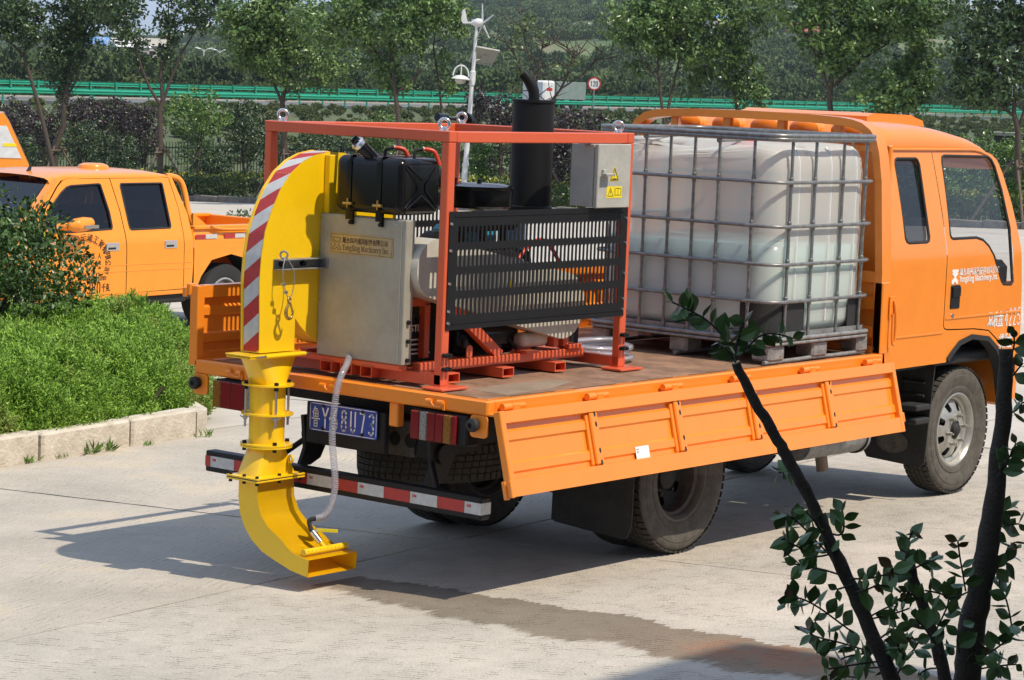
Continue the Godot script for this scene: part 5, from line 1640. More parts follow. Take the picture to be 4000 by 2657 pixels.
func side_sheet(outline: PackedVector2Array, holes: Array, left: bool, push := 0.0) -> SurfaceTool:
	var st := mb()
	var y := 0.40
	while y < 2.1:
		var y2 := y + (0.5 if y < 0.8 else (0.14 if y < 1.40 else 0.045))
		if y2 > 1.40 and y < 1.40 and y > 0.8: y2 = 1.40
		var band := poly([3.0, y, 6.0, y, 6.0, y2, 3.0, y2])
		var pieces: Array = Geometry2D.intersect_polygons(outline, band)
		for h in holes:
			var next := []
			for p in pieces: next.append_array(Geometry2D.clip_polygons(p, h))
			pieces = next
		for p in pieces:
			if Geometry2D.is_polygon_clockwise(p) and pieces.size() > 1: pass
			var idx := Geometry2D.triangulate_polygon(p)
			for i in range(0, idx.size(), 3):
				var v := []
				for k in 3:
					var q: Vector2 = p[idx[i + k]]
					v.append(Vector3(q.x, q.y, cab_z(q.y) + push))
				if (v[2] - v[0]).cross(v[1] - v[0]).z < 0: v = [v[0], v[2], v[1]]
				if left: v = [v[0], v[2], v[1]]
				for k in 3:
					var a: Vector3 = v[k]
					var n := Vector3(0, (cab_z(a.y) - cab_z(a.y + 0.01)) / 0.01, 1).normalized()
					if left:
						a.z = -1.9 - a.z
						n.z = -n.z
					st.set_normal(n)
					st.add_vertex(a)
		y = y2
	return st

func side_ring(outline: PackedVector2Array, depth: float, grow: float, left: bool) -> SurfaceTool:
	# a rubber seal round an opening
	var st := mb()
	var inner: PackedVector2Array = Geometry2D.offset_polygon(outline, -0.014)[0]
	var n := outline.size()
	var outer: PackedVector2Array = Geometry2D.offset_polygon(outline, grow)[0]
	var pts := []
	for q in outline:
		var z := cab_z(q.y) + depth
		pts.append(Vector3(q.x, q.y, (-1.9 - z) if left else z))
	pts.append(pts[0])
	pts.append(pts[1])
	path(st, pts, 0.0095, 6, false)
	return st

const W1 := [3.79, 1.575, 3.80, 1.555, 3.825, 1.545, 4.03, 1.545, 4.055, 1.553, 4.065, 1.575, 4.08, 1.985, 4.07, 2.01, 4.05, 2.02, 3.84, 2.02, 3.815, 2.012, 3.805, 1.985]
const W2 := [4.31, 1.58, 4.318, 1.563, 4.34, 1.556, 4.62, 1.556, 4.70, 1.54, 4.76, 1.505, 4.82, 1.445, 4.87, 1.375, 4.93, 1.29, 4.96, 1.268, 5.06, 1.262, 5.08, 1.28, 5.05, 1.60, 5.02, 1.83, 4.985, 1.97, 4.96, 2.01, 4.92, 2.03, 4.39, 2.036, 4.36, 2.028, 4.348, 2.0]

func make_truck() -> void:
	var o := thing("flatbed_truck", "orange flatbed truck with its right side gate dropped, carrying a blower and a tank", "truck")
	tyre7 = tyre_mesh(0.389, 0.215, 0.19)
	tread7 = tread_mesh(0.389, 0.19)
	var OR: Material = M.orange
	# --- chassis
	for z in [-0.60, -1.30]:
		var st := mb()
		box(st, Vector3(0.25, 0.58, z - 0.035), Vector3(5.0, 0.74, z + 0.035), 0.006)
		part("chassis_rail", st, M.chassis, o)
	for i in 7:
		var st := mb()
		box(st, Vector3(0.3 + i * 0.52, 0.77, -1.86), Vector3(0.38 + i * 0.52, 0.898, -0.04), 0.004)
		part("cross_bearer", st, M.chassis, o)
	var st := mb()
	box(st, Vector3(0.24, 0.575, -1.26), Vector3(0.30, 0.745, -0.64), 0.006)
	var xm := part("rear_cross_member", st, M.dusty_rim, o)
	for z in [-0.886, -0.76, -0.66]:
		st = mb()
		cyl(st, Vector3(0.2385, 0.655, z), Vector3(0.245, 0.655, z), 0.035, 0.035, 18)
		part("hole", st, M.black_matt, xm)
	st = mb()
	for s in [-0.62, -1.28]: box(st, Vector3(1.1, 0.44, s - 0.03), Vector3(2.4, 0.50, s + 0.03), 0.006)
	part("leaf_spring", st, M.chassis, o)
	st = mb()
	cyl(st, Vector3(1.766, 0.389, -0.3), Vector3(1.766, 0.345, -1.6), 0.06)
	lathe(st, Transform3D(Basis(Vector3(0, 0, 1), PI / 2), Vector3(1.766, 0.37, -0.95)), [Vector2(0, -0.16), Vector2(0.14, -0.1), Vector2(0.17, 0), Vector2(0.14, 0.1), Vector2(0, 0.16)], 18)
	part("rear_axle", st, M.chassis, o)
	st = mb()
	cyl(st, Vector3(4.676, 0.38, -0.3), Vector3(4.676, 0.33, -1.6), 0.05)
	part("front_axle", st, M.chassis, o)
	wheel(o, Vector3(1.766, 0.389, -0.212), 1, false)
	wheel(o, Vector3(1.766, 0.384, -0.425), -1, false)
	wheel(o, Vector3(1.766, 0.345, -1.475), 1, false)
	wheel(o, Vector3(1.766, 0.33, -1.69), -1, false)
	wheel(o, Vector3(4.676, 0.389, -0.238), 1, true)
	wheel(o, Vector3(4.676, 0.33, -1.66), -1, true)
	var sp := inst("spare_wheel", tyre7, M.tyre_side, o)
	sp.transform = Transform3D(Basis(Vector3.RIGHT, 1.52), Vector3(0.74, 0.50, -0.93))
	inst("tread", tread7, M.tread, sp)
	inst("rim", rim_barrel(0.207, -0.06, 0.074), M.dusty_rim, sp)
	# --- bed
	st = mb()
	box(st, Vector3(0.055, 0.895, -1.845), Vector3(3.5, 0.932, -0.055), 0.002)
	var fl := part("bed_floor", st, M.bed_floor, o)
	st = mb()
	prism(st, poly([0.28, -0.12, 0.62, -0.14, 0.98, -0.26, 0.95, -0.36, 0.55, -0.38, 0.30, -0.34]), 0.0012, Transform3D(Basis(Vector3.RIGHT, Vector3(0, 0, 1), Vector3.UP), Vector3(0, 0.9322, 0)))
	part("worn_patch", st, M.patch_wood, fl)
	st = mb()
	box(st, Vector3(0.0, 0.867, -1.90), Vector3(0.058, 0.938, 0.0), 0.008)
	var sill := part("rear_sill", st, OR, o)
	for s in [[-1.84, -1.60], [-1.52, -1.2], [-1.0, -0.72], [-0.62, -0.36], [-0.28, -0.10]]:
		st = mb()
		box(st, Vector3(0.044, 0.936, s[0]), Vector3(0.05, 0.9395, s[1]), 0.0)
		part("slit", st, M.chassis, sill)
	for z in [-0.033, -1.867]:
		st = mb()
		box(st, Vector3(0.059, 0.867, z - 0.03), Vector3(3.5, 0.938, z + 0.03), 0.008)
		part("side_sill", st, OR, o)
	for k in 7:
		st = mb()
		box(st, Vector3(0.22 + k * 0.48, 0.937, -0.052), Vector3(0.56 + k * 0.48, 0.9395, -0.046), 0.0)
		part("slit", st, M.chassis, sill)
	for z in [-0.30, -0.97, -1.60]:
		st = mb()
		for d in [-0.035, 0.035]: cyl(st, Vector3(-0.012, 0.905, z + d - 0.02), Vector3(-0.012, 0.905, z + d + 0.012), 0.010, 0.010, 10)
		path(st, curve([Vector3(-0.014, 0.905, z - 0.025), Vector3(-0.016, 0.882, z - 0.022), Vector3(-0.016, 0.882, z + 0.045), Vector3(-0.014, 0.905, z + 0.045)], 3), 0.004, 6)
		box(st, Vector3(-0.010, 0.868, z + 0.042), Vector3(-0.002, 0.905, z + 0.052), 0.001)
		part("rope_hook", st, OR, sill)
	st = mb()
	box(st, Vector3(0.02, 0.752, -0.612), Vector3(0.07, 0.867, -0.556), 0.006)
	part("sill_post", st, OR, o)
	for z in [-0.05, -1.85]:
		st = mb()
		prism(st, rrect(z - 0.05, 0.765, z + 0.05, 0.868, 0.02), 0.01, Transform3D(Basis(Vector3(0, 0, 1), Vector3.UP, Vector3(-1, 0, 0)), Vector3(0.012, 0, 0)))
		var br := part("buffer_plate", st, OR, o)
		st = mb()
		lathe(st, Transform3D(Basis(Vector3.UP, Vector3(-1, 0, 0), Vector3(0, 0, 1)), Vector3(0.0, 0.823, z - 0.016)), [Vector2(0, 0), Vector2(0.026, 0.0), Vector2(0.033, 0.02), Vector2(0.03, 0.036), Vector2(0.012, 0.042), Vector2(0.010, 0.030), Vector2(0, 0.030)], 20)
		part("rubber_buffer", st, M.rubber, br)
	# --- tail lamps
	lamp(o, -0.445, [["lamp_red", 0.055], ["lamp_clear", 0.045], ["lamp_red", 0.05], ["lamp_red", 0.048], ["lamp_amber", 0.05], ["lamp_red", 0.028]], 0.05)
	lamp(o, -1.745, [["lamp_amber", 0.055], ["lamp_red", 0.07], ["lamp_red", 0.095], ["lamp_clear", 0.05], ["lamp_red", 0.05]], 0.0)
	# --- number plate
	st = mb()
	box(st, Vector3(0.075, 0.60, -1.19), Vector3(0.11, 0.80, -0.68), 0.004)
	part("plate_bracket", st, M.black_satin, o)
	st = mb()
	prism(st, rrect(0, 0, 0.44, 0.14, 0.012), 0.003, face(Vector3(0.066, 0.665, -1.158), Vector3(0, 0, 1)))
	var pl := part("number_plate", st, M.plate_blue, o)
	var px := face(Vector3(0.0625, 0.665, -1.158), Vector3(0, 0, 1))
	st = mb()
	var rim := rrect(0.006, 0.006, 0.434, 0.134, 0.01)
	rim.append(rim[0])
	ribbon(st, rim, 0.0035, px)
	write(st, "鲁", 0.05, 0.095, 0.0055, px.translated_local(Vector3(0.018, 0.022, 0)))
	write(st, "Y", 0.045, 0.095, 0.009, px.translated_local(Vector3(0.082, 0.022, 0)))
	write(st, ".", 0.03, 0.095, 0.012, px.translated_local(Vector3(0.123, 0.022, 0)))
	write(st, "68U73", 0.046, 0.095, 0.009, px.translated_local(Vector3(0.145, 0.022, 0)), 0.28)
	part("lettering", st, M.white_print, pl)
	for s in [[0.09, 0.125], [0.345, 0.125], [0.09, 0.015], [0.345, 0.015]]:
		st = mb()
		cyl(st, px * Vector3(s[0], s[1], 0), px * Vector3(s[0], s[1], 0.006), 0.010, 0.007, 10)
		part("bolt", st, M.chassis, pl)
	# --- underrun bar
	st = mb()
	box(st, Vector3(0.0, 0.386, -1.80), Vector3(0.07, 0.490, -0.016), 0.006)
	var ub := part("underrun_bar", st, M.black_satin, o)
	var z := -0.016
	var k2 := 0
	while z > -1.79:
		var l := 0.096 if k2 == 0 else 0.165
		var z0: float = maxf(z - l, -1.799)
		st = mb()
		var wh := k2 % 2 == 0
		box(st, Vector3(-0.0015, 0.412, z0 + 0.0004), Vector3(0.0, 0.466, z - 0.0004 + (0.0015 if k2 == 0 else 0.0)), 0.0)
		if k2 == 0: box(st, Vector3(-0.0015, 0.412, -0.0160), Vector3(0.07, 0.466, -0.0145), 0.0)
		var tp := part("white_reflector" if wh else "red_reflector", st, M.tape_white if wh else M.tape_red, ub)
		if wh and z0 > -1.79: latin("3M", 0.014, face(Vector3(-0.002, 0.437, z0 + 0.012), Vector3(0, 0, 1)), M.red_print, tp, "Droid Sans", "lettering", true)
		z -= l
		k2 += 1
	for s in [[-0.46, -0.33], [-1.27, -1.40]]:
		st = mb()
		prism(st, poly([0.0, 0.72, 0.17, 0.72, 0.20, 0.62, 0.13, 0.50, 0.06, 0.47, -0.02, 0.47, 0.02, 0.56]), 0.02, Transform3D(Basis.IDENTITY, Vector3(0.12, 0, s[0])))
		path(st, [Vector3(0.16, 0.60, s[0]), Vector3(0.06, 0.475, s[1])], 0.014, 6)
		lathe(st, Transform3D(Basis(Vector3.RIGHT, Vector3(0, 0, 1), Vector3(0, -1, 0)), Vector3(0.22, 0.62, s[0] - 0.04)), [Vector2(0, 0), Vector2(0.05, 0), Vector2(0.05, 0.08), Vector2(0, 0.08)], 16)
		part("underrun_bracket", st, M.black_satin, o)
	# --- mud flaps
	st = mb()
	prism(st, poly([-0.60, 0.62, -0.605, 0.165, -0.58, 0.155, -0.15, 0.125, -0.125, 0.135, -0.10, 0.20, -0.095, 0.62]), 0.006, Transform3D(Basis(Vector3(0, 0, 1), Vector3.UP, Vector3(-1, 0, 0)), Vector3(1.30, 0, 0)))
	part("mud_flap", st, M.mud_flap, o)
	st = mb()
	prism(st, poly([-1.78, 0.60, -1.78, 0.10, -1.36, 0.13, -1.36, 0.60]), 0.006, Transform3D(Basis(Vector3(0, 0, 1), Vector3.UP, Vector3(-1, 0, 0)), Vector3(1.30, 0, 0)))
	part("mud_flap", st, M.mud_flap, o)
	st = mb()
	prism(st, poly([-0.52, 0.40, -0.535, 0.28, -0.50, 0.225, -0.14, 0.205, -0.11, 0.24, -0.075, 0.82, -0.52, 0.82]), 0.008, Transform3D(Basis(Vector3(0, 0, 1), Vector3.UP, Vector3(-1, 0, 0)), Vector3(4.23, 0, 0)))
	for y in [0.62, 0.70]: box(st, Vector3(4.205, y, -0.30), Vector3(4.222, y + 0.018, -0.13), 0.006)
	var ff := part("front_mud_flap", st, M.mud_flap, o)
	st = mb()
	lathe(st, Transform3D(Basis(Vector3(0, 0, 1.0), Vector3(-1, 0, 0), Vector3(0, 0.62, 0)), Vector3(4.2225, 0.335, -0.33)), [Vector2(0.105, 0), Vector2(0.105, 0.004), Vector2(0.095, 0.004), Vector2(0.095, 0.001), Vector2(0.0, 0.001)], 28)
	part("oval_emblem", st, M.dusty_rim, ff)
	st = mb()
	for y in [0.475, 0.555]: box(st, Vector3(4.06, y, -0.26), Vector3(4.22, y + 0.035, -0.085), 0.015)
	part("rubber_stop", st, M.rubber, o)
	st = mb()
	box(st, Vector3(3.55, 0.66, -1.7), Vector3(4.22, 0.83, -0.28), 0.01)
	part("cab_underside", st, M.black_matt, o)
	st = mb()
	cyl(st, Vector3(3.1, 0.43, -0.30), Vector3(3.72, 0.43, -0.30), 0.10, 0.10, 24)
	lathe(st, Transform3D(Basis(Vector3(0, 0, 1), -PI / 2), Vector3(3.72, 0.43, -0.30)), [Vector2(0.112, -0.012), Vector2(0.112, 0.012), Vector2(0.0, 0.05)], 24)
	part("air_tank", st, M.galvanised_pale, o)
	st = mb()
	path(st, curve([Vector3(3.30, 0.40, -0.55), Vector3(3.42, 0.385, -0.34), Vector3(3.42, 0.30, -0.32), Vector3(3.42, 0.24, -0.31)], 4), 0.035, 14)
	part("exhaust_tip", st, M.patch_wood, o)
	# --- the dropped side gate
	var V := Vector3(0, -0.37, 0.095).normalized()
	var N := Vector3(0, 0.095, 0.37).normalized()
	var g := Transform3D(Basis(Vector3.RIGHT, V, N), Vector3(0, 0.888, 0.045))
	st = mb()
	sweep_x(st, [Vector2(-0.004, -0.015), Vector2(-0.004, 0.02), Vector2(0.050, 0.02), Vector2(0.058, -0.012), Vector2(0.080, -0.012), Vector2(0.090, -0.001), Vector2(0.128, -0.001), Vector2(0.138, -0.011), Vector2(0.225, -0.011), Vector2(0.235, -0.001), Vector2(0.272, -0.001), Vector2(0.282, -0.011), Vector2(0.300, -0.011), Vector2(0.306, 0.018), Vector2(0.386, 0.018), Vector2(0.386, -0.02)], 0.03, 3.50, g)
	box(st, Vector3(0.03, 0.0, -0.024), Vector3(3.5, 0.386, -0.016), 0.0, g)
	box(st, Vector3(0.008, -0.006, -0.02), Vector3(0.045, 0.388, 0.021), 0.004, g)
	box(st, Vector3(3.475, -0.002, -0.02), Vector3(3.51, 0.388, 0.021), 0.004, g)
	var gate := part("dropped_side_gate", st, OR, o)
	for x in [0.70, 1.39, 2.07, 2.80]:
		st = mb()
		box(st, Vector3(x - 0.052, 0.055, -0.012), Vector3(x - 0.030, 0.302, 0.006), 0.004, g)
		box(st, Vector3(x - 0.03, 0.053, -0.012), Vector3(x + 0.03, 0.302, 0.019), 0.006, g)
		part("rib", st, OR, gate)
		for v in [0.062, 0.110, 0.235, 0.292]:
			st = mb()
			var hx := g * Transform3D(Basis(Vector3(0.55, 0, 0), Vector3(0, 0, 1), Vector3(0, -1, 0)), Vector3(x + 0.006, v, 0.0193))
			lathe(st, hx, [Vector2(0.0135, 0), Vector2(0.013, 0.0006), Vector2(0, 0.0006)], 12)
			part("slot", st, M.black_matt, gate)
	for x in [0.137, 0.776, 1.395, 2.005, 2.672, 3.32]:
		st = mb()
		cyl(st, Vector3(x - 0.06, 0.907, 0.022), Vector3(x + 0.0, 0.907, 0.022), 0.017, 0.017, 12)
		cyl(st, Vector3(x + 0.055, 0.907, 0.022), Vector3(x + 0.10, 0.907, 0.022), 0.013, 0.013, 12)
		box(st, Vector3(x + 0.0, 0.868, 0.018), Vector3(x + 0.055, 0.922, 0.042), 0.006)
		part("hinge", st, OR, gate)
	st = mb()
	box(st, Vector3(0.0, 0.31, -0.03), Vector3(0.022, 0.395, -0.005), 0.004, g)
	box(st, Vector3(0.0, 0.31, 0.012), Vector3(0.022, 0.39, 0.026), 0.004, g)
	box(st, Vector3(3.51, 0.28, -0.01), Vector3(3.54, 0.30, 0.01), 0.003, g)
	box(st, Vector3(3.53, 0.28, -0.01), Vector3(3.545, 0.335, 0.01), 0.003, g)
	part("gate_hook", st, OR, gate)
	st = mb()
	box(st, Vector3(0.01, 0.868, -0.004), Vector3(3.5, 0.880, 0.05), 0.003)
	part("hinge_strip", st, OR, gate)
	# --- left side gate, standing up
	var gl := Transform3D(Basis(Vector3.RIGHT, Vector3.DOWN, Vector3(0, 0, 1)), Vector3(0, 1.305, -1.905))
	st = mb()
	sweep_x(st, [Vector2(0, -0.02), Vector2(0, 0.022), Vector2(0.06, 0.022), Vector2(0.068, -0.006), Vector2(0.10, -0.006), Vector2(0.112, 0.008), Vector2(0.15, 0.008), Vector2(0.16, -0.004), Vector2(0.235, -0.004), Vector2(0.245, 0.008), Vector2(0.285, 0.008), Vector2(0.295, -0.004), Vector2(0.33, -0.004), Vector2(0.335, 0.02), Vector2(0.40, 0.02)], 0.03, 3.5, gl)
	box(st, Vector3(0.0, 0.0, -0.03), Vector3(3.5, 0.40, -0.021), 0.0, gl)
	box(st, Vector3(0.0, 0.0, -0.025), Vector3(0.05, 0.40, 0.023), 0.004, gl)
	var g2 := part("left_side_gate", st, OR, o)
	st = mb()
	box(st, Vector3(-0.012, -0.008, -0.05), Vector3(0.03, 0.05, -0.022), 0.004, gl)
	box(st, Vector3(-0.016, 0.012, -0.075), Vector3(0.0, 0.06, -0.045), 0.004, gl)
	part("gate_hook", st, OR, g2)
	# --- headboard and ladder rack
	st = mb()
	sweep_x(st, [Vector2(0, 0), Vector2(0.0, 0.03), Vector2(0.06, 0.03), Vector2(0.07, 0.0), Vector2(0.14, 0.0), Vector2(0.15, 0.025), Vector2(0.21, 0.025), Vector2(0.22, 0.0), Vector2(0.30, 0.0), Vector2(0.31, 0.025), Vector2(0.37, 0.025), Vector2(0.38, 0.0), Vector2(0.42, 0.0), Vector2(0.42, 0.03), Vector2(0.46, 0.03), Vector2(0.46, 0.0)], 0.04, 1.86, Transform3D(Basis(Vector3(0, 0, -1), Vector3.DOWN, Vector3(-1, 0, 0)), Vector3(3.50, 1.395, 0)))
	part("headboard", st, OR, o)
	st = mb()
	var right := [Vector3(3.51, 0.94, -0.03), Vector3(3.51, 1.40, -0.04), Vector3(3.51, 1.90, -0.075), Vector3(3.51, 2.05, -0.10), Vector3(3.51, 2.115, -0.12), Vector3(3.51, 2.165, -0.158), Vector3(3.51, 2.198, -0.21), Vector3(3.51, 2.213, -0.27), Vector3(3.51, 2.222, -0.35), Vector3(3.51, 2.231, -0.55), Vector3(3.51, 2.234, -0.95)]
	var all := right.duplicate()
	for i in range(right.size() - 2, -1, -1): all.append(Vector3(3.51, right[i].y, -1.9 - right[i].z))
	strap(st, all, Vector3.RIGHT, 0.10, 0.046)
	var rk := part("ladder_rack", st, OR, o)
	st = mb()
	box(st, Vector3(3.49, 2.055, -1.78), Vector3(3.53, 2.095, -0.12), 0.004)
	part("rack_rail", st, OR, rk)
	for z3 in [-1.50, -1.13, -0.755, -0.375]:
		st = mb()
		box(st, Vector3(3.49, 2.09, z3 - 0.026), Vector3(3.53, 2.21, z3 + 0.026), 0.004)
		part("rack_post", st, OR, rk)
	for z3 in [-1.30, -0.60]:
		st = mb()
		box(st, Vector3(3.49, 1.39, z3 - 0.02), Vector3(3.53, 2.06, z3 + 0.02), 0.004)
		part("rack_post", st, OR, rk)
	st = mb()
	box(st, Vector3(3.46, 0.935, -0.062), Vector3(3.54, 1.34, -0.004), 0.006)
	part("gate_post", st, OR, o)
	st = mb()
	path(st, curve([Vector3(3.56, 1.235, 0.012), Vector3(3.565, 1.20, 0.02), Vector3(3.58, 1.10, 0.02), Vector3(3.575, 0.99, 0.02), Vector3(3.55, 0.985, 0.02), Vector3(3.545, 1.06, 0.018), Vector3(3.55, 1.16, 0.016)], 4), 0.008, 8)
	box(st, Vector3(3.525, 1.14, 0.0), Vector3(3.575, 1.26, 0.008), 0.003)
	part("gate_latch", st, OR, o)
	make_cab(o)

func lamp(o: Node, z0: float, cells: Array, black: float) -> void:
	var st := mb()
	var w := black
	for c in cells: w += c[1]
	box(st, Vector3(0.0, 0.712, z0 - 0.004), Vector3(0.09, 0.855, z0 + w + 0.004), 0.008)
	var b := part("tail_lamp", st, M.black_satin, o)
	var z := z0
	for c in cells:
		st = mb()
		box(st, Vector3(-0.018, 0.717, z), Vector3(0.0, 0.850, z + c[1] - 0.0015), 0.004)
		part("lens", st, M[c[0]], b)
		z += c[1]

# a profile in the transform's (y, z) swept along its x
func sweep_x(st: SurfaceTool, prof: Array, x0: float, x1: float, x: Transform3D) -> void:
	for i in prof.size() - 1:
		var p: Vector2 = prof[i]
		var q: Vector2 = prof[i + 1]
		var d := (q - p).normalized() * 0.05
		var ref := x * Vector3((x0 + x1) * 0.5, (p.x + q.x) * 0.5 + d.y, (p.y + q.y) * 0.5 - d.x)
		quad(st, x * Vector3(x0, p.x, p.y), x * Vector3(x1, p.x, p.y), x * Vector3(x1, q.x, q.y), x * Vector3(x0, q.x, q.y), ref)

# a flat bar along points, w wide across `across`, t thick
func strap(st: SurfaceTool, pts: Array, across: Vector3, w: float, t: float) -> void:
	var rings := []
	for i in pts.size():
		var d: Vector3 = (pts[mini(i + 1, pts.size() - 1)] - pts[maxi(i - 1, 0)]).normalized()
		var n := d.cross(across).normalized()
		rings.append([pts[i] + across * w / 2 + n * t / 2, pts[i] - across * w / 2 + n * t / 2, pts[i] - across * w / 2 - n * t / 2, pts[i] + across * w / 2 - n * t / 2])
	for i in pts.size() - 1:
		for k in 4:
			st.set_smooth_group(10 + k)
			quad(st, rings[i][k], rings[i][(k + 1) % 4], rings[i + 1][(k + 1) % 4], rings[i + 1][k], (pts[i] + pts[i + 1]) * 0.5)
	st.set_smooth_group(-1)
	for e in [0, pts.size() - 1]:
		quad(st, rings[e][0], rings[e][1], rings[e][2], rings[e][3], pts[1] if e == 0 else pts[pts.size() - 2])

func gut(x: float) -> float:
	return 2.076 - 0.10 * pow(clampf((x - 4.70) / 0.36, 0, 1.3), 2.2)

func roof_h(x: float) -> float:
	if x < 3.78: return 0.150 - 0.10 * pow((3.78 - x) / 0.16, 2.0)
	if x < 4.10: return 0.150
	return 0.150 - 0.185 * pow((x - 4.10) / 1.0, 2.0)

func make_cab(o: Node) -> void:
	var OR: Material = M.orange
	var rear := poly([3.585, 0.95, 3.60, 0.84, 3.70, 0.83, 4.30, 0.832, 4.36, 0.885, 4.45, 0.945, 4.6, 0.978, 4.8, 0.955, 4.92, 0.885, 5.02, 0.76, 5.09, 0.55, 5.12, 0.55, 5.062, 0.75, 4.955, 0.908, 4.805, 0.990, 4.62, 1.010, 4.45, 1.016, 4.30, 1.022, 4.262, 1.03, 4.247, 1.05, 4.247, 2.066, 3.575, 2.066])
	var door := poly([4.254, 1.055, 4.266, 1.036, 4.30, 1.029, 4.45, 1.023, 4.62, 1.017, 4.808, 0.997, 4.961, 0.915, 5.068, 0.757, 5.127, 0.55, 5.20, 0.55, 5.22, 0.9, 5.20, 1.25, 5.165, 1.5, 5.12, 1.75, 5.07, 1.93, 5.03, 2.01, 4.97, 2.045, 4.88, 2.062, 4.254, 2.066])
	var w1 := poly(W1)
	var w2 := poly(W2)
	for left in [false, true]:
		var q := inst("cab_side", side_sheet(rear, [w1], left).commit(), OR, o)
		var d := inst("door", side_sheet(door, [w2], left).commit(), OR, o)
		part("window_seal", side_ring(w1, -0.004, 0.01, left), M.rubber, q)
		part("window_seal", side_ring(w2, -0.004, 0.01, left), M.rubber, d)
		inst("window", side_sheet(w1, [], left, -0.018).commit(), M.glass_tinted, q)
		inst("window", side_sheet(w2, [], left, -0.016).commit(), M.glass_clear, d)
		# raised lines and gutter
		var st := mb()
		var gp := []
		for i in 21:
			var x := 3.62 + i * 0.071
			var zz := -0.192 if not left else -1.708
			gp.append(Vector3(x, gut(x) - 0.004, zz))
		path(st, gp, 0.010, 6)
		part("gutter", st, OR, q)
		st = mb()
		var zf := -0.049 if not left else -1.851
		box(st, Vector3(3.68, 1.005, zf - 0.002), Vector3(4.24, 1.017, zf + 0.004), 0.002)
		part("trim_line", st, OR, q)
		st = mb()
		box(st, Vector3(4.27, 1.085, zf - 0.002), Vector3(5.2, 1.097, zf + 0.004), 0.002)
		part("trim_line", st, OR, d)
		st = mb()
		var arch := []
		for p in [[4.315, 0.845], [4.36, 0.88], [4.45, 0.938], [4.6, 0.968], [4.8, 0.945], [4.915, 0.878], [5.01, 0.755], [5.08, 0.55]]: arch.append(Vector3(p[0], p[1], -0.075 if not left else -1.825))
		strap(st, arch, Vector3(0, 0, 1), 0.07, 0.03)
		part("wheel_arch_liner", st, M.rubber, q)
		if left: continue
		st = mb()
		box(st, Vector3(4.312, 1.145, -0.07), Vector3(4.425, 1.285, -0.044), 0.012)
		box(st, Vector3(4.322, 1.218, -0.045), Vector3(4.415, 1.272, -0.036), 0.008)
		part("door_handle", st, M.black_satin, d)
		st = mb()
		cyl(st, Vector3(4.345, 1.105, -0.05), Vector3(4.345, 1.105, -0.042), 0.014, 0.013, 14)
		part("door_lock", st, M.steel, d)
		# company name on the door
		var x1 := Transform3D(Basis.IDENTITY, Vector3(4.315, 1.292, -0.0485))
		st = mb()
		for pp in [[0.0, 0.085, 0.075, 0.085, 0.075, 0.073, 0.0375, 0.052, 0.0, 0.073], [0.0, 0.06, 0.03, 0.04, 0.0, 0.018, 0.0, 0.0, 0.02, 0.0, 0.0375, 0.015, 0.055, 0.0, 0.075, 0.0, 0.075, 0.018, 0.045, 0.04, 0.075, 0.06, 0.06, 0.068, 0.0375, 0.05, 0.015, 0.068]]:
			prism(st, poly(pp), 0.0012, x1)
		part("company_mark", st, M.white_print, d)
		st = mb()
		write(st, "烟台同兴模具配件有限公司", 0.036, 0.042, 0.0052, x1.translated_local(Vector3(0.092, 0.046, 0)), 0.12)
		part("lettering", st, M.white_print, d)
		latin("TongXing Machinery Inc.", 0.036, x1.translated_local(Vector3(0.09, -0.004, 0)), M.white_print, d, "Droid Sans", "lettering", true).scale = Vector3(0.84, 1, 1)
		st = mb()
		var x2 := Transform3D(Basis.IDENTITY, Vector3(4.79, 1.015, -0.0485))
		write(st, "总质量", 0.058, 0.085, 0.009, x2.translated_local(Vector3(0, 0, 0)), 0.1)
		write(st, "4225kg", 0.045, 0.10, 0.009, x2.translated_local(Vector3(0.205, -0.002, 0)), 0.18)
		write(st, "载质量", 0.052, 0.08, 0.009, x2.translated_local(Vector3(0.155, -0.135, 0)), 0.1)
		write(st, "1", 0.045, 0.10, 0.009, x2.translated_local(Vector3(0.33, -0.137, 0)), 0.18)
		part("lettering", st, M.white_print, d)
	# roof
	var st := mb()
	st.set_smooth_group(1)
	var prof := [[-0.19, 0.0], [-0.188, 0.25], [-0.20, 0.48], [-0.235, 0.72], [-0.30, 0.86], [-0.42, 0.95], [-0.65, 0.99], [-0.95, 1.0], [-1.25, 0.99], [-1.48, 0.95], [-1.60, 0.86], [-1.665, 0.72], [-1.70, 0.48], [-1.712, 0.25], [-1.71, 0.0]]
	for i in 24:
		for j in prof.size() - 1:
			var v := []
			for e in [[i, j], [i + 1, j], [i + 1, j + 1], [i, j + 1]]:
				var x: float = 3.62 + e[0] * 0.0605
				var bul: float = sin(PI * clampf((prof[e[1]][0] + 0.19) / -1.52, 0, 1)) * 0.06 * clampf((x - 4.5) / 0.6, 0, 1)
				v.append(Vector3(x + bul, gut(x) + roof_h(x) * prof[e[1]][1], prof[e[1]][0]))
			quad(st, v[0], v[1], v[2], v[3], Vector3(4.3, 1.5, -0.95))
	var rf := part("roof", st, OR, o)
	for z in [-0.40, -0.68, -0.95, -1.22, -1.50]:
		st = mb()
		lathe(st, Transform3D(Basis(Vector3(0, 0, 1), -PI / 2), Vector3(3.60, 2.168, z)).scaled_local(Vector3(0.055, 0.7, 0.105)), [Vector2(0, 0), Vector2(0.7, 0.008), Vector2(0.95, 0.03), Vector2(1, 0.08), Vector2(0.95, 0.6), Vector2(0.4, 0.95), Vector2(0, 1.0)], 20)
		part("roof_rib", st, OR, rf)
	st = mb()
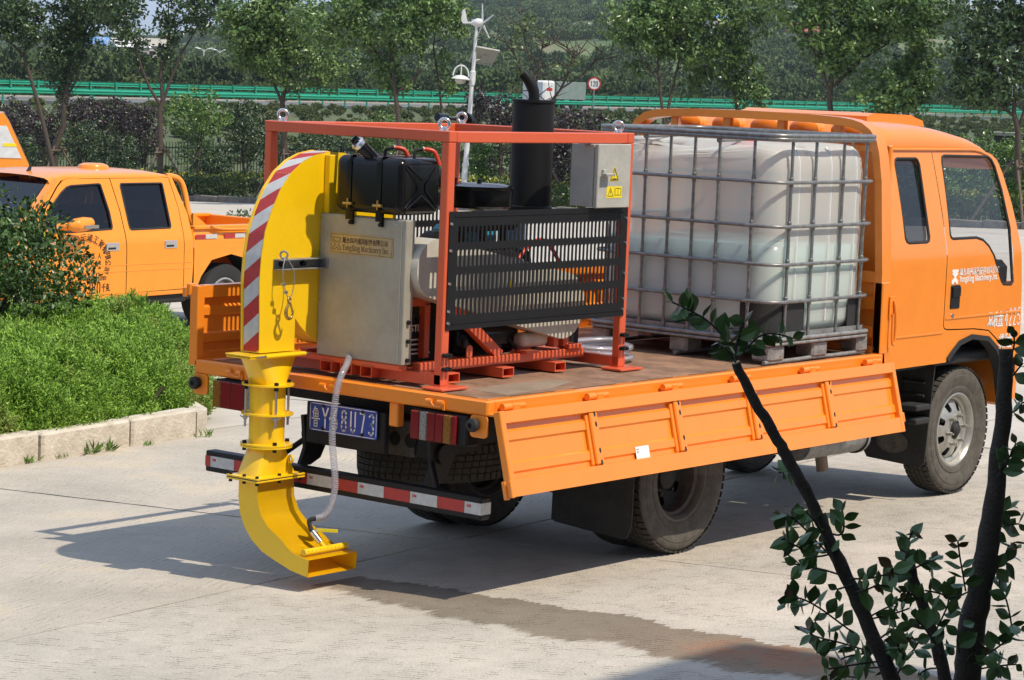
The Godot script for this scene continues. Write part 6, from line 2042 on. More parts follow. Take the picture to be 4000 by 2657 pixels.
	prism(st, poly([4.05, 2.195, 4.72, 2.195, 4.70, 2.23, 4.62, 2.245, 4.56, 2.262, 4.12, 2.268, 4.05, 2.25]), 0.88, Transform3D(Basis.IDENTITY, Vector3(0, 0, -1.40)))
	part("roof_hatch", st, OR, rf)
	st = mb()
	box(st, Vector3(3.62, 0.84, -1.84), Vector3(3.655, 2.10, -0.10), 0.01)
	part("cab_back", st, OR, o)
	st = mb()
	quad(st, Vector3(5.06, 1.98, -0.24), Vector3(5.20, 1.28, -0.10), Vector3(5.24, 1.28, -1.80), Vector3(5.10, 1.98, -1.66), Vector3(4, 1.5, -0.9))
	part("windscreen", st, M.glass_clear, o)
	st = mb()
	box(st, Vector3(5.16, 0.5, -1.84), Vector3(5.24, 1.27, -0.09), 0.03)
	part("cab_front", st, OR, o)
	# interior
	st = mb()
	box(st, Vector3(3.66, 0.80, -1.80), Vector3(5.16, 0.86, -0.12), 0.01)
	part("cab_floor", st, M.black_matt, o)
	st = mb()
	box(st, Vector3(4.95, 0.86, -1.78), Vector3(5.19, 1.40, -0.13), 0.04)
	part("dashboard", st, M.seat, o)
	st = mb()
	prism(st, poly([4.72, 1.25, 5.06, 1.25, 5.02, 1.46, 4.94, 1.52, 4.84, 1.50]), 0.05, Transform3D(Basis.IDENTITY, Vector3(0, 0, -1.80)))
	part("door_trim", st, M.trim_grey, o)
	for z in [-1.72, -0.82]:
		st = mb()
		box(st, Vector3(4.12, 0.90, z), Vector3(4.62, 1.10, z + 0.52), 0.05)
		box(st, Vector3(4.00, 1.05, z + 0.03), Vector3(4.13, 1.54, z + 0.49), 0.05)
		part("seat", st, M.seat, o)
	st = mb()
	path(st, curve([Vector3(5.02, 1.86, -1.66), Vector3(4.90, 1.86, -1.64), Vector3(4.88, 1.80, -1.64), Vector3(4.93, 1.68, -1.64), Vector3(4.97, 1.66, -1.65), Vector3(5.06, 1.68, -1.67)], 5), 0.016, 8)
	part("grab_handle", st, M.black_satin, o)
	st = mb()
	lathe(st, Transform3D(Basis(Vector3(0, 0, 1), Vector3(-1, 0, 0), Vector3(0, 0.6, 0)), Vector3(5.05, 1.90, -1.25)), [Vector2(0.07, 0), Vector2(0.07, 0.002), Vector2(0, 0.002)], 20)
	part("inspection_sticker", st, M.sky_blue_cloth, o)

# ---------------------------------------------------------------- the road blower on the bed
const SCROLL := [-0.304, 1.06, -0.310, 1.25, -0.316, 1.40, -0.308, 1.52, -0.288, 1.63, -0.250, 1.725, -0.195, 1.825, -0.125, 1.906, -0.045, 1.96, 0.04, 1.993, 0.134, 2.008, 0.24, 2.003, 0.36, 1.97, 0.48, 1.90, 0.58, 1.79, 0.64, 1.66, 0.655, 1.50, 0.625, 1.34, 0.55, 1.20, 0.43, 1.11, 0.30, 1.075, 0.20, 1.07, 0.11, 1.085, 0.03, 1.125, -0.03, 1.175, -0.067, 1.215, -0.067, 1.06]

func scroll_at(s: float) -> Array:
	# point and tangent on the scroll outline at arc length s from its lower left corner
	var left := s
	for i in range(0, SCROLL.size() - 2, 2):
		var a := Vector2(SCROLL[i], SCROLL[i + 1])
		var b := Vector2(SCROLL[i + 2], SCROLL[i + 3])
		var l := a.distance_to(b)
		if left <= l: return [a.lerp(b, left / l), (b - a) / l]
		left -= l
	return [Vector2(SCROLL[0], SCROLL[1]), Vector2.UP]

func disc(st: SurfaceTool, y: float, r: float, t := 0.008) -> void:
	lathe(st, Transform3D(Basis.IDENTITY, Vector3(-0.187, y, -1.20)), [Vector2(0.08, -t / 2), Vector2(r, -t / 2), Vector2(r, t / 2), Vector2(0.08, t / 2)], 40)

# skin between a rectangle at y0 and a circle at y1
func rect_to_round(st: SurfaceTool, x0: float, x1: float, z0: float, z1: float, y0: float, r: float, y1: float) -> void:
	var n := 48
	st.set_smooth_group(1)
	for k in n:
		var v := []
		for e in [k, k + 1]:
			var a: float = TAU * e / n
			var d := Vector2(cos(a), sin(a))
			var m: float = maxf(absf(d.x), absf(d.y))
			var sq := d / m
			v.append([Vector3(lerpf(x0, x1, sq.x * 0.5 + 0.5), y0, lerpf(z0, z1, sq.y * 0.5 + 0.5)), Vector3(-0.187 + d.x * r, y1, -1.20 + d.y * r)])
		quad(st, v[0][0], v[1][0], v[1][1], v[0][1], Vector3(-0.187, (y0 + y1) * 0.5, -1.20))
	st.set_smooth_group(-1)

func bolt(parent: Node, p: Vector3, dir: Vector3, r: float, l: float, m: Material, called := "bolt") -> void:
	var st := mb()
	cyl(st, p, p + dir * l, r, r * 0.9, 8)
	part(called, st, m, parent)

func torus(st: SurfaceTool, c: Vector3, axis: Vector3, R: float, r: float, n := 20) -> void:
	var f := frame_of(c, c + axis)
	var pts := []
	for i in n + 1: pts.append(c + f.x * (cos(TAU * i / n) * R) + f.z * (sin(TAU * i / n) * R))
	path(st, pts, r, 8, false)

func make_blower() -> void:
	var o := thing("road_blower", "engine blower in a red frame with yellow fan housing, standing on the truck bed", "blower", Vector3(0, 0, 0))
	var RED: Material = M.red_orange
	var Y: Material = M.yellow
	# --- red frame
	for p in [[0.15, -0.456], [1.548, -0.456], [0.15, -1.60], [1.548, -1.60]]:
		var st := mb()
		box(st, Vector3(p[0], 0.952, p[1]), Vector3(p[0] + 0.052, 2.088, p[1] + 0.045), 0.004)
		part("frame_post", st, RED, o)
	var b := mb()
	box(b, Vector3(0.148, 2.089, -1.602), Vector3(0.204, 2.141, -0.409), 0.004)
	part("frame_beam", b, RED, o)
	b = mb()
	box(b, Vector3(1.546, 2.089, -1.602), Vector3(1.602, 2.141, -0.409), 0.004)
	part("frame_beam", b, RED, o)
	for z in [-0.463, -1.602]:
		b = mb()
		box(b, Vector3(0.205, 2.087, z), Vector3(1.545, 2.139, z + 0.053), 0.004)
		part("frame_beam", b, RED, o)
	for x in [0.15, 1.548]:
		b = mb()
		# an open channel, hollow at its ends
		box(b, Vector3(x, 0.950, -1.60), Vector3(x + 0.005, 1.002, -0.412), 0.001)
		box(b, Vector3(x + 0.052, 0.950, -1.60), Vector3(x + 0.057, 1.002, -0.412), 0.001)
		box(b, Vector3(x + 0.005, 0.950, -1.60), Vector3(x + 0.052, 0.956, -0.412), 0.001)
		box(b, Vector3(x + 0.005, 0.996, -1.60), Vector3(x + 0.052, 1.002, -0.455), 0.001)
		part("foot_channel", b, RED, o)
		for z in [-0.47, -1.62]:
			b = mb()
			box(b, Vector3(x - 0.07, 0.937, z), Vector3(x + 0.12, 0.949, z + 0.13), 0.003)
			part("foot_plate", b, RED, o)
		for y in [1.045, 1.115] if x > 1.0 else [1.03, 1.095]:
			for dx in [0.012, 0.038]: bolt(o, Vector3(x + dx, y, -0.412), Vector3(0, 0, 1), 0.011, 0.03, M.black_satin)
	for z in [-0.64, -1.37]:
		b = mb()
		box(b, Vector3(0.208, 0.99, z), Vector3(1.50, 1.036, z + 0.045), 0.004)
		part("skid_beam", b, RED, o)
	b = mb()
	box(b, Vector3(0.095, 1.003, -1.45), Vector3(0.149, 1.03, -0.62), 0.003)
	part("cross_beam", b, RED, o)
	for x in [0.32, 0.735, 1.15]:
		b = mb()
		box(b, Vector3(x, 0.940, -1.5), Vector3(x + 0.006, 0.988, -0.51), 0.001)
		box(b, Vector3(x + 0.082, 0.940, -1.5), Vector3(x + 0.088, 0.988, -0.51), 0.001)
		box(b, Vector3(x + 0.006, 0.940, -1.5), Vector3(x + 0.082, 0.946, -0.51), 0.001)
		box(b, Vector3(x + 0.006, 0.982, -1.5), Vector3(x + 0.082, 0.988, -0.51), 0.001)
		part("fork_tube", b, RED, o)
	for z in [-0.86, -0.99, -1.12]:
		b = mb()
		box(b, Vector3(0.085, 1.004, z), Vector3(0.205, 1.008, z + 0.075), 0.001)
		box(b, Vector3(0.085, 0.955, z), Vector3(0.205, 0.959, z + 0.075), 0.001)
		box(b, Vector3(0.085, 0.959, z), Vector3(0.205, 1.004, z + 0.005), 0.001)
		box(b, Vector3(0.085, 0.959, z + 0.07), Vector3(0.205, 1.004, z + 0.075), 0.001)
		part("box_section", b, RED, o)
	b = mb()
	bar(b, Vector3(0.40, 1.33, -0.62), Vector3(0.83, 1.035, -0.62), 0.055, 0.04)
	part("diagonal_brace", b, RED, o)
	b = mb()
	box(b, Vector3(0.43, 1.03, -0.80), Vector3(0.47, 1.30, -0.76), 0.003)
	box(b, Vector3(0.22, 1.285, -0.80), Vector3(0.47, 1.325, -0.76), 0.003)
	part("inner_bracket", b, RED, o)
	b = mb()
	prism(b, rrect(0.562, 1.036, 0.606, 1.10, 0.02), 0.006, Transform3D(Basis.IDENTITY, Vector3(0, 0, -0.605)))
	part("lug", b, RED, o)
	b = mb()
	box(b, Vector3(0.98, 1.036, -0.64), Vector3(1.08, 1.05, -0.56), 0.003)
	box(b, Vector3(1.35, 1.036, -0.66), Vector3(1.46, 1.06, -0.58), 0.003)
	box(b, Vector3(1.25, 1.05, -0.66), Vector3(1.29, 1.12, -0.60), 0.003)
	box(b, Vector3(1.33, 1.05, -0.66), Vector3(1.37, 1.14, -0.60), 0.003)
	part("engine_mount", b, RED, o)
	for p in [[0.18, -0.47], [0.18, -1.51], [1.57, -1.53], [1.52, -0.455]]:
		b = mb()
		lathe(b, Transform3D(Basis.IDENTITY, Vector3(p[0], 2.1405, p[1])), [Vector2(0.0, 0.0), Vector2(0.022, 0.0), Vector2(0.02, 0.008), Vector2(0.010, 0.016), Vector2(0.0, 0.02)], 14)
		torus(b, Vector3(p[0], 2.172, p[1]), Vector3(0.9, 0, -0.45), 0.0235, 0.0085)
		part("eye_bolt", b, M.chrome, o)
	b = mb()
	cyl(b, Vector3(1.45, 2.17, -1.60), Vector3(1.52, 2.165, -1.60), 0.022)
	cyl(b, Vector3(1.52, 2.165, -1.60), Vector3(1.68, 2.155, -1.60), 0.009)
	lathe(b, Transform3D(Basis(Vector3(0, 0, 1), -PI / 2), Vector3(1.68, 2.15, -1.60)), [Vector2(0, 0), Vector2(0.05, 0), Vector2(0.045, 0.03), Vector2(0, 0.04)], 20)
	part("work_lamp", b, M.black_gloss, o)
	# --- slotted guards
	for z in [-0.405, -1.606]:
		b = mb()
		var x0 := 0.168
		var x1 := 1.566
		var rows := [[1.705, 1.622], [1.594, 1.508], [1.477, 1.393], [1.3605, 1.277]]
		rows = [[1.700, 1.620], [1.588, 1.508], [1.474, 1.394], [1.360, 1.280]]
		var edges := [1.768]
		for r in rows: edges.append_array(r)
		edges.append(1.212)
		var t := 0.003
		for i in range(0, edges.size(), 2):
			box(b, Vector3(x0 + 0.03, edges[i + 1], z - t), Vector3(x1 - 0.03, edges[i], z), 0.0)
		for s in [[x0, x0 + 0.03], [x1 - 0.03, x1]]: box(b, Vector3(s[0], 1.212, z - t), Vector3(s[1], 1.768, z), 0.0)
		var n := 42
		var p0 := 0.232
		var pitch := (1.522 - p0) / n
		for r in rows:
			box(b, Vector3(x0 + 0.03, r[1], z - t), Vector3(p0, r[0], z), 0.0)
			box(b, Vector3(1.522 - pitch * 0.45, r[1], z - t), Vector3(x1 - 0.03, r[0], z), 0.0)
			for k in n - 1: box(b, Vector3(p0 + pitch * (k + 0.55), r[1], z - t), Vector3(p0 + pitch * (k + 1), r[0], z), 0.0)
			# rounded slot ends
			for k in n:
				var a := p0 + pitch * k
				var w := pitch * 0.55
				for e in [[r[0], -1.0], [r[1], 1.0]]:
					for c in [0.0, 1.0]:
						var cx: float = a + w * c
						tri(b, Vector3(cx, e[0], z - 0.0005), Vector3(cx + (w * 0.4 if c == 0.0 else -w * 0.4), e[0], z - 0.0005), Vector3(cx, e[0] + e[1] * w * 0.45, z - 0.0005), Vector3(0, 0, z - 1))
		box(b, Vector3(0.205, 1.742, z + 0.0005), Vector3(1.535, 1.747, z + 0.004), 0.001)
		box(b, Vector3(0.205, 1.240, z + 0.0005), Vector3(1.535, 1.244, z + 0.004), 0.001)
		var gd := part("slotted_guard", b, M.black_satin, o)
		for y in [1.71, 1.585, 1.43, 1.30, 1.245]:
			bolt(gd, Vector3(0.178, y, z), Vector3(0, 0, 1), 0.008, 0.008, M.chrome, "screw")
			bolt(gd, Vector3(1.555, y, z), Vector3(0, 0, 1), 0.008, 0.008, M.chrome, "screw")
	b = mb()
	box(b, Vector3(1.568, 1.22, -1.55), Vector3(1.571, 1.765, -0.46), 0.0)
	# --- switch box
	b = mb()
	box(b, Vector3(1.243, 1.772, -0.535), Vector3(1.508, 2.084, -0.392), 0.003)
	var sb := part("switch_box", b, M.grey_box, o)
	b = mb()
	box(b, Vector3(1.238, 1.768, -0.386), Vector3(1.512, 2.086, -0.360), 0.004)
	var dr := part("box_door", b, M.grey_box, sb)
	b = mb()
	box(b, Vector3(1.268, 1.925, -0.360), Vector3(1.294, 1.962, -0.345), 0.004)
	box(b, Vector3(1.256, 1.930, -0.350), Vector3(1.325, 1.944, -0.318), 0.005)
	part("door_handle", b, M.grey_box, sb)
	var sx := Transform3D(Basis.IDENTITY, Vector3(1.335, 1.903, -0.3598))
	b = mb()
	prism(b, poly([0, 0, 0.080, 0, 0.04, 0.072]), 0.001, sx)
	var s1 := part("warning_sticker", b, M.sticker_yellow, sb)
	b = mb()
	ribbon(b, poly([0.008, 0.005, 0.072, 0.005, 0.04, 0.063, 0.008, 0.005]), 0.005, sx, 0.0018)
	ribbon(b, poly([0.043, 0.048, 0.035, 0.034, 0.044, 0.034, 0.036, 0.018]), 0.004, sx, 0.0018)
	for k in 4: ribbon(b, poly([0.024 + k * 0.009, 0.011, 0.030 + k * 0.009, 0.011]), 0.004, sx, 0.0018)
	b.generate_normals()
	s1.add_child(named_mesh("print", b.commit(), M.black_print), true)
	var sy := Transform3D(Basis.IDENTITY, Vector3(1.314, 1.818, -0.3598))
	b = mb()
	box(b, Vector3(0, 0, 0), Vector3(0.128, 0.058, 0.001), 0.0, sy)
	var s2 := part("warning_sticker", b, M.sticker_yellow, sb)
	b = mb()
	ribbon(b, poly([0.010, 0.010, 0.054, 0.010, 0.032, 0.050, 0.010, 0.010]), 0.003, sy, 0.0018)
	ribbon(b, poly([0.032, 0.036, 0.032, 0.022]), 0.004, sy, 0.0018)
	ribbon(b, poly([0.064, 0.0, 0.064, 0.058]), 0.001, sy, 0.0018)
	ribbon(b, poly([0.072, 0.014, 0.072, 0.044, 0.078, 0.048, 0.094, 0.048, 0.096, 0.044, 0.098, 0.048, 0.114, 0.048, 0.120, 0.044, 0.120, 0.014, 0.072, 0.014]), 0.0025, sy, 0.0018)
	ribbon(b, poly([0.096, 0.044, 0.096, 0.018]), 0.0025, sy, 0.0018)
	b.generate_normals()
	s2.add_child(named_mesh("print", b.commit(), M.black_print), true)
	# --- exhaust stack
	b = mb()
	lathe(b, Transform3D(Basis.IDENTITY, Vector3(1.198, 1.70, -0.75)), [Vector2(0.02, 0.0), Vector2(0.105, 0.005), Vector2(0.112, 0.03), Vector2(0.112, 0.055), Vector2(0.105, 0.06), Vector2(0.105, 0.575), Vector2(0.111, 0.577), Vector2(0.111, 0.590), Vector2(0.103, 0.590), Vector2(0.03, 0.588)], 40)
	var mu := part("exhaust_silencer", b, M.black_satin, o)
	b = mb()
	var e0 := Vector3(1.198, 2.27, -0.75)
	path(b, curve([e0, e0 + Vector3(0, 0.05, 0), e0 + ACROSS * -0.012 + Vector3(0, 0.09, 0), e0 + ACROSS * -0.045 + Vector3(0, 0.135, 0), e0 + ACROSS * -0.062 + Vector3(0, 0.15, 0)], 5), 0.028, 18, false)
	part("tail_pipe", b, M.black_satin, mu)
	# --- air filter pan
	b = mb()
	lathe(b, Transform3D(Basis.IDENTITY, Vector3(0.79, 1.755, -0.75)), [Vector2(0.0, 0.0), Vector2(0.15, 0.0), Vector2(0.165, 0.012), Vector2(0.168, 0.09), Vector2(0.178, 0.098), Vector2(0.178, 0.108), Vector2(0.12, 0.118), Vector2(0.04, 0.122), Vector2(0.012, 0.122), Vector2(0.010, 0.14), Vector2(0.0, 0.14)], 40)
	var af := part("air_filter", b, M.black_gloss, o)
	b = mb()
	cyl(b, Vector3(0.79, 1.69, -0.75), Vector3(0.79, 1.757, -0.75), 0.03)
	part("filter_stalk", b, M.steel, af)
	b = mb()
	box(b, Vector3(0.62, 1.80, -1.15), Vector3(0.74, 1.96, -1.02), 0.03)
	path(b, curve([Vector3(0.68, 1.90, -1.05), Vector3(0.66, 1.93, -0.95), Vector3(0.70, 1.86, -0.85)], 5), 0.045, 14)
	part("intake_duct", b, M.black_satin, o)
	# --- engine
	b = mb()
	box(b, Vector3(0.55, 1.16, -1.20), Vector3(1.20, 1.55, -0.78), 0.02)
	for k in 4: box(b, Vector3(0.58 + k * 0.15, 1.22, -0.785), Vector3(0.68 + k * 0.15, 1.50, -0.755), 0.012)
	part("engine_block", b, M.black_matt, o)
	b = mb()
	rbox(b, Vector3(0.62, 1.02, -1.10), Vector3(1.10, 1.20, -0.68), 0.07, 5)
	part("oil_sump", b, M.black_gloss, o)
	b = mb()
	box(b, Vector3(0.78, 1.55, -1.05), Vector3(1.10, 1.655, -0.86), 0.025)
	part("valve_cover", b, M.blue_paint, o)
	b = mb()
	cyl(b, Vector3(1.215, 1.52, -0.85), Vector3(1.215, 1.66, -0.85), 0.05, 0.05, 20)
	cyl(b, Vector3(1.10, 1.40, -0.75), Vector3(1.10, 1.49, -0.75), 0.04, 0.04, 20)
	part("fuel_filter", b, M.pale_blue, o)
	b = mb()
	for k in 3: cyl(b, Vector3(0.72 + k * 0.16, 1.56, -0.78), Vector3(0.72 + k * 0.16, 1.66, -0.80), 0.022, 0.022, 12)
	cyl(b, Vector3(0.66, 1.66, -0.79), Vector3(1.12, 1.66, -0.79), 0.028)
	cyl(b, Vector3(1.28, 1.45, -1.0), Vector3(1.28, 1.45, -0.86), 0.09, 0.09, 20)
	lathe(b, Transform3D(Basis(Vector3.RIGHT, PI / 2), Vector3(0.45, 1.56, -0.80)), [Vector2(0.0, 0.0), Vector2(0.07, 0.0), Vector2(0.09, 0.03), Vector2(0.09, 0.09), Vector2(0, 0.1)], 22)
	part("manifold", b, M.black_satin, o)
	b = mb()
	path(b, curve([Vector3(1.06, 1.50, -0.70), Vector3(1.16, 1.60, -0.69), Vector3(1.30, 1.58, -0.69), Vector3(1.40, 1.46, -0.70)], 6), 0.010, 8)
	part("red_wire", b, M.red_hose, o)
	b = mb()
	path(b, curve([Vector3(0.95, 1.20, -0.72), Vector3(1.0, 1.02, -0.66), Vector3(1.2, 1.03, -0.66), Vector3(1.3, 1.15, -0.72)], 5), 0.008, 6)
	path(b, curve([Vector3(0.7, 1.3, -0.70), Vector3(0.75, 1.1, -0.66), Vector3(0.9, 1.07, -0.66)], 5), 0.006, 6)
	part("cable", b, M.rubber, o)
	b = mb()
	rbox(b, Vector3(1.02, 1.055, -0.70), Vector3(1.24, 1.13, -0.62), 0.03, 4)
	part("gearbox", b, M.cream, o)
	b = mb()
	box(b, Vector3(1.40, 1.04, -0.80), Vector3(1.54, 1.40, -0.66), 0.01)
	part("control_unit", b, M.black_matt, o)
	# --- belt cover
	var hull := PackedVector2Array()
	for i in 19: hull.append(Vector2(0.27, 1.485) + Vector2.from_angle(deg_to_rad(78 + i * 10.0)) * 0.142)
	for i in 19: hull.append(Vector2(1.27, 1.265) + Vector2.from_angle(deg_to_rad(258 + i * 10.0)) * 0.168)
	b = mb()
	prism(b, hull, 0.125, Transform3D(Basis.IDENTITY, Vector3(0, 0, -0.685)), true)
	var bc := part("belt_cover", b, M.cream, o)
	b = mb()
	prism(b, poly([0, 0, 0.07, 0, 0.035, 0.062]), 0.0015, Transform3D(Basis.IDENTITY, Vector3(0.80, 1.36, -0.5598)))
	part("warning_sticker", b, M.sticker_yellow, bc)
	# --- battery
	b = mb()
	box(b, Vector3(0.25, 1.01, -1.00), Vector3(0.60, 1.22, -0.80), 0.006)
	for k in 14: box(b, Vector3(0.26 + k * 0.024, 1.20, -0.803), Vector3(0.272 + k * 0.024, 1.235, -0.795), 0.002)
	var ba := part("battery", b, M.black_satin, o)
	latin("ASTERS", 0.035, Transform3D(Basis.IDENTITY, Vector3(0.34, 1.145, -0.7995)), M.white_print, ba, "Droid Sans", "lettering", true)
	b = mb()
	for r in [[0.36, 1.118, 0.15], [0.36, 1.095, 0.16], [0.34, 1.07, 0.12], [0.34, 1.05, 0.19]]:
		for k in int(r[2] / 0.014): ribbon(b, poly([r[0] + k * 0.014, r[1], r[0] + k * 0.014 + 0.009, r[1]]), 0.007, Transform3D(Basis.IDENTITY, Vector3(0, 0, -0.7995)))
	part("print", b, M.white_print, ba)
	# --- grey sheet cover with the maker's plate
	b = mb()
	box(b, Vector3(0.090, 1.032, -1.150), Vector3(0.155, 1.715, -0.602), 0.004)
	var gs := part("radiator_cover", b, M.grey_sheet, o)
	b = mb()
	box(b, Vector3(0.086, 1.037, -1.145), Vector3(0.090, 1.710, -0.628), 0.001)
	part("cover_sheet", b, M.grey_sheet, gs)
	for p in [[1.695, -1.135], [1.69, -0.92], [1.69, -0.66], [1.30, -1.135], [1.28, -0.64], [1.06, -1.135], [1.055, -0.64]]:
		bolt(gs, Vector3(0.086, p[0], p[1]), Vector3(-1, 0, 0), 0.006, 0.004, M.chrome, "screw")
	for y in [1.235, 1.145, 1.055]: bolt(gs, Vector3(0.122, y, -0.602), Vector3(0, 0, 1), 0.011, 0.014, M.black_satin)
	b = mb()
	box(b, Vector3(0.084, 1.530, -1.078), Vector3(0.0855, 1.628, -0.675), 0.0)
	var np := part("maker_plate", b, M.plate_brass, gs)
	var nx := face(Vector3(0.0838, 1.53, -1.078), Vector3(0, 0, 1))
	b = mb()
	ribbon(b, poly([0.008, 0.006, 0.395, 0.006, 0.395, 0.092, 0.008, 0.092, 0.008, 0.006]), 0.0016, nx)
	ribbon(b, poly([0.018, 0.076, 0.068, 0.076, 0.068, 0.068, 0.043, 0.054, 0.018, 0.068, 0.018, 0.076]), 0.0025, nx)
	ribbon(b, poly([0.018, 0.060, 0.035, 0.043, 0.018, 0.026, 0.018, 0.018, 0.030, 0.018, 0.043, 0.030, 0.056, 0.018, 0.068, 0.018, 0.068, 0.026, 0.051, 0.043, 0.068, 0.060]), 0.0025, nx)
	write(b, "烟台同兴模具配件有限公司", 0.0212, 0.028, 0.0027, nx.translated_local(Vector3(0.080, 0.052, 0)), 0.14)
	part("lettering", b, M.brown_print, np)
	latin("TongXing Machinery Inc.", 0.026, nx.translated_local(Vector3(0.080, 0.010, 0)), M.brown_print, np, "Droid Serif").scale = Vector3(0.72, 1, 1)
	# --- fuel tank
	b = mb()
	rbox(b, Vector3(0.055, 1.735, -1.040), Vector3(0.355, 2.003, -0.620), 0.042, 5)
	var ft := part("fuel_tank", b, M.black_gloss, o)
	b = mb()
	for s in [[0.09, 1.0], [0.32, -1.0]]:
		path(b, [Vector3(s[0], 1.965, -0.619), Vector3(s[0] + s[1] * 0.085, 1.88, -0.618), Vector3(s[0] + s[1] * 0.085, 1.85, -0.618), Vector3(s[0], 1.772, -0.619)], 0.006, 8)
	path(b, [Vector3(0.10, 1.972, -0.619), Vector3(0.205, 1.905, -0.618), Vector3(0.31, 1.972, -0.619)], 0.006, 8)
	path(b, [Vector3(0.10, 1.765, -0.619), Vector3(0.205, 1.83, -0.618), Vector3(0.31, 1.765, -0.619)], 0.006, 8)
	part("pressed_cross", b, M.black_gloss, ft)
	for z in [-0.955, -0.765]:
		b = mb()
		box(b, Vector3(0.050, 1.70, z), Vector3(0.054, 1.98, z + 0.03), 0.001)
		box(b, Vector3(0.07, 2.0035, z), Vector3(0.34, 2.0075, z + 0.03), 0.001)
		path(b, [Vector3(0.052, 1.975, z + 0.015), Vector3(0.062, 1.998, z + 0.015), Vector3(0.075, 2.0055, z + 0.015)], 0.004, 6)
		box(b, Vector3(0.076, 1.675, z + 0.004), Vector3(0.086, 1.74, z + 0.026), 0.002)
		part("tank_strap", b, M.black_gloss, ft)
		bolt(ft, Vector3(0.084, 1.685, z + 0.015), Vector3(-1, 0, 0), 0.011, 0.02, M.black_satin)
		b = mb()
		cyl(b, Vector3(0.046, 1.775, z - 0.012), Vector3(0.046, 1.775, z + 0.042), 0.007)
		cyl(b, Vector3(0.046, 1.755, z + 0.015), Vector3(0.046, 1.80, z + 0.015), 0.005)
		part("strap_screw", b, M.brass, ft)
	var n0 := Vector3(0.13, 1.972, -0.828)
	var n1 := Vector3(0.048, 2.052, -0.872)
	var nd := (n1 - n0).normalized()
	b = mb()
	cyl(b, n0 - nd * 0.01, n1, 0.028, 0.028, 24)
	lathe(b, Transform3D(frame_of(n0, n1), n0), [Vector2(0.04, -0.01), Vector2(0.036, 0.008), Vector2(0.028, 0.014)], 24)
	part("filler_neck", b, M.black_gloss, ft)
	b = mb()
	lathe(b, Transform3D(frame_of(n0, n1), n1 - nd * 0.004), [Vector2(0.030, 0.0), Vector2(0.034, 0.004), Vector2(0.035, 0.022), Vector2(0.030, 0.030), Vector2(0.0, 0.032)], 28)
	part("filler_collar", b, M.chrome, ft)
	b = mb()
	lathe(b, Transform3D(frame_of(n0, n1), n1 + nd * 0.026), [Vector2(0.022, 0.0), Vector2(0.022, 0.010), Vector2(0.012, 0.014), Vector2(0.0, 0.014)], 18)
	box(b, Vector3(-0.020, 0.036, -0.007), Vector3(0.020, 0.052, 0.007), 0.004, Transform3D(frame_of(n0, n1), n1))
	part("filler_cap", b, M.black_gloss, ft)
	b = mb()
	path(b, [n1 + nd * 0.03, n1 + Vector3(-0.012, -0.03, -0.01), n1 + Vector3(-0.01, -0.055, -0.004)], 0.002, 5)
	part("cap_key", b, M.brass, ft)
	for s in [[0.20, -0.85], [0.24, -0.70]]:
		var h0 := Vector3(s[0], 2.0, s[1])
		b = mb()
		path(b, curve([h0, h0 + Vector3(0, 0.032, 0), h0 + Vector3(0.012, 0.042, 0.012), h0 + Vector3(0.03, 0.045, 0.03)], 4), 0.008, 10)
		part("hose_stub", b, M.rubber, ft)
		b = mb()
		path(b, curve([h0 + Vector3(0.028, 0.045, 0.028), h0 + Vector3(0.055, 0.045, 0.055), h0 + Vector3(0.075, 0.025, 0.075), h0 + Vector3(0.085, -0.03, 0.085)], 4), 0.010, 10)
		part("red_hose", b, M.red_hose, ft)
		b = mb()
		torus(b, h0 + Vector3(0.03, 0.045, 0.03), Vector3(1, 0, 1), 0.0105, 0.003, 12)
		part("hose_clip", b, M.chrome, ft)
	# --- yellow fan housing and pipe
	var outline := poly(SCROLL)
	b = mb()
	prism(b, outline, 0.108, Transform3D(Basis.IDENTITY, Vector3(0, 0, -1.258)), false)
	var fh := part("fan_housing", b, Y, o)
	b = mb()
	for i in range(0, SCROLL.size() - 4, 2):
		for zz in [-1.266]:
			var a2 := Vector2(SCROLL[i], SCROLL[i + 1])
			var b2 := Vector2(SCROLL[i + 2], SCROLL[i + 3])
			var nn := Vector2(-(b2 - a2).y, (b2 - a2).x).normalized() * 0.004
			quad(b, Vector3(a2.x + nn.x, a2.y + nn.y, zz - 0.004), Vector3(b2.x + nn.x, b2.y + nn.y, zz - 0.004), Vector3(b2.x + nn.x, b2.y + nn.y, zz + 0.010), Vector3(a2.x + nn.x, a2.y + nn.y, zz + 0.010), Vector3(0.2, 1.5, zz))
			quad(b, Vector3(a2.x + nn.x, a2.y + nn.y, zz + 0.010), Vector3(b2.x + nn.x, b2.y + nn.y, zz + 0.010), Vector3(b2.x, b2.y, zz + 0.010), Vector3(a2.x, a2.y, zz + 0.010), Vector3(0.2, 1.5, zz - 1))
	part("rim_flange", b, Y, fh)
	b = mb()
	box(b, Vector3(0.105, 1.715, -1.149), Vector3(0.150, 1.995, -1.115), 0.003)
	part("stiffener", b, Y, fh)
	var s := 0.0
	var stripe := 0.088
	var idx := 0
	while s < 1.25:
		b = mb()
		var zl := -1.252
		var zr := -1.154
		var rise := 0.075
		for j in 6:
			for i in 5:
				var vv := []
				for c in [[0, 0], [1, 0], [1, 1], [0, 1]]:
					var f: float = (i + c[0]) / 5.0
					var ss: float = s - 0.06 + rise * f + stripe * (j + c[1]) / 6.0
					var pt := scroll_at(clampf(ss, 0.004, 1.30))
					var t2: Vector2 = pt[1]
					var q: Vector2 = pt[0] + Vector2(-t2.y, t2.x) * 0.0015
					vv.append(Vector3(q.x, q.y, lerpf(zl, zr, f)))
				quad(b, vv[0], vv[1], vv[2], vv[3], Vector3(0.25, 1.5, -1.2))
		part("red_stripe" if idx % 2 == 0 else "white_stripe", b, M.tape_red if idx % 2 == 0 else M.tape_white, fh)
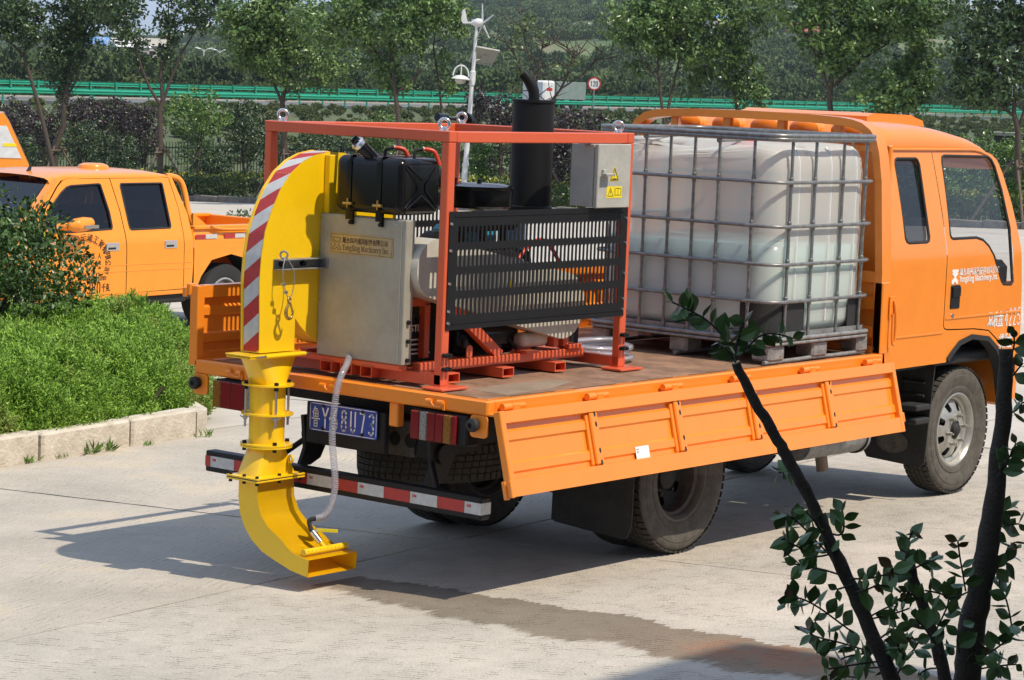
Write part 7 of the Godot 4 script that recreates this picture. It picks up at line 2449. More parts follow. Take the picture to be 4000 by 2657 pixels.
		s += stripe
		idx += 1
	b = mb()
	box(b, Vector3(-0.395, 1.047, -1.285), Vector3(-0.022, 1.055, -1.118), 0.002)
	box(b, Vector3(-0.392, 1.037, -1.282), Vector3(-0.025, 1.044, -1.121), 0.002)
	cyl(b, Vector3(-0.30, 1.046, -1.112), Vector3(-0.03, 1.046, -1.112), 0.010)
	part("top_flange", b, Y, o)
	b = mb()
	cyl(b, Vector3(-0.355, 1.046, -1.112), Vector3(-0.305, 1.046, -1.112), 0.006, 0.006, 10)
	cyl(b, Vector3(-0.03, 1.046, -1.112), Vector3(-0.01, 1.046, -1.112), 0.005, 0.005, 10)
	part("hinge_pin", b, M.steel, o)
	b = mb()
	rect_to_round(b, -0.322, -0.055, -1.258, -1.148, 1.037, 0.0855, 0.905)
	part("upper_cone", b, Y, o)
	b = mb()
	lathe(b, Transform3D(Basis.IDENTITY, Vector3(-0.187, 0, -1.20)), [Vector2(0.0855, 0.61), Vector2(0.0855, 0.90)], 40)
	part("down_pipe", b, Y, o)
	for f in [[0.902, 0.125], [0.762, 0.125], [0.616, 0.125], [0.606, 0.125]]:
		b = mb()
		disc(b, f[0], f[1])
		part("pipe_flange", b, Y, o)
	for a in [0.35, 2.0, 3.6, 5.1]:
		var px2 := -0.187 + cos(a) * 0.11
		var pz2 := -1.20 + sin(a) * 0.11
		b = mb()
		cyl(b, Vector3(px2, 0.70, pz2), Vector3(px2, 0.89, pz2), 0.006, 0.006, 10)
		part("clamp_rod", b, M.steel, o)
		bolt(o, Vector3(px2, 0.906, pz2), Vector3.UP, 0.011, 0.014, M.black_satin)
		bolt(o, Vector3(px2, 0.880, pz2), Vector3.UP, 0.011, 0.016, M.black_satin)
		b = mb()
		for sg in [-1.0, 1.0]: prism(b, poly([0, 0, 0.022 * sg, 0.012, 0.026 * sg, 0.02, 0.012 * sg, 0.014, 0, 0.012]), 0.005, Transform3D(Basis(Vector3.UP, -0.9), Vector3(px2, 0.735, pz2)))
		cyl(b, Vector3(px2, 0.735, pz2), Vector3(px2, 0.755, pz2), 0.010, 0.010, 8)
		part("wing_nut", b, M.steel, o)
		bolt(o, Vector3(px2, 0.620, pz2), Vector3.UP, 0.011, 0.014, M.black_satin)
		bolt(o, Vector3(px2, 0.586, pz2), Vector3.UP, 0.010, 0.016, M.black_satin)
	b = mb()
	rect_to_round(b, -0.318, -0.062, -1.258, -1.126, 0.472, 0.0855, 0.605)
	var lc := part("lower_cone", b, Y, o)
	b = mb()
	torus(b, Vector3(-0.115, 0.545, -1.105), Vector3(1, 0, 0.2), 0.016, 0.006)
	part("lifting_eye", b, Y, lc)
	b = mb()
	box(b, Vector3(-0.355, 0.464, -1.295), Vector3(-0.028, 0.472, -1.090), 0.001)
	box(b, Vector3(-0.355, 0.451, -1.295), Vector3(-0.028, 0.459, -1.090), 0.001)
	var lf := part("lower_flange", b, Y, o)
	b = mb()
	box(b, Vector3(-0.353, 0.459, -1.293), Vector3(-0.030, 0.464, -1.092), 0.0)
	part("gasket", b, M.rubber, lf)
	for p in [[-0.34, -1.28], [-0.34, -1.19], [-0.34, -1.105], [-0.19, -1.105], [-0.045, -1.105], [-0.045, -1.2]]:
		bolt(lf, Vector3(p[0], 0.472, p[1]), Vector3.UP, 0.009, 0.01, M.black_satin)
		bolt(lf, Vector3(p[0], 0.437, p[1]), Vector3.UP, 0.009, 0.014, M.black_satin)
	# elbow: side walls and skins
	var outer := [Vector2(0.452, -1.252), Vector2(0.364, -1.25), Vector2(0.29, -1.234), Vector2(0.228, -1.201), Vector2(0.17, -1.145), Vector2(0.126, -1.075), Vector2(0.096, -0.984), Vector2(0.066, -0.879), Vector2(0.050, -0.768)]
	var inner := [Vector2(0.452, -1.128), Vector2(0.36, -1.123), Vector2(0.293, -1.094), Vector2(0.246, -1.043), Vector2(0.203, -0.959), Vector2(0.172, -0.913), Vector2(0.150, -0.875), Vector2(0.142, -0.838), Vector2(0.131, -0.764)]
	b = mb()
	var wl := []
	var wr := []
	for i in 9:
		wl.append(lerpf(-0.312, -0.332, float(i) / 8))
		wr.append(lerpf(-0.066, 0.002, pow(float(i) / 8, 1.5)))
	for t3 in [0.0, 1.0]:
		for i in 8:
			for sd in [0, 1]:
				b.set_smooth_group(20 + sd)
				var xa: float = (wl if sd == 0 else wr)[i] + (0.003 if sd == 0 else -0.003) * t3
				var xb: float = (wl if sd == 0 else wr)[i + 1] + (0.003 if sd == 0 else -0.003) * t3
				quad(b, Vector3(xa, outer[i].x, outer[i].y), Vector3(xb, outer[i + 1].x, outer[i + 1].y), Vector3(xb, inner[i + 1].x, inner[i + 1].y), Vector3(xa, inner[i].x, inner[i].y), Vector3(-0.17 if t3 == 0.0 else (-5.0 if sd == 0 else 5.0), 0.2, -1.0))
			b.set_smooth_group(22)
			var o0 := Vector3(0, outer[i].x, outer[i].y)
			var o1 := Vector3(0, outer[i + 1].x, outer[i + 1].y)
			quad(b, o0 + Vector3(wl[i], 0, 0), o1 + Vector3(wl[i + 1], 0, 0), o1 + Vector3(wr[i + 1], 0, 0), o0 + Vector3(wr[i], 0, 0), Vector3(-0.17, 0.5, -0.9))
			b.set_smooth_group(23)
			o0 = Vector3(0, inner[i].x, inner[i].y)
			o1 = Vector3(0, inner[i + 1].x, inner[i + 1].y)
			quad(b, o0 + Vector3(wl[i], 0, 0), o1 + Vector3(wl[i + 1], 0, 0), o1 + Vector3(wr[i + 1], 0, 0), o0 + Vector3(wr[i], 0, 0), Vector3(-0.17, 0.0, -1.3))
	b.set_smooth_group(-1)
	var el := part("nozzle_elbow", b, Y, o)
	b = mb()
	cyl(b, Vector3(-0.315, 0.158, -0.815), Vector3(-0.02, 0.158, -0.815), 0.016, 0.016, 18)
	var spt := part("spray_tube", b, Y, el)
	for k in 11:
		b = mb()
		var dirn := Vector3(0, 0.35, 0.94)
		var hp := Vector3(-0.295 + k * 0.026, 0.158, -0.815) + dirn * 0.0155
		cyl(b, hp, hp + dirn * 0.001, 0.0022, 0.0022, 8)
		part("spray_hole", b, M.black_matt, el)
	b = mb()
	path(b, [Vector3(-0.165, 0.165, -0.822), Vector3(-0.175, 0.19, -0.842)], 0.011, 12)
	part("spray_stub", b, Y, el)
	b = mb()
	path(b, [Vector3(-0.175, 0.187, -0.840), Vector3(-0.190, 0.235, -0.880)], 0.016, 14)
	cyl(b, Vector3(-0.187, 0.228, -0.872), Vector3(-0.180, 0.244, -0.852), 0.010)
	part("ball_valve", b, M.chrome, el)
	b = mb()
	bar(b, Vector3(-0.183, 0.244, -0.858), Vector3(-0.150, 0.250, -0.755), 0.016, 0.004)
	part("valve_lever", b, M.sticker_yellow, el)
	b = mb()
	path(b, curve([Vector3(-0.189, 0.232, -0.878), Vector3(-0.196, 0.275, -0.905), Vector3(-0.185, 0.295, -0.892), Vector3(-0.16, 0.295, -0.865)], 5), 0.011, 12)
	part("hose_elbow", b, M.rubber, el)
	# clear spring-lined hose
	var hp2 := curve([Vector3(0.10, 1.05, -0.945), Vector3(0.03, 1.025, -0.885), Vector3(-0.05, 0.975, -0.855), Vector3(-0.075, 0.90, -0.860), Vector3(-0.08, 0.80, -0.868), Vector3(-0.085, 0.68, -0.872), Vector3(-0.09, 0.57, -0.850), Vector3(-0.10, 0.46, -0.822), Vector3(-0.11, 0.385, -0.828), Vector3(-0.13, 0.325, -0.838), Vector3(-0.155, 0.298, -0.858), Vector3(-0.175, 0.297, -0.875)], 5)
	b = mb()
	path(b, hp2, 0.0165, 14, false)
	var ch := part("clear_hose", b, M.hose_clear, o)
	b = mb()
	var coil := []
	var turns := 95.0
	for i in 760:
		var t4: float = i / 759.0 * (hp2.size() - 1.001)
		var i0 := int(t4)
		var c4: Vector3 = (hp2[i0] as Vector3).lerp(hp2[i0 + 1], t4 - i0)
		var f4 := frame_of(hp2[i0], hp2[i0 + 1])
		var an := TAU * turns * i / 760.0
		coil.append(c4 + f4.x * (cos(an) * 0.0145) + f4.z * (sin(an) * 0.0145))
	path(b, coil, 0.0014, 4, false)
	part("spring_coil", b, M.hose_coil, ch)
	# bracket, rope and hook on the housing
	b = mb()
	box(b, Vector3(-0.228, 1.498, -1.149), Vector3(0.088, 1.503, -1.098), 0.001)
	box(b, Vector3(-0.228, 1.452, -1.149), Vector3(0.088, 1.457, -1.098), 0.001)
	box(b, Vector3(-0.228, 1.457, -1.149), Vector3(0.082, 1.498, -1.144), 0.001)
	box(b, Vector3(0.081, 1.452, -1.149), Vector3(0.086, 1.503, -1.085), 0.001)
	var bk := part("channel_bracket", b, M.galvanised_pale, o)
	for x in [-0.185, -0.04]: bolt(bk, Vector3(x, 1.477, -1.144), Vector3(0, 0, 1), 0.013, 0.022, M.black_satin)
	b = mb()
	torus(b, Vector3(-0.198, 1.525, -1.11), Vector3(0.8, 0, -0.6), 0.017, 0.005)
	part("ring_eye", b, M.galvanised_pale, bk)
	b = mb()
	path(b, curve([Vector3(-0.20, 1.512, -1.10), Vector3(-0.225, 1.47, -1.09), Vector3(-0.225, 1.41, -1.085), Vector3(-0.205, 1.345, -1.085), Vector3(-0.18, 1.315, -1.085), Vector3(-0.162, 1.335, -1.085), Vector3(-0.145, 1.41, -1.085), Vector3(-0.15, 1.47, -1.09), Vector3(-0.195, 1.515, -1.10)], 5), 0.0028, 6)
	for p5 in [Vector3(-0.222, 1.388, -1.085), Vector3(-0.207, 1.350, -1.085)]: cyl(b, p5 - Vector3(0.012, 0, 0), p5 + Vector3(0.012, 0, 0), 0.007)
	part("wire_rope", b, M.steel, bk)
	b = mb()
	torus(b, Vector3(-0.180, 1.312, -1.085), Vector3(0.3, 0, 1), 0.013, 0.005)
	path(b, curve([Vector3(-0.180, 1.300, -1.085), Vector3(-0.196, 1.275, -1.085), Vector3(-0.202, 1.25, -1.085), Vector3(-0.190, 1.226, -1.085), Vector3(-0.172, 1.222, -1.085), Vector3(-0.155, 1.235, -1.085), Vector3(-0.150, 1.262, -1.085)], 5), [0.006, 0.006, 0.007, 0.007, 0.008, 0.008, 0.009, 0.009, 0.009, 0.009, 0.009, 0.009, 0.009, 0.009, 0.009, 0.009, 0.008, 0.008, 0.008, 0.007, 0.007, 0.006, 0.006, 0.005, 0.005, 0.004], 8)
	path(b, [Vector3(-0.176, 1.296, -1.08), Vector3(-0.158, 1.25, -1.08)], 0.005, 6)
	part("snap_hook", b, M.brass, bk)

func named_mesh(called: String, mesh: Mesh, m: Material) -> MeshInstance3D:
	var o := MeshInstance3D.new()
	o.name = called
	o.mesh = mesh
	o.material_override = m
	return o

# ---------------------------------------------------------------- the caged water tank
# point on a rounded rectangle, t in 0..1 from the middle of its -x side, anticlockwise seen from above via +z
func round_loop(x0: float, x1: float, z0: float, z1: float, r: float, n := 8) -> Array:
	var o := []
	for c in [[x0 + r, z1 - r, 2], [x1 - r, z1 - r, 1], [x1 - r, z0 + r, 0], [x0 + r, z0 + r, 3]]:
		var a0: float = {2: PI, 1: PI / 2, 0: 0.0, 3: -PI / 2}[c[2]]
		for i in n + 1:
			var a: float = a0 - float(i) / n * PI / 2
			o.append(Vector2(c[0] + cos(a) * r, c[1] + sin(a) * r))
	# spread points along the straight sides too
	var out := []
	for i in o.size():
		var p: Vector2 = o[i]
		var q: Vector2 = o[(i + 1) % o.size()]
		var k := maxi(1, int(p.distance_to(q) / 0.06))
		for j in k: out.append(p.lerp(q, float(j) / k))
	return out

func shell(st: SurfaceTool, levels: Array, cap: bool) -> void:
	var loops := []
	for l in levels:
		var lp := round_loop(2.438 + l[1], 3.392 - l[1], -1.234 + l[1], -0.080 - l[1], maxf(0.13 - l[1] * 0.5, 0.02), 7)
		var v := []
		for p in lp:
			var y: float = l[0]
			if l.size() > 2:
				# shoulders: the middle of each top edge is lower
				var w: float = maxf(clampf(1.0 - absf(p.y + 0.66) / 0.34, 0, 1) * float(absf(p.x - 2.915) > 0.3), clampf(1.0 - absf(p.x - 2.915) / 0.2, 0, 1) * float(absf(p.y + 0.657) > 0.4) * 0.35)
				y -= l[2] * smoothstep(0.0, 0.55, w)
			v.append(Vector3(p.x, y, p.y))
		loops.append(v)
	st.set_smooth_group(1)
	var n: int = loops[0].size()
	for i in loops.size() - 1:
		var m: int = mini(loops[i].size(), loops[i + 1].size())
		for k in n:
			var k1 := (k + 1) % n
			var a: Array = loops[i]
			var b: Array = loops[i + 1]
			var kb := int(round(float(k) / n * b.size())) % b.size()
			var kb1 := int(round(float(k + 1) / n * b.size())) % b.size()
			quad(st, a[k], a[k1], b[kb1] if b.size() != n else b[k1], b[kb] if b.size() != n else b[k], Vector3(2.915, (a[k].y + b[0].y) * 0.5 - 0.02, -0.657))
	if cap:
		var t: Array = loops[loops.size() - 1]
		var c := Vector3(2.915, t[0].y - 0.015, -0.657)
		for k in t.size(): tri(st, t[k], t[(k + 1) % t.size()], c, Vector3(2.915, 1.5, -0.657))
		t = loops[0]
		c = Vector3(2.915, t[0].y, -0.657)
		for k in t.size(): tri(st, t[k], t[(k + 1) % t.size()], c, Vector3(2.915, 5, -0.657))
	st.set_smooth_group(-1)

func loop_path(inset: float, y: float, r := 0.10) -> Array:
	var o := []
	for p in round_loop(2.415 + inset, 3.415 - inset, -1.257 + inset, -0.057 - inset, r, 6): o.append(Vector3(p.x, y, p.y))
	o.append(o[0])
	o.append(o[1])
	return o

func make_tank() -> void:
	var o := thing("water_tank", "white plastic water tank in a grey steel cage on a pallet, half full", "water tank")
	var G: Material = M.galvanised
	var b := mb()
	shell(b, [[1.088, 0.10], [1.092, 0.05], [1.11, 0.018], [1.15, 0.004], [1.25, 0.0], [1.62, -0.003], [1.95, 0.0], [2.02, 0.006, 0.012], [2.06, 0.022, 0.03], [2.088, 0.05, 0.04], [2.100, 0.10, 0.042], [2.104, 0.18, 0.035]], true)
	part("bottle", b, M.tank_plastic, o)
	b = mb()
	shell(b, [[1.10, 0.06], [1.115, 0.03], [1.15, 0.016], [1.45, 0.010], [1.556, 0.010]], true)
	part("water", b, M.water, o)
	# vertical mouldings of the bottle
	for x in [2.66, 2.98, 3.24]:
		b = mb()
		path(b, curve([Vector3(x, 1.15, -0.083), Vector3(x, 1.9, -0.083), Vector3(x, 2.05, -0.09), Vector3(x, 2.085, -0.13)], 4), 0.007, 8)
		part("moulding", b, M.white_paint, o)
	# lid
	b = mb()
	lathe(b, Transform3D(Basis.IDENTITY, Vector3(2.915, 2.06, -0.657)), [Vector2(0.09, 0.0), Vector2(0.09, 0.035), Vector2(0.08, 0.045), Vector2(0, 0.045)], 28)
	part("lid", b, M.red_print, o)
	# black corner guards
	var lp := round_loop(2.430, 3.400, -1.242, -0.072, 0.135, 8)
	for rng_ in [[-0.26, 0.33], [0.73, 1.0]]:
		b = mb()
		b.set_smooth_group(1)
		for k in lp.size():
			var p: Vector2 = lp[k]
			var q: Vector2 = lp[(k + 1) % lp.size()]
			if p.y < -0.35 or q.y < -0.35: continue
			var t0 := (p.x - 2.43) / 0.97 if p.y > -0.09 else (-(absf(p.y + 0.072)) if p.x < 2.9 else 1.0)
			if t0 < rng_[0] or t0 > rng_[1]: continue
			quad(b, Vector3(p.x, 1.085, p.y), Vector3(q.x, 1.085, q.y), Vector3(q.x, 1.262, q.y), Vector3(p.x, 1.262, p.y), Vector3(2.915, 1.17, -0.657))
		part("corner_guard", b, M.rubber, o)
	# cage
	for y in [1.268, 1.466, 1.668, 1.901]:
		b = mb()
		path(b, loop_path(-0.006, y), 0.0095, 10, false)
		part("cage_hoop", b, G, o)
	for y in [2.147, 2.128]:
		b = mb()
		path(b, loop_path(-0.008, y), 0.013, 10, false)
		part("cage_top_rail", b, G, o)
	var bars := []
	for x in [2.55, 2.785, 3.068, 3.305]:
		bars.append(Vector2(x, -0.064))
		bars.append(Vector2(x, -1.250))
	for z in [-0.219, -0.441, -0.60, -0.76, -0.922, -1.10]:
		bars.append(Vector2(2.422, z))
		bars.append(Vector2(3.408, z))
	for p in bars:
		b = mb()
		path(b, [Vector3(p.x, 1.055, p.y), Vector3(p.x, 2.125, p.y)], 0.0092, 10)
		# flattened where the hoops are welded
		for y in [1.268, 1.466, 1.668, 1.901]: box(b, Vector3(p.x - 0.0105, y - 0.028, p.y - 0.0105), Vector3(p.x + 0.0105, y + 0.028, p.y + 0.0105), 0.006)
		part("cage_bar", b, G, o)
	for z in [-0.441, -0.922]:
		b = mb()
		path(b, curve([Vector3(2.422, 2.108, z), Vector3(2.62, 2.112, z), Vector3(2.9, 2.125, z), Vector3(3.2, 2.112, z), Vector3(3.408, 2.108, z)], 3), 0.011, 10)
		for x in [2.413, 3.417]: cyl(b, Vector3(x - 0.006, 2.108, z), Vector3(x + 0.006, 2.108, z), 0.015)
		part("top_bar", b, M.galvanised_pale, o)
	# pallet
	b = mb()
	path(b, loop_path(-0.004, 1.068, 0.05), 0.011, 10, false)
	path(b, loop_path(-0.002, 1.044, 0.05), 0.009, 10, false)
	part("pallet_rail", b, M.galvanised_pale, o)
	b = mb()
	for i in 2:
		var lp2 := round_loop(2.425, 3.405, -1.247, -0.067, 0.06, 6)
		for k in lp2.size():
			var p: Vector2 = lp2[k]
			var q: Vector2 = lp2[(k + 1) % lp2.size()]
			if i == 0: quad(b, Vector3(p.x, 1.040, p.y), Vector3(q.x, 1.040, q.y), Vector3(q.x, 1.104, q.y), Vector3(p.x, 1.104, p.y), Vector3(2.915, 1.07, -0.657))
			else: tri(b, Vector3(p.x, 1.075, p.y), Vector3(q.x, 1.075, q.y), Vector3(2.915, 1.075, -0.657), Vector3(2.9, 0, -0.6))
	part("pallet_tray", b, M.galvanised_pale, o)
	for x in [2.50, 2.93, 3.375]:
		for z in [-0.125, -0.66, -1.19]:
			b = mb()
			box(b, Vector3(x - 0.055 if x > 3.0 else x - 0.075, 0.951, z - 0.06), Vector3(x + 0.055 if x > 3.0 else x + 0.075, 1.040, z + 0.06), 0.012)
			part("pallet_foot", b, M.galvanised_pale, o)
	for z in [-0.085, -0.66, -1.22]:
		b = mb()
		path(b, curve([Vector3(2.40, 0.948, z), Vector3(2.7, 0.945, z), Vector3(2.9, 0.952, z), Vector3(3.1, 0.945, z), Vector3(3.42, 0.950, z)], 3), 0.012, 8)
		part("pallet_runner", b, M.galvanised_pale, o)

func make_bed_hose() -> void:
	var o := thing("hose", "clear plastic hose lying coiled on the bed between the blower and the water tank", "hose", Vector3(1.78, 0.936, -0.72))
	var b := mb()
	var pts := []
	for i in 90:
		var a := i * 0.21
		var r := 0.19 + 0.02 * sin(a * 0.7)
		pts.append(Vector3(cos(a) * r * 1.1, 0.018 + 0.012 * i / 14.0, sin(a) * r * 0.8))
	path(b, pts, 0.016, 10)
	part("coil", b, M.hose_clear, o)
	b = mb()
	path(b, pts, 0.009, 6)
	part("inner_lining", b, M.hose_coil, o)

# ---------------------------------------------------------------- orange double-cab pickup
func pickup_z(y: float) -> float:
	if y < 0.45: return 0.80 + 0.04 * clampf((y - 0.3) / 0.15, 0, 1)
	if y < 1.0: return 0.84
	return 0.84 - 0.22 * (y - 1.0) / 0.64

func pk_sheet(outline: Array, holes: Array, flip: bool, push := 0.0) -> SurfaceTool:
	var st := mb()
	var op := PackedVector2Array()
	for i in range(0, outline.size(), 2): op.append(Vector2(-outline[i], outline[i + 1]))
	var y := 0.25
	while y < 1.75:
		var y2 := y + (0.05 if y >= 0.95 else 0.1)
		var pieces: Array = Geometry2D.intersect_polygons(op, poly([-6.0, y, 3.0, y, 3.0, y2, -6.0, y2]))
		for h in holes:
			var hp := PackedVector2Array()
			for i in range(0, h.size(), 2): hp.append(Vector2(-h[i], h[i + 1]))
			var next := []
			for p in pieces: next.append_array(Geometry2D.clip_polygons(p, hp))
			pieces = next
		for p in pieces:
			var idx := Geometry2D.triangulate_polygon(p)
			for i in range(0, idx.size(), 3):
				var v := []
				for k in 3:
					var q: Vector2 = p[idx[i + k]]
					v.append(Vector3(q.x, q.y, pickup_z(q.y) + push))
				if (v[2] - v[0]).cross(v[1] - v[0]).z < 0: v = [v[0], v[2], v[1]]
				if flip: v = [v[0], v[2], v[1]]
				for k in 3:
					var a: Vector3 = v[k]
					var n := Vector3(0, (pickup_z(a.y - 0.01) - pickup_z(a.y + 0.01)) / 0.02, 1).normalized()
					if flip:
						a.z = -a.z
						n.z = -n.z
					st.set_normal(n)
					st.add_vertex(a)
		y = y2
	return st

func pk_loop(a: Array, grow := 0.0, push := 0.0, sgn := 1.0) -> Array:
	var o := []
	for i in range(0, a.size(), 2): o.append(Vector3(-a[i], a[i + 1], (pickup_z(a[i + 1]) + push) * sgn))
	o.append(o[0])
	o.append(o[1])
	return o

func make_pickup() -> void:
	var o := thing("pickup_truck", "orange double cab pickup parked behind the juniper bed on the left", "pickup", Vector3(10.83, gy(-13.376), -13.376))
	o.scale = Vector3.ONE * 1.015
	var P: Material = M.pickup_orange
	var fw := [1.655, 1.16, 1.67, 1.13, 2.25, 1.11, 2.49, 1.115, 2.55, 1.20, 2.42, 1.36, 2.25, 1.50, 2.16, 1.555, 2.10, 1.57, 1.72, 1.585, 1.70, 1.575, 1.655, 1.30]
	var rw := [0.835, 1.15, 0.85, 1.125, 1.395, 1.118, 1.415, 1.13, 1.42, 1.16, 1.43, 1.56, 1.415, 1.585, 0.85, 1.585, 0.835, 1.575]
	var rear_door := [0.68, 0.48, 1.488, 0.466, 1.488, 0.85, 1.50, 1.31, 1.55, 1.64, 0.73, 1.64, 0.675, 1.32, 0.682, 0.94]
	var front_door := [1.498, 0.466, 2.62, 0.46, 2.70, 0.7, 2.68, 1.05, 2.62, 1.20, 2.42, 1.42, 2.28, 1.56, 2.20, 1.62, 2.1, 1.64, 1.56, 1.64, 1.51, 1.31, 1.498, 0.85]
	var quarter := [0.56, 0.43, 2.70, 0.40, 2.70, 0.452, 0.672, 0.472, 0.674, 0.94, 0.668, 1.32, 0.722, 1.648, 2.12, 1.648, 2.22, 1.625, 2.30, 1.56, 2.44, 1.42, 2.63, 1.21, 2.66, 1.24, 2.5, 1.42, 2.30, 1.63, 2.2, 1.665, 0.68, 1.665, 0.56, 1.27, 0.54, 0.74]
	var fender := [2.71, 0.40, 2.71, 0.70, 2.69, 1.05, 2.66, 1.08, 3.2, 1.03, 3.75, 0.96, 3.9, 0.85, 3.92, 0.42, 3.48, 0.40, 3.44, 0.62, 3.30, 0.78, 3.05, 0.83, 2.82, 0.76, 2.72, 0.6]
	var bed := [-1.28, 0.50, -0.50, 0.50, -0.44, 0.60, -0.30, 0.76, -0.02, 0.825, 0.27, 0.77, 0.42, 0.60, 0.47, 0.50, 0.53, 0.50, 0.53, 1.075, 0.50, 1.135, -1.28, 1.135]
	for flip in [false, true]:
		var sg := -1.0 if flip else 1.0
		var body := inst("cab_side", pk_sheet(quarter, [], flip).commit(), P, o)
		var d1 := inst("front_door", pk_sheet(front_door, [fw], flip).commit(), P, o)
		var d2 := inst("rear_door", pk_sheet(rear_door, [rw], flip).commit(), P, o)
		inst("fender", pk_sheet(fender, [], flip).commit(), P, o)
		var bs := inst("bed_side", pk_sheet(bed, [], flip).commit(), P, o)
		inst("window", pk_sheet(fw, [], flip, -0.02).commit(), M.glass_dark, d1)
		inst("window", pk_sheet(rw, [], flip, -0.02).commit(), M.glass_dark, d2)
		for w in [[fw, d1], [rw, d2]]:
			var st := mb()
			path(st, pk_loop(w[0], 0.0, -0.004, sg), 0.012, 6, false)
			part("window_seal", st, M.rubber, w[1])
		for s in [[1.69, 0.95, d1], [0.873, 0.955, d2]]:
			var st := mb()
			box(st, Vector3(-s[0] - 0.09, s[1] - 0.042, 0.835 * sg - 0.01), Vector3(-s[0] + 0.09, s[1] + 0.042, 0.835 * sg + 0.012), 0.012)
			part("door_handle", st, M.chrome, s[2])
			st = mb()
			box(st, Vector3(-s[0] - 0.065, s[1] - 0.026, 0.846 * sg - 0.003), Vector3(-s[0] + 0.04, s[1] - 0.004, 0.846 * sg + 0.003), 0.002)
			part("handle_gap", st, M.black_matt, s[2])
		var st := mb()
		for y in [0.76, 0.695]: box(st, Vector3(-2.65, y - 0.004, 0.838 * sg - 0.002), Vector3(-0.57, y + 0.004, 0.838 * sg + 0.006), 0.002)
		part("trim_line", st, P, body)
		st = mb()
		box(st, Vector3(-2.7, 0.33, 0.72 * sg - 0.04), Vector3(-0.58, 0.42, 0.80 * sg), 0.02)
		part("sill", st, M.chassis, o)
		st = mb()
		lathe(st, Transform3D(Basis(Vector3.RIGHT, Vector3(0, 0, sg), Vector3(0, -1, 0)), Vector3(0, 0.40, 0)), [Vector2(0.44, 0.55), Vector2(0.44, 0.832)], 32)
		part("wheel_housing", st, M.black_matt, bs)
		for s in [[0.52, 0.37, "tape_red"], [0.37, 0.20, "tape_white"], [0.09, -0.07, "tape_red"], [-0.07, -0.22, "tape_white"]]:
			st = mb()
			box(st, Vector3(-s[0] + 0.002, 1.0, 0.8395 * sg - 0.001), Vector3(-s[1], 1.046, 0.8395 * sg + 0.002), 0)
			part("red_reflector" if s[2] == "tape_red" else "white_reflector", st, M[s[2]], bs)
		st = mb()
		path(st, curve([Vector3(-0.30, 1.145, 0.85 * sg), Vector3(-0.26, 1.10, 0.86 * sg), Vector3(0.2, 1.095, 0.86 * sg), Vector3(1.2, 1.09, 0.86 * sg)], 4), 0.014, 8)
		part("load_rail", st, P, bs)
		st = mb()
		path(st, curve([Vector3(-0.70, 1.655, 0.56 * sg), Vector3(-0.60, 1.655, 0.58 * sg), Vector3(-0.51, 1.60, 0.60 * sg), Vector3(-0.49, 1.42, 0.65 * sg), Vector3(-0.50, 1.25, 0.70 * sg), Vector3(-0.47, 1.14, 0.75 * sg)], 5), 0.034, 10)
		prism(st, poly([-0.5, 1.13, -0.28, 1.13, -0.5, 1.27]), 0.03, Transform3D(Basis.IDENTITY, Vector3(0, 0, 0.75 * sg)))
		part("roll_bar", st, P, o)
		st = mb()
		lathe(st, Transform3D(Basis(Vector3(0, 0, 1), PI / 2 + 0.1), Vector3(-2.22, 1.205, 0.98 * sg)).scaled_local(Vector3(0.075, 0.2, 0.08)), [Vector2(0, -0.6), Vector2(0.75, -0.5), Vector2(1, 0), Vector2(0.95, 0.5), Vector2(0.6, 0.85), Vector2(0, 1.0)], 20)
		path(st, [Vector3(-2.4, 1.17, 0.80 * sg), Vector3(-2.32, 1.18, 0.93 * sg)], 0.04, 8)
		var mi := part("mirror", st, P, d1)
		st = mb()
		box(st, Vector3(-2.27, 1.165, 1.05 * sg), Vector3(-2.08, 1.20, 1.063 * sg), 0.005)
		part("indicator", st, M.lamp_clear, mi)
		for s in [0.0, 3.08]:
			st = mb()
			lathe(st, Transform3D(Basis(Vector3.RIGHT, Vector3(0, 0, sg), Vector3(0, -1, 0)), Vector3(-s, 0.36, 0)), [Vector2(0.0, 0.56), Vector2(0.33, 0.56), Vector2(0.357, 0.60), Vector2(0.36, 0.74), Vector2(0.345, 0.785), Vector2(0.29, 0.795), Vector2(0.22, 0.785), Vector2(0.205, 0.76)], 40)
			var wh := part("wheel", st, M.rubber, o)
			st = mb()
			lathe(st, Transform3D(Basis(Vector3.RIGHT, Vector3(0, 0, sg), Vector3(0, -1, 0)), Vector3(-s, 0.36, 0)), [Vector2(0.205, 0.70), Vector2(0.21, 0.775), Vector2(0.19, 0.78), Vector2(0.16, 0.72), Vector2(0.06, 0.75), Vector2(0.05, 0.78), Vector2(0, 0.78)], 32)
			part("rim", st, M.wheel_silver, wh)
		if flip: continue
		# painted lettering on the near door
		st = mb()
		var word := "运通工贸有限公司"
		for i in word.length():
			var a := deg_to_rad(96.0 - i * 16.5)
			var c := Vector3(-2.06 + cos(a) * 0.30, 0.80 + sin(a) * 0.25, 0.8412)
			var x := Transform3D(Basis(Vector3(0, 0, 1), a - PI / 2), c)
			write(st, word[i], 0.072, 0.075, 0.009, x.translated_local(Vector3(-0.036, -0.03, 0)))
		var dx := Transform3D(Basis.IDENTITY, Vector3(0, 0, 0.8412))
		write(st, "乘座", 0.048, 0.055, 0.007, dx.translated_local(Vector3(-2.10, 0.838, 0)))
		write(st, "5", 0.042, 0.05, 0.008, dx.translated_local(Vector3(-1.975, 0.84, 0)))
		write(st, "人", 0.05, 0.05, 0.008, dx.translated_local(Vector3(-1.895, 0.84, 0)))
		write(st, "75千克", 0.04, 0.045, 0.006, dx.translated_local(Vector3(-2.02, 0.772, 0)))
		write(st, "高", 0.05, 0.06, 0.007, dx.translated_local(Vector3(-2.08, 0.615, 0)))
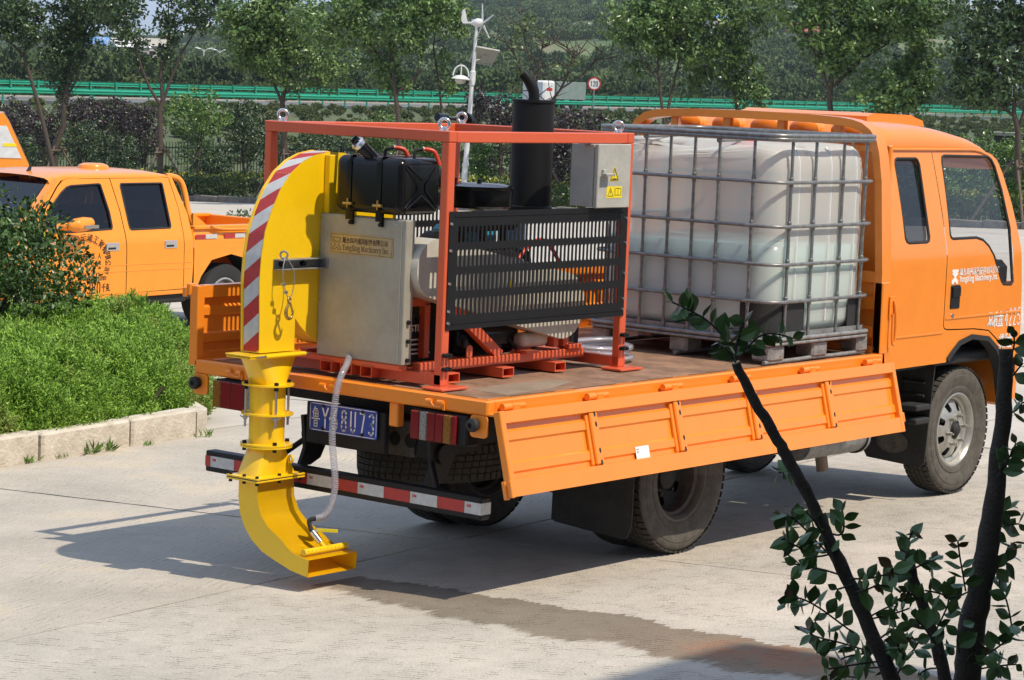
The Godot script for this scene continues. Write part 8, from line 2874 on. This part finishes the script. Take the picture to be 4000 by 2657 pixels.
		write(st, "450", 0.055, 0.095, 0.012, dx.translated_local(Vector3(-2.035, 0.60, 0)), 0.1)
		write(st, "mm", 0.038, 0.06, 0.007, dx.translated_local(Vector3(-1.85, 0.615, 0)), 0.1)
		write(st, "总质量", 0.055, 0.08, 0.009, dx.translated_local(Vector3(-2.28, 0.485, 0)))
		write(st, "2380", 0.06, 0.105, 0.013, dx.translated_local(Vector3(-2.10, 0.485, 0)), 0.1)
		write(st, "千克", 0.05, 0.08, 0.009, dx.translated_local(Vector3(-1.83, 0.495, 0)))
		part("lettering", st, M.black_print, d1)
	# roof, glass and the rest
	var b := mb()
	b.set_smooth_group(1)
	var rp := [[0.62, 0.0], [0.60, 0.03], [0.54, 0.05], [0.3, 0.068], [0.0, 0.072], [-0.3, 0.068], [-0.54, 0.05], [-0.60, 0.03], [-0.62, 0.0]]
	for i in 12:
		for j in rp.size() - 1:
			var v := []
			for e in [[i, j], [i + 1, j], [i + 1, j + 1], [i, j + 1]]:
				var s: float = 0.66 + e[0] * 0.142
				var drop: float = 0.05 * pow(maxf(0.0, (s - 1.9) / 0.46), 2.0) + 0.03 * pow(maxf(0.0, (1.0 - s) / 0.34), 2.0)
				v.append(Vector3(-s, 1.645 + rp[e[1]][1] - drop, rp[e[1]][0]))
			quad(b, v[0], v[1], v[2], v[3], Vector3(-1.5, 1, 0))
	var rf := part("roof", b, P, o)
	b = mb()
	lathe(b, Transform3D(Basis.IDENTITY, Vector3(-1.27, 1.705, 0.05)).scaled_local(Vector3(0.17, 0.075, 0.17)), [Vector2(1.0, -0.3), Vector2(1.0, 0.2), Vector2(0.9, 0.6), Vector2(0.6, 0.85), Vector2(0, 0.9)], 24)
	part("roof_beacon", b, P, rf)
	b = mb()
	cyl(b, Vector3(-2.20, 1.68, 0.1), Vector3(-2.16, 1.76, 0.1), 0.025, 0.01, 10)
	part("aerial", b, M.black_satin, rf)
	b = mb()
	quad(b, Vector3(-2.33, 1.62, 0.55), Vector3(-2.33, 1.62, -0.55), Vector3(-2.98, 1.08, -0.72), Vector3(-2.98, 1.08, 0.72), Vector3(0, 0, 0))
	part("windscreen", b, M.glass_dark, o)
	b = mb()
	for s in [1.0, -1.0]:
		b = mb()
		strap(b, [Vector3(-2.28, 1.64, 0.59 * s), Vector3(-2.64, 1.34, 0.70 * s), Vector3(-3.0, 1.06, 0.77 * s)], Vector3(0, 0, 1), 0.09, 0.03)
		part("windscreen_pillar", b, P, o)
	b = mb()
	quad(b, Vector3(-0.64, 1.64, 0.6), Vector3(-0.64, 1.64, -0.6), Vector3(-0.56, 1.1, -0.8), Vector3(-0.56, 1.1, 0.8), Vector3(-2, 1.2, 0))
	part("rear_window", b, M.glass_dark, o)
	b = mb()
	box(b, Vector3(-3.9, 0.42, -0.80), Vector3(-2.95, 0.98, 0.80), 0.08)
	part("bonnet", b, P, o)
	b = mb()
	box(b, Vector3(-3.0, 0.35, -0.78), Vector3(1.25, 0.50, 0.78), 0.02)
	part("underbody", b, M.chassis, o)
	b = mb()
	box(b, Vector3(-0.58, 0.86, -0.79), Vector3(1.26, 0.90, 0.79), 0.01)
	box(b, Vector3(-0.56, 0.50, -0.80), Vector3(-0.53, 1.10, 0.80), 0.005)
	box(b, Vector3(1.24, 0.50, -0.82), Vector3(1.285, 1.13, 0.82), 0.01)
	part("load_bed", b, P, o)
	b = mb()
	for s in [1.0, -1.0]: box(b, Vector3(-0.53, 1.10, 0.80 * s - 0.045), Vector3(1.28, 1.142, 0.80 * s + 0.042), 0.015)
	part("bed_rail", b, P, o)
	b = mb()
	for z in [-0.45, 0.35]:
		box(b, Vector3(-1.9, 0.6, z - 0.25), Vector3(-1.75, 1.35, z + 0.25), 0.05)
		box(b, Vector3(-1.0, 0.6, z - 0.25), Vector3(-0.85, 1.3, z + 0.25), 0.05)
	part("seat", b, M.seat, o)

const BUSH_STEMS := [
	[-0.388, 1.784, -0.150, 0.0086, -0.348, 1.714, -0.150, 0.0106, -0.312, 1.658, -0.150, 0.0119, -0.286, 1.615, -0.150, 0.0119, -0.257, 1.566, -0.150, 0.0119, -0.220, 1.496, -0.150, 0.0132, -0.179, 1.419, -0.150, 0.0145, -0.122, 1.299, -0.150, 0.0165, -0.055, 0.585, -0.075, 0.0206, -0.012, -0.050, 0.000, 0.0248],
	[-0.098, 1.497, -0.000, 0.0096, -0.084, 1.462, -0.000, 0.0110, -0.071, 1.427, 0.000, 0.0117, -0.032, 1.336, -0.000, 0.0130, -0.010, 1.262, -0.000, 0.0144, -0.005, 0.568, -0.000, 0.0180, -0.001, -0.050, 0.000, 0.0216],
	[0.085, 1.790, 0.150, 0.0142, 0.086, 1.687, 0.150, 0.0171, 0.080, 1.542, 0.150, 0.0214, 0.070, 1.432, 0.150, 0.0256, 0.055, 1.321, 0.150, 0.0278, 0.053, 1.228, 0.150, 0.0299, 0.024, 0.553, 0.075, 0.0374, 0.005, -0.050, 0.000, 0.0449]]
const BUSH_TWIGS := [
	[-0.359, 1.751, 0.132, -0.369, 1.776, 0.160, -0.407, 1.818, 0.158, -0.443, 1.834, 0.167, -0.475, 1.854, 0.064],
	[-0.359, 1.754, 0.137, -0.337, 1.796, 0.122, -0.302, 1.807, 0.129, -0.265, 1.791, 0.187],
	[-0.401, 1.800, -0.291, -0.400, 1.827, -0.262, -0.395, 1.864, -0.332],
	[-0.380, 1.774, -0.071, -0.396, 1.801, -0.078, -0.414, 1.812, -0.126],
	[-0.258, 1.576, 0.126, -0.264, 1.575, 0.153, -0.279, 1.568, 0.161],
	[-0.190, 1.441, 0.076, -0.226, 1.476, 0.051, -0.245, 1.494, 0.089, -0.280, 1.526, 0.017, -0.277, 1.501, 0.132],
	[-0.224, 1.482, -0.175, -0.232, 1.523, -0.149, -0.271, 1.562, -0.173],
	[-0.250, 1.558, -0.340, -0.236, 1.553, -0.338, -0.233, 1.576, -0.338, -0.235, 1.589, -0.316],
	[-0.214, 1.466, -0.179, -0.244, 1.476, -0.185, -0.265, 1.473, -0.164, -0.286, 1.473, -0.131],
	[-0.250, 1.520, -0.302, -0.273, 1.512, -0.301, -0.290, 1.526, -0.279, -0.319, 1.544, -0.346, -0.313, 1.545, -0.288],
	[-0.172, 1.350, -0.056, -0.194, 1.366, -0.065, -0.221, 1.382, -0.040, -0.256, 1.411, -0.112, -0.269, 1.404, -0.057, -0.294, 1.413, -0.152],
	[-0.127, 1.286, 0.105, -0.166, 1.293, 0.125, -0.196, 1.304, 0.095, -0.212, 1.293, 0.178, -0.232, 1.324, 0.082],
	[-0.204, 1.469, -0.218, -0.182, 1.464, -0.197, -0.155, 1.465, -0.175, -0.136, 1.478, -0.201, -0.157, 1.508, -0.318],
	[-0.101, 1.456, -0.072, -0.095, 1.476, -0.058, -0.088, 1.496, -0.024, -0.089, 1.519, -0.069],
	[-0.098, 1.453, -0.068, -0.078, 1.461, -0.066, -0.069, 1.481, -0.113, -0.046, 1.471, -0.047],
	[-0.197, 1.456, -0.200, -0.224, 1.453, -0.227],
	[-0.211, 1.473, -0.340, -0.197, 1.475, -0.339, -0.178, 1.484, -0.331],
	[-0.131, 1.350, 0.064, -0.108, 1.360, 0.083, -0.093, 1.372, 0.065],
	[-0.121, 1.338, 0.110, -0.091, 1.349, 0.089, -0.060, 1.362, 0.093],
	[0.027, 1.398, 0.076, 0.017, 1.433, 0.058, 0.013, 1.456, 0.073, 0.006, 1.484, 0.057],
	[0.004, 1.423, -0.060, -0.022, 1.412, -0.074, -0.039, 1.423, -0.070, -0.065, 1.426, -0.074],
	[-0.016, 1.322, 0.096, -0.001, 1.352, 0.104, -0.003, 1.388, 0.046, 0.007, 1.390, 0.138],
	[-0.061, 1.396, -0.027, -0.081, 1.417, -0.036, -0.103, 1.425, -0.080],
	[0.080, 1.418, 0.145, 0.108, 1.432, 0.160, 0.131, 1.450, 0.180, 0.112, 1.472, 0.128],
	[0.091, 1.457, 0.278, 0.117, 1.470, 0.304, 0.148, 1.479, 0.273],
	[0.086, 1.492, 0.205, 0.107, 1.506, 0.234, 0.133, 1.510, 0.262],
	[0.028, 1.324, -0.084, 0.052, 1.339, -0.081, 0.059, 1.370, -0.140, 0.093, 1.365, -0.056],
	[0.116, 1.323, 0.114, 0.108, 1.360, 0.110, 0.093, 1.394, 0.087, 0.101, 1.393, 0.195],
	[0.080, 1.242, 0.191, 0.099, 1.254, 0.167, 0.144, 1.249, 0.207],
	[-0.064, 1.364, -0.242, -0.082, 1.396, -0.225, -0.108, 1.419, -0.259],
	[0.005, 1.259, 0.109, -0.026, 1.262, 0.112, -0.042, 1.256, 0.071],
	[-0.118, 1.312, -0.175, -0.100, 1.330, -0.145, -0.128, 1.365, -0.226, -0.129, 1.386, -0.240],
	[-0.089, 1.280, 0.007, -0.124, 1.289, -0.018, -0.136, 1.268, 0.047],
	[-0.122, 1.298, 0.033, -0.164, 1.298, 0.023, -0.178, 1.287, 0.026],
	[-0.152, 1.338, -0.199, -0.191, 1.334, -0.209, -0.230, 1.328, -0.220],
	[-0.133, 1.236, 0.114, -0.155, 1.234, 0.143, -0.180, 1.231, 0.151],
	[-0.173, 1.409, -0.352, -0.150, 1.426, -0.349, -0.153, 1.412, -0.309],
	[-0.057, 1.288, 0.086, -0.043, 1.288, 0.114, -0.050, 1.319, 0.045],
	[0.050, 1.600, -0.011, 0.065, 1.633, -0.026, 0.072, 1.660, -0.034],
	[-0.053, 1.387, -0.335, -0.069, 1.416, -0.363, -0.050, 1.428, -0.330],
	[0.042, 1.271, 0.120, 0.058, 1.288, 0.128, 0.075, 1.293, 0.134],
	[0.116, 1.724, 0.273, 0.130, 1.737, 0.293, 0.134, 1.757, 0.254],
	[0.113, 1.673, 0.263, 0.127, 1.667, 0.257, 0.145, 1.686, 0.291],
	[0.066, 1.787, 0.033, 0.083, 1.806, 0.055, 0.062, 1.833, -0.007]]

# ---------------------------------------------------------------- the shaded shrub close to the camera
func make_front_shrub() -> void:
	var base := Vector3(-5.22, 0.21, 5.23)
	var o := thing("pruned_shrub", "dark pruned shrub with cut stems and small round leaves, close up at lower right", "shrub", base)
	rng.seed = 55
	var p3 := func(l: Array, i: int, n: int) -> Vector3: return ACROSS * l[i * n] + Vector3.UP * l[i * n + 1] + AWAY * l[i * n + 2]
	for s in BUSH_STEMS:
		var pts := []
		var rad := []
		for i in s.size() / 4:
			pts.append(p3.call(s, i, 4))
			rad.append(s[i * 4 + 3] * 0.78)
		var fine := []
		var fr := []
		for i in pts.size() - 1:
			for k in 6:
				fine.append((pts[i] as Vector3).lerp(pts[i + 1], k / 6.0) + rdir() * 0.0015)
				fr.append(lerpf(rad[i], rad[i + 1], k / 6.0) * rng.randf_range(0.93, 1.07))
		fine.append(pts[-1])
		fr.append(rad[-1])
		var st := mb()
		path(st, fine, fr, 12, false)
		var m := part("stem", st, M.bark_dark, o)
		st = mb()
		var d: Vector3 = (fine[0] - fine[1]).normalized()
		cyl(st, fine[0] - d * 0.002, fine[0] + d * 0.0012, fr[0] * 0.97, fr[0] * 0.93, 14)
		part("cut_end", st, M.cut_wood, m)
	var all := mb()
	var tws := mb()
	for t in BUSH_TWIGS:
		var pts := []
		for i in t.size() / 3: pts.append(p3.call(t, i, 3))
		var c := curve(pts, 5) if pts.size() > 2 else pts
		path(tws, c, 0.0016, 5)
		var n := c.size()
		var side := 1.0
		var run := 0.0
		for i in range(1, n):
			run += c[i].distance_to(c[i - 1])
			if run < 0.012 and i < n - 1: continue
			run = 0.0
			var d: Vector3 = (c[i] - c[i - 1]).normalized()
			for s in [-1.0, 1.0]:
				if rng.randf() < 0.12: continue
				var out: Vector3 = (d.cross(AWAY) * s + d * 0.55 + rdir() * 0.55).normalized()
				var l := rng.randf_range(0.024, 0.038)
				var tip := i >= n - 2
				if tip: l *= 0.7
				var col := mixc(Color(0.05, 0.11, 0.028), Color(0.09, 0.165, 0.042))
				if tip and rng.randf() < 0.4: col = mixc(Color(0.10, 0.05, 0.02), Color(0.09, 0.09, 0.03))
				round_leaf(all, c[i], out, (side_of(out) + AWAY * 0.0).normalized(), l, l * rng.randf_range(0.55, 0.75), col)
	part("twigs", tws, M.bark_dark, o)
	# thicker growth low down between the stems
	for k in 90:
		var a := ACROSS * rng.randf_range(-0.10, 0.55) + Vector3.UP * rng.randf_range(0.85, 1.30) + AWAY * rng.randf_range(-0.2, 0.25)
		var d := (rdir() + Vector3(0, 0.7, 0)).normalized()
		var tw := mb()
		for j in 5:
			for s in [-1.0, 1.0]:
				var out: Vector3 = (d.cross(rdir()) * s + d * 0.4).normalized()
				round_leaf(all, a + d * 0.016 * j, out, side_of(out), rng.randf_range(0.022, 0.034), 0.019, mixc(Color(0.05, 0.11, 0.028), Color(0.09, 0.165, 0.042)))
	part("leaves", all, M.leaf, o)

# a small oval leaf, folded along its rib
func round_leaf(st: SurfaceTool, p: Vector3, dir: Vector3, side: Vector3, l: float, w: float, c: Color) -> void:
	var up := dir.cross(side)
	var prof := [0.0, 0.55, 0.92, 1.0, 0.8, 0.42, 0.0]
	st.set_color(c)
	st.set_smooth_group(-1)
	for i in 6:
		var t0 := i / 6.0
		var t1 := (i + 1) / 6.0
		var a := p + dir * l * t0 - up * l * 0.10 * sin(t0 * 2.5)
		var b := p + dir * l * t1 - up * l * 0.10 * sin(t1 * 2.5)
		for s in [-1.0, 1.0]:
			var a2: Vector3 = a + side * (w * 0.5 * prof[i] * s) + up * w * 0.12 * prof[i]
			var b2: Vector3 = b + side * (w * 0.5 * prof[i + 1] * s) + up * w * 0.12 * prof[i + 1]
			for v in [a, a2, b2, a, b2, b]: st.add_vertex(v)

func make_small_things() -> void:
	var V := Vector3(0, -0.37, 0.095).normalized()
	var N := Vector3(0, 0.095, 0.37).normalized()
	var g := Transform3D(Basis(Vector3.RIGHT, V, N), Vector3(0, 0.888, 0.045))
	var st := mb()
	box(st, Vector3(1.005, 0.245, 0.001), Vector3(1.115, 0.315, 0.0025), 0.0, g)
	var o := part("paper_note", st, M.paper)
	tag(o, "small white paper stuck on the dropped orange side gate", "paper")
	st = mb()
	for k in 5: ribbon(st, poly([1.012 + k * 0.004, -0.258, 1.015 + k * 0.004, -0.258]), 0.003, Transform3D(Basis(Vector3.RIGHT, -V, N), Vector3(0, 0.888, 0.045) + N * 0.0025))
	ribbon(st, poly([1.021, -0.268, 1.021, -0.275]), 0.006, Transform3D(Basis(Vector3.RIGHT, -V, N), Vector3(0, 0.888, 0.045) + N * 0.0025))
	part("print", st, M.black_print, o)
	st = mb()
	lathe(st, Transform3D(Basis(Vector3(0, 0, 1), -1.3), Vector3(3.45, 0.957, -0.055)), [Vector2(0, 0.0), Vector2(0.012, 0.004), Vector2(0.017, 0.016), Vector2(0.012, 0.028), Vector2(0.009, 0.036)], 16)
	o = part("light_bulb", st, M.glass_clear)
	tag(o, "small clear lamp bulb lying on the bed edge beside the pallet", "bulb")
	st = mb()
	cyl(st, Vector3(3.483, 0.966, -0.055), Vector3(3.505, 0.972, -0.055), 0.009, 0.008, 12)
	part("bulb_cap", st, M.brass, o)

func rebase(called: String, at: Vector3) -> void:
	var o: Node3D = get_node(called)
	for c in o.get_children(): c.position -= at
	o.position += at

func _ready() -> void:
	make_light()
	make_materials()
	make_yard()
	make_land()
	make_kerb()
	make_office()
	make_truck()
	make_blower()
	make_tank()
	rebase("flatbed_truck", Vector3(2.6, 0.0, -0.95))
	rebase("road_blower", Vector3(0.85, 0.936, -1.0))
	rebase("water_tank", Vector3(2.915, 0.936, -0.657))
	make_bed_hose()
	make_pickup()
	make_sweeper()
	make_juniper()
	make_round_bush()
	make_trees()
	make_shrubs()
	make_box_hedge()
	make_fence()
	make_wall()
	make_wind_lamp()
	make_sign()
	make_rails()
	make_far_things()
	make_far_woods()
	make_weeds()
	make_small_things()
	make_front_shrub()
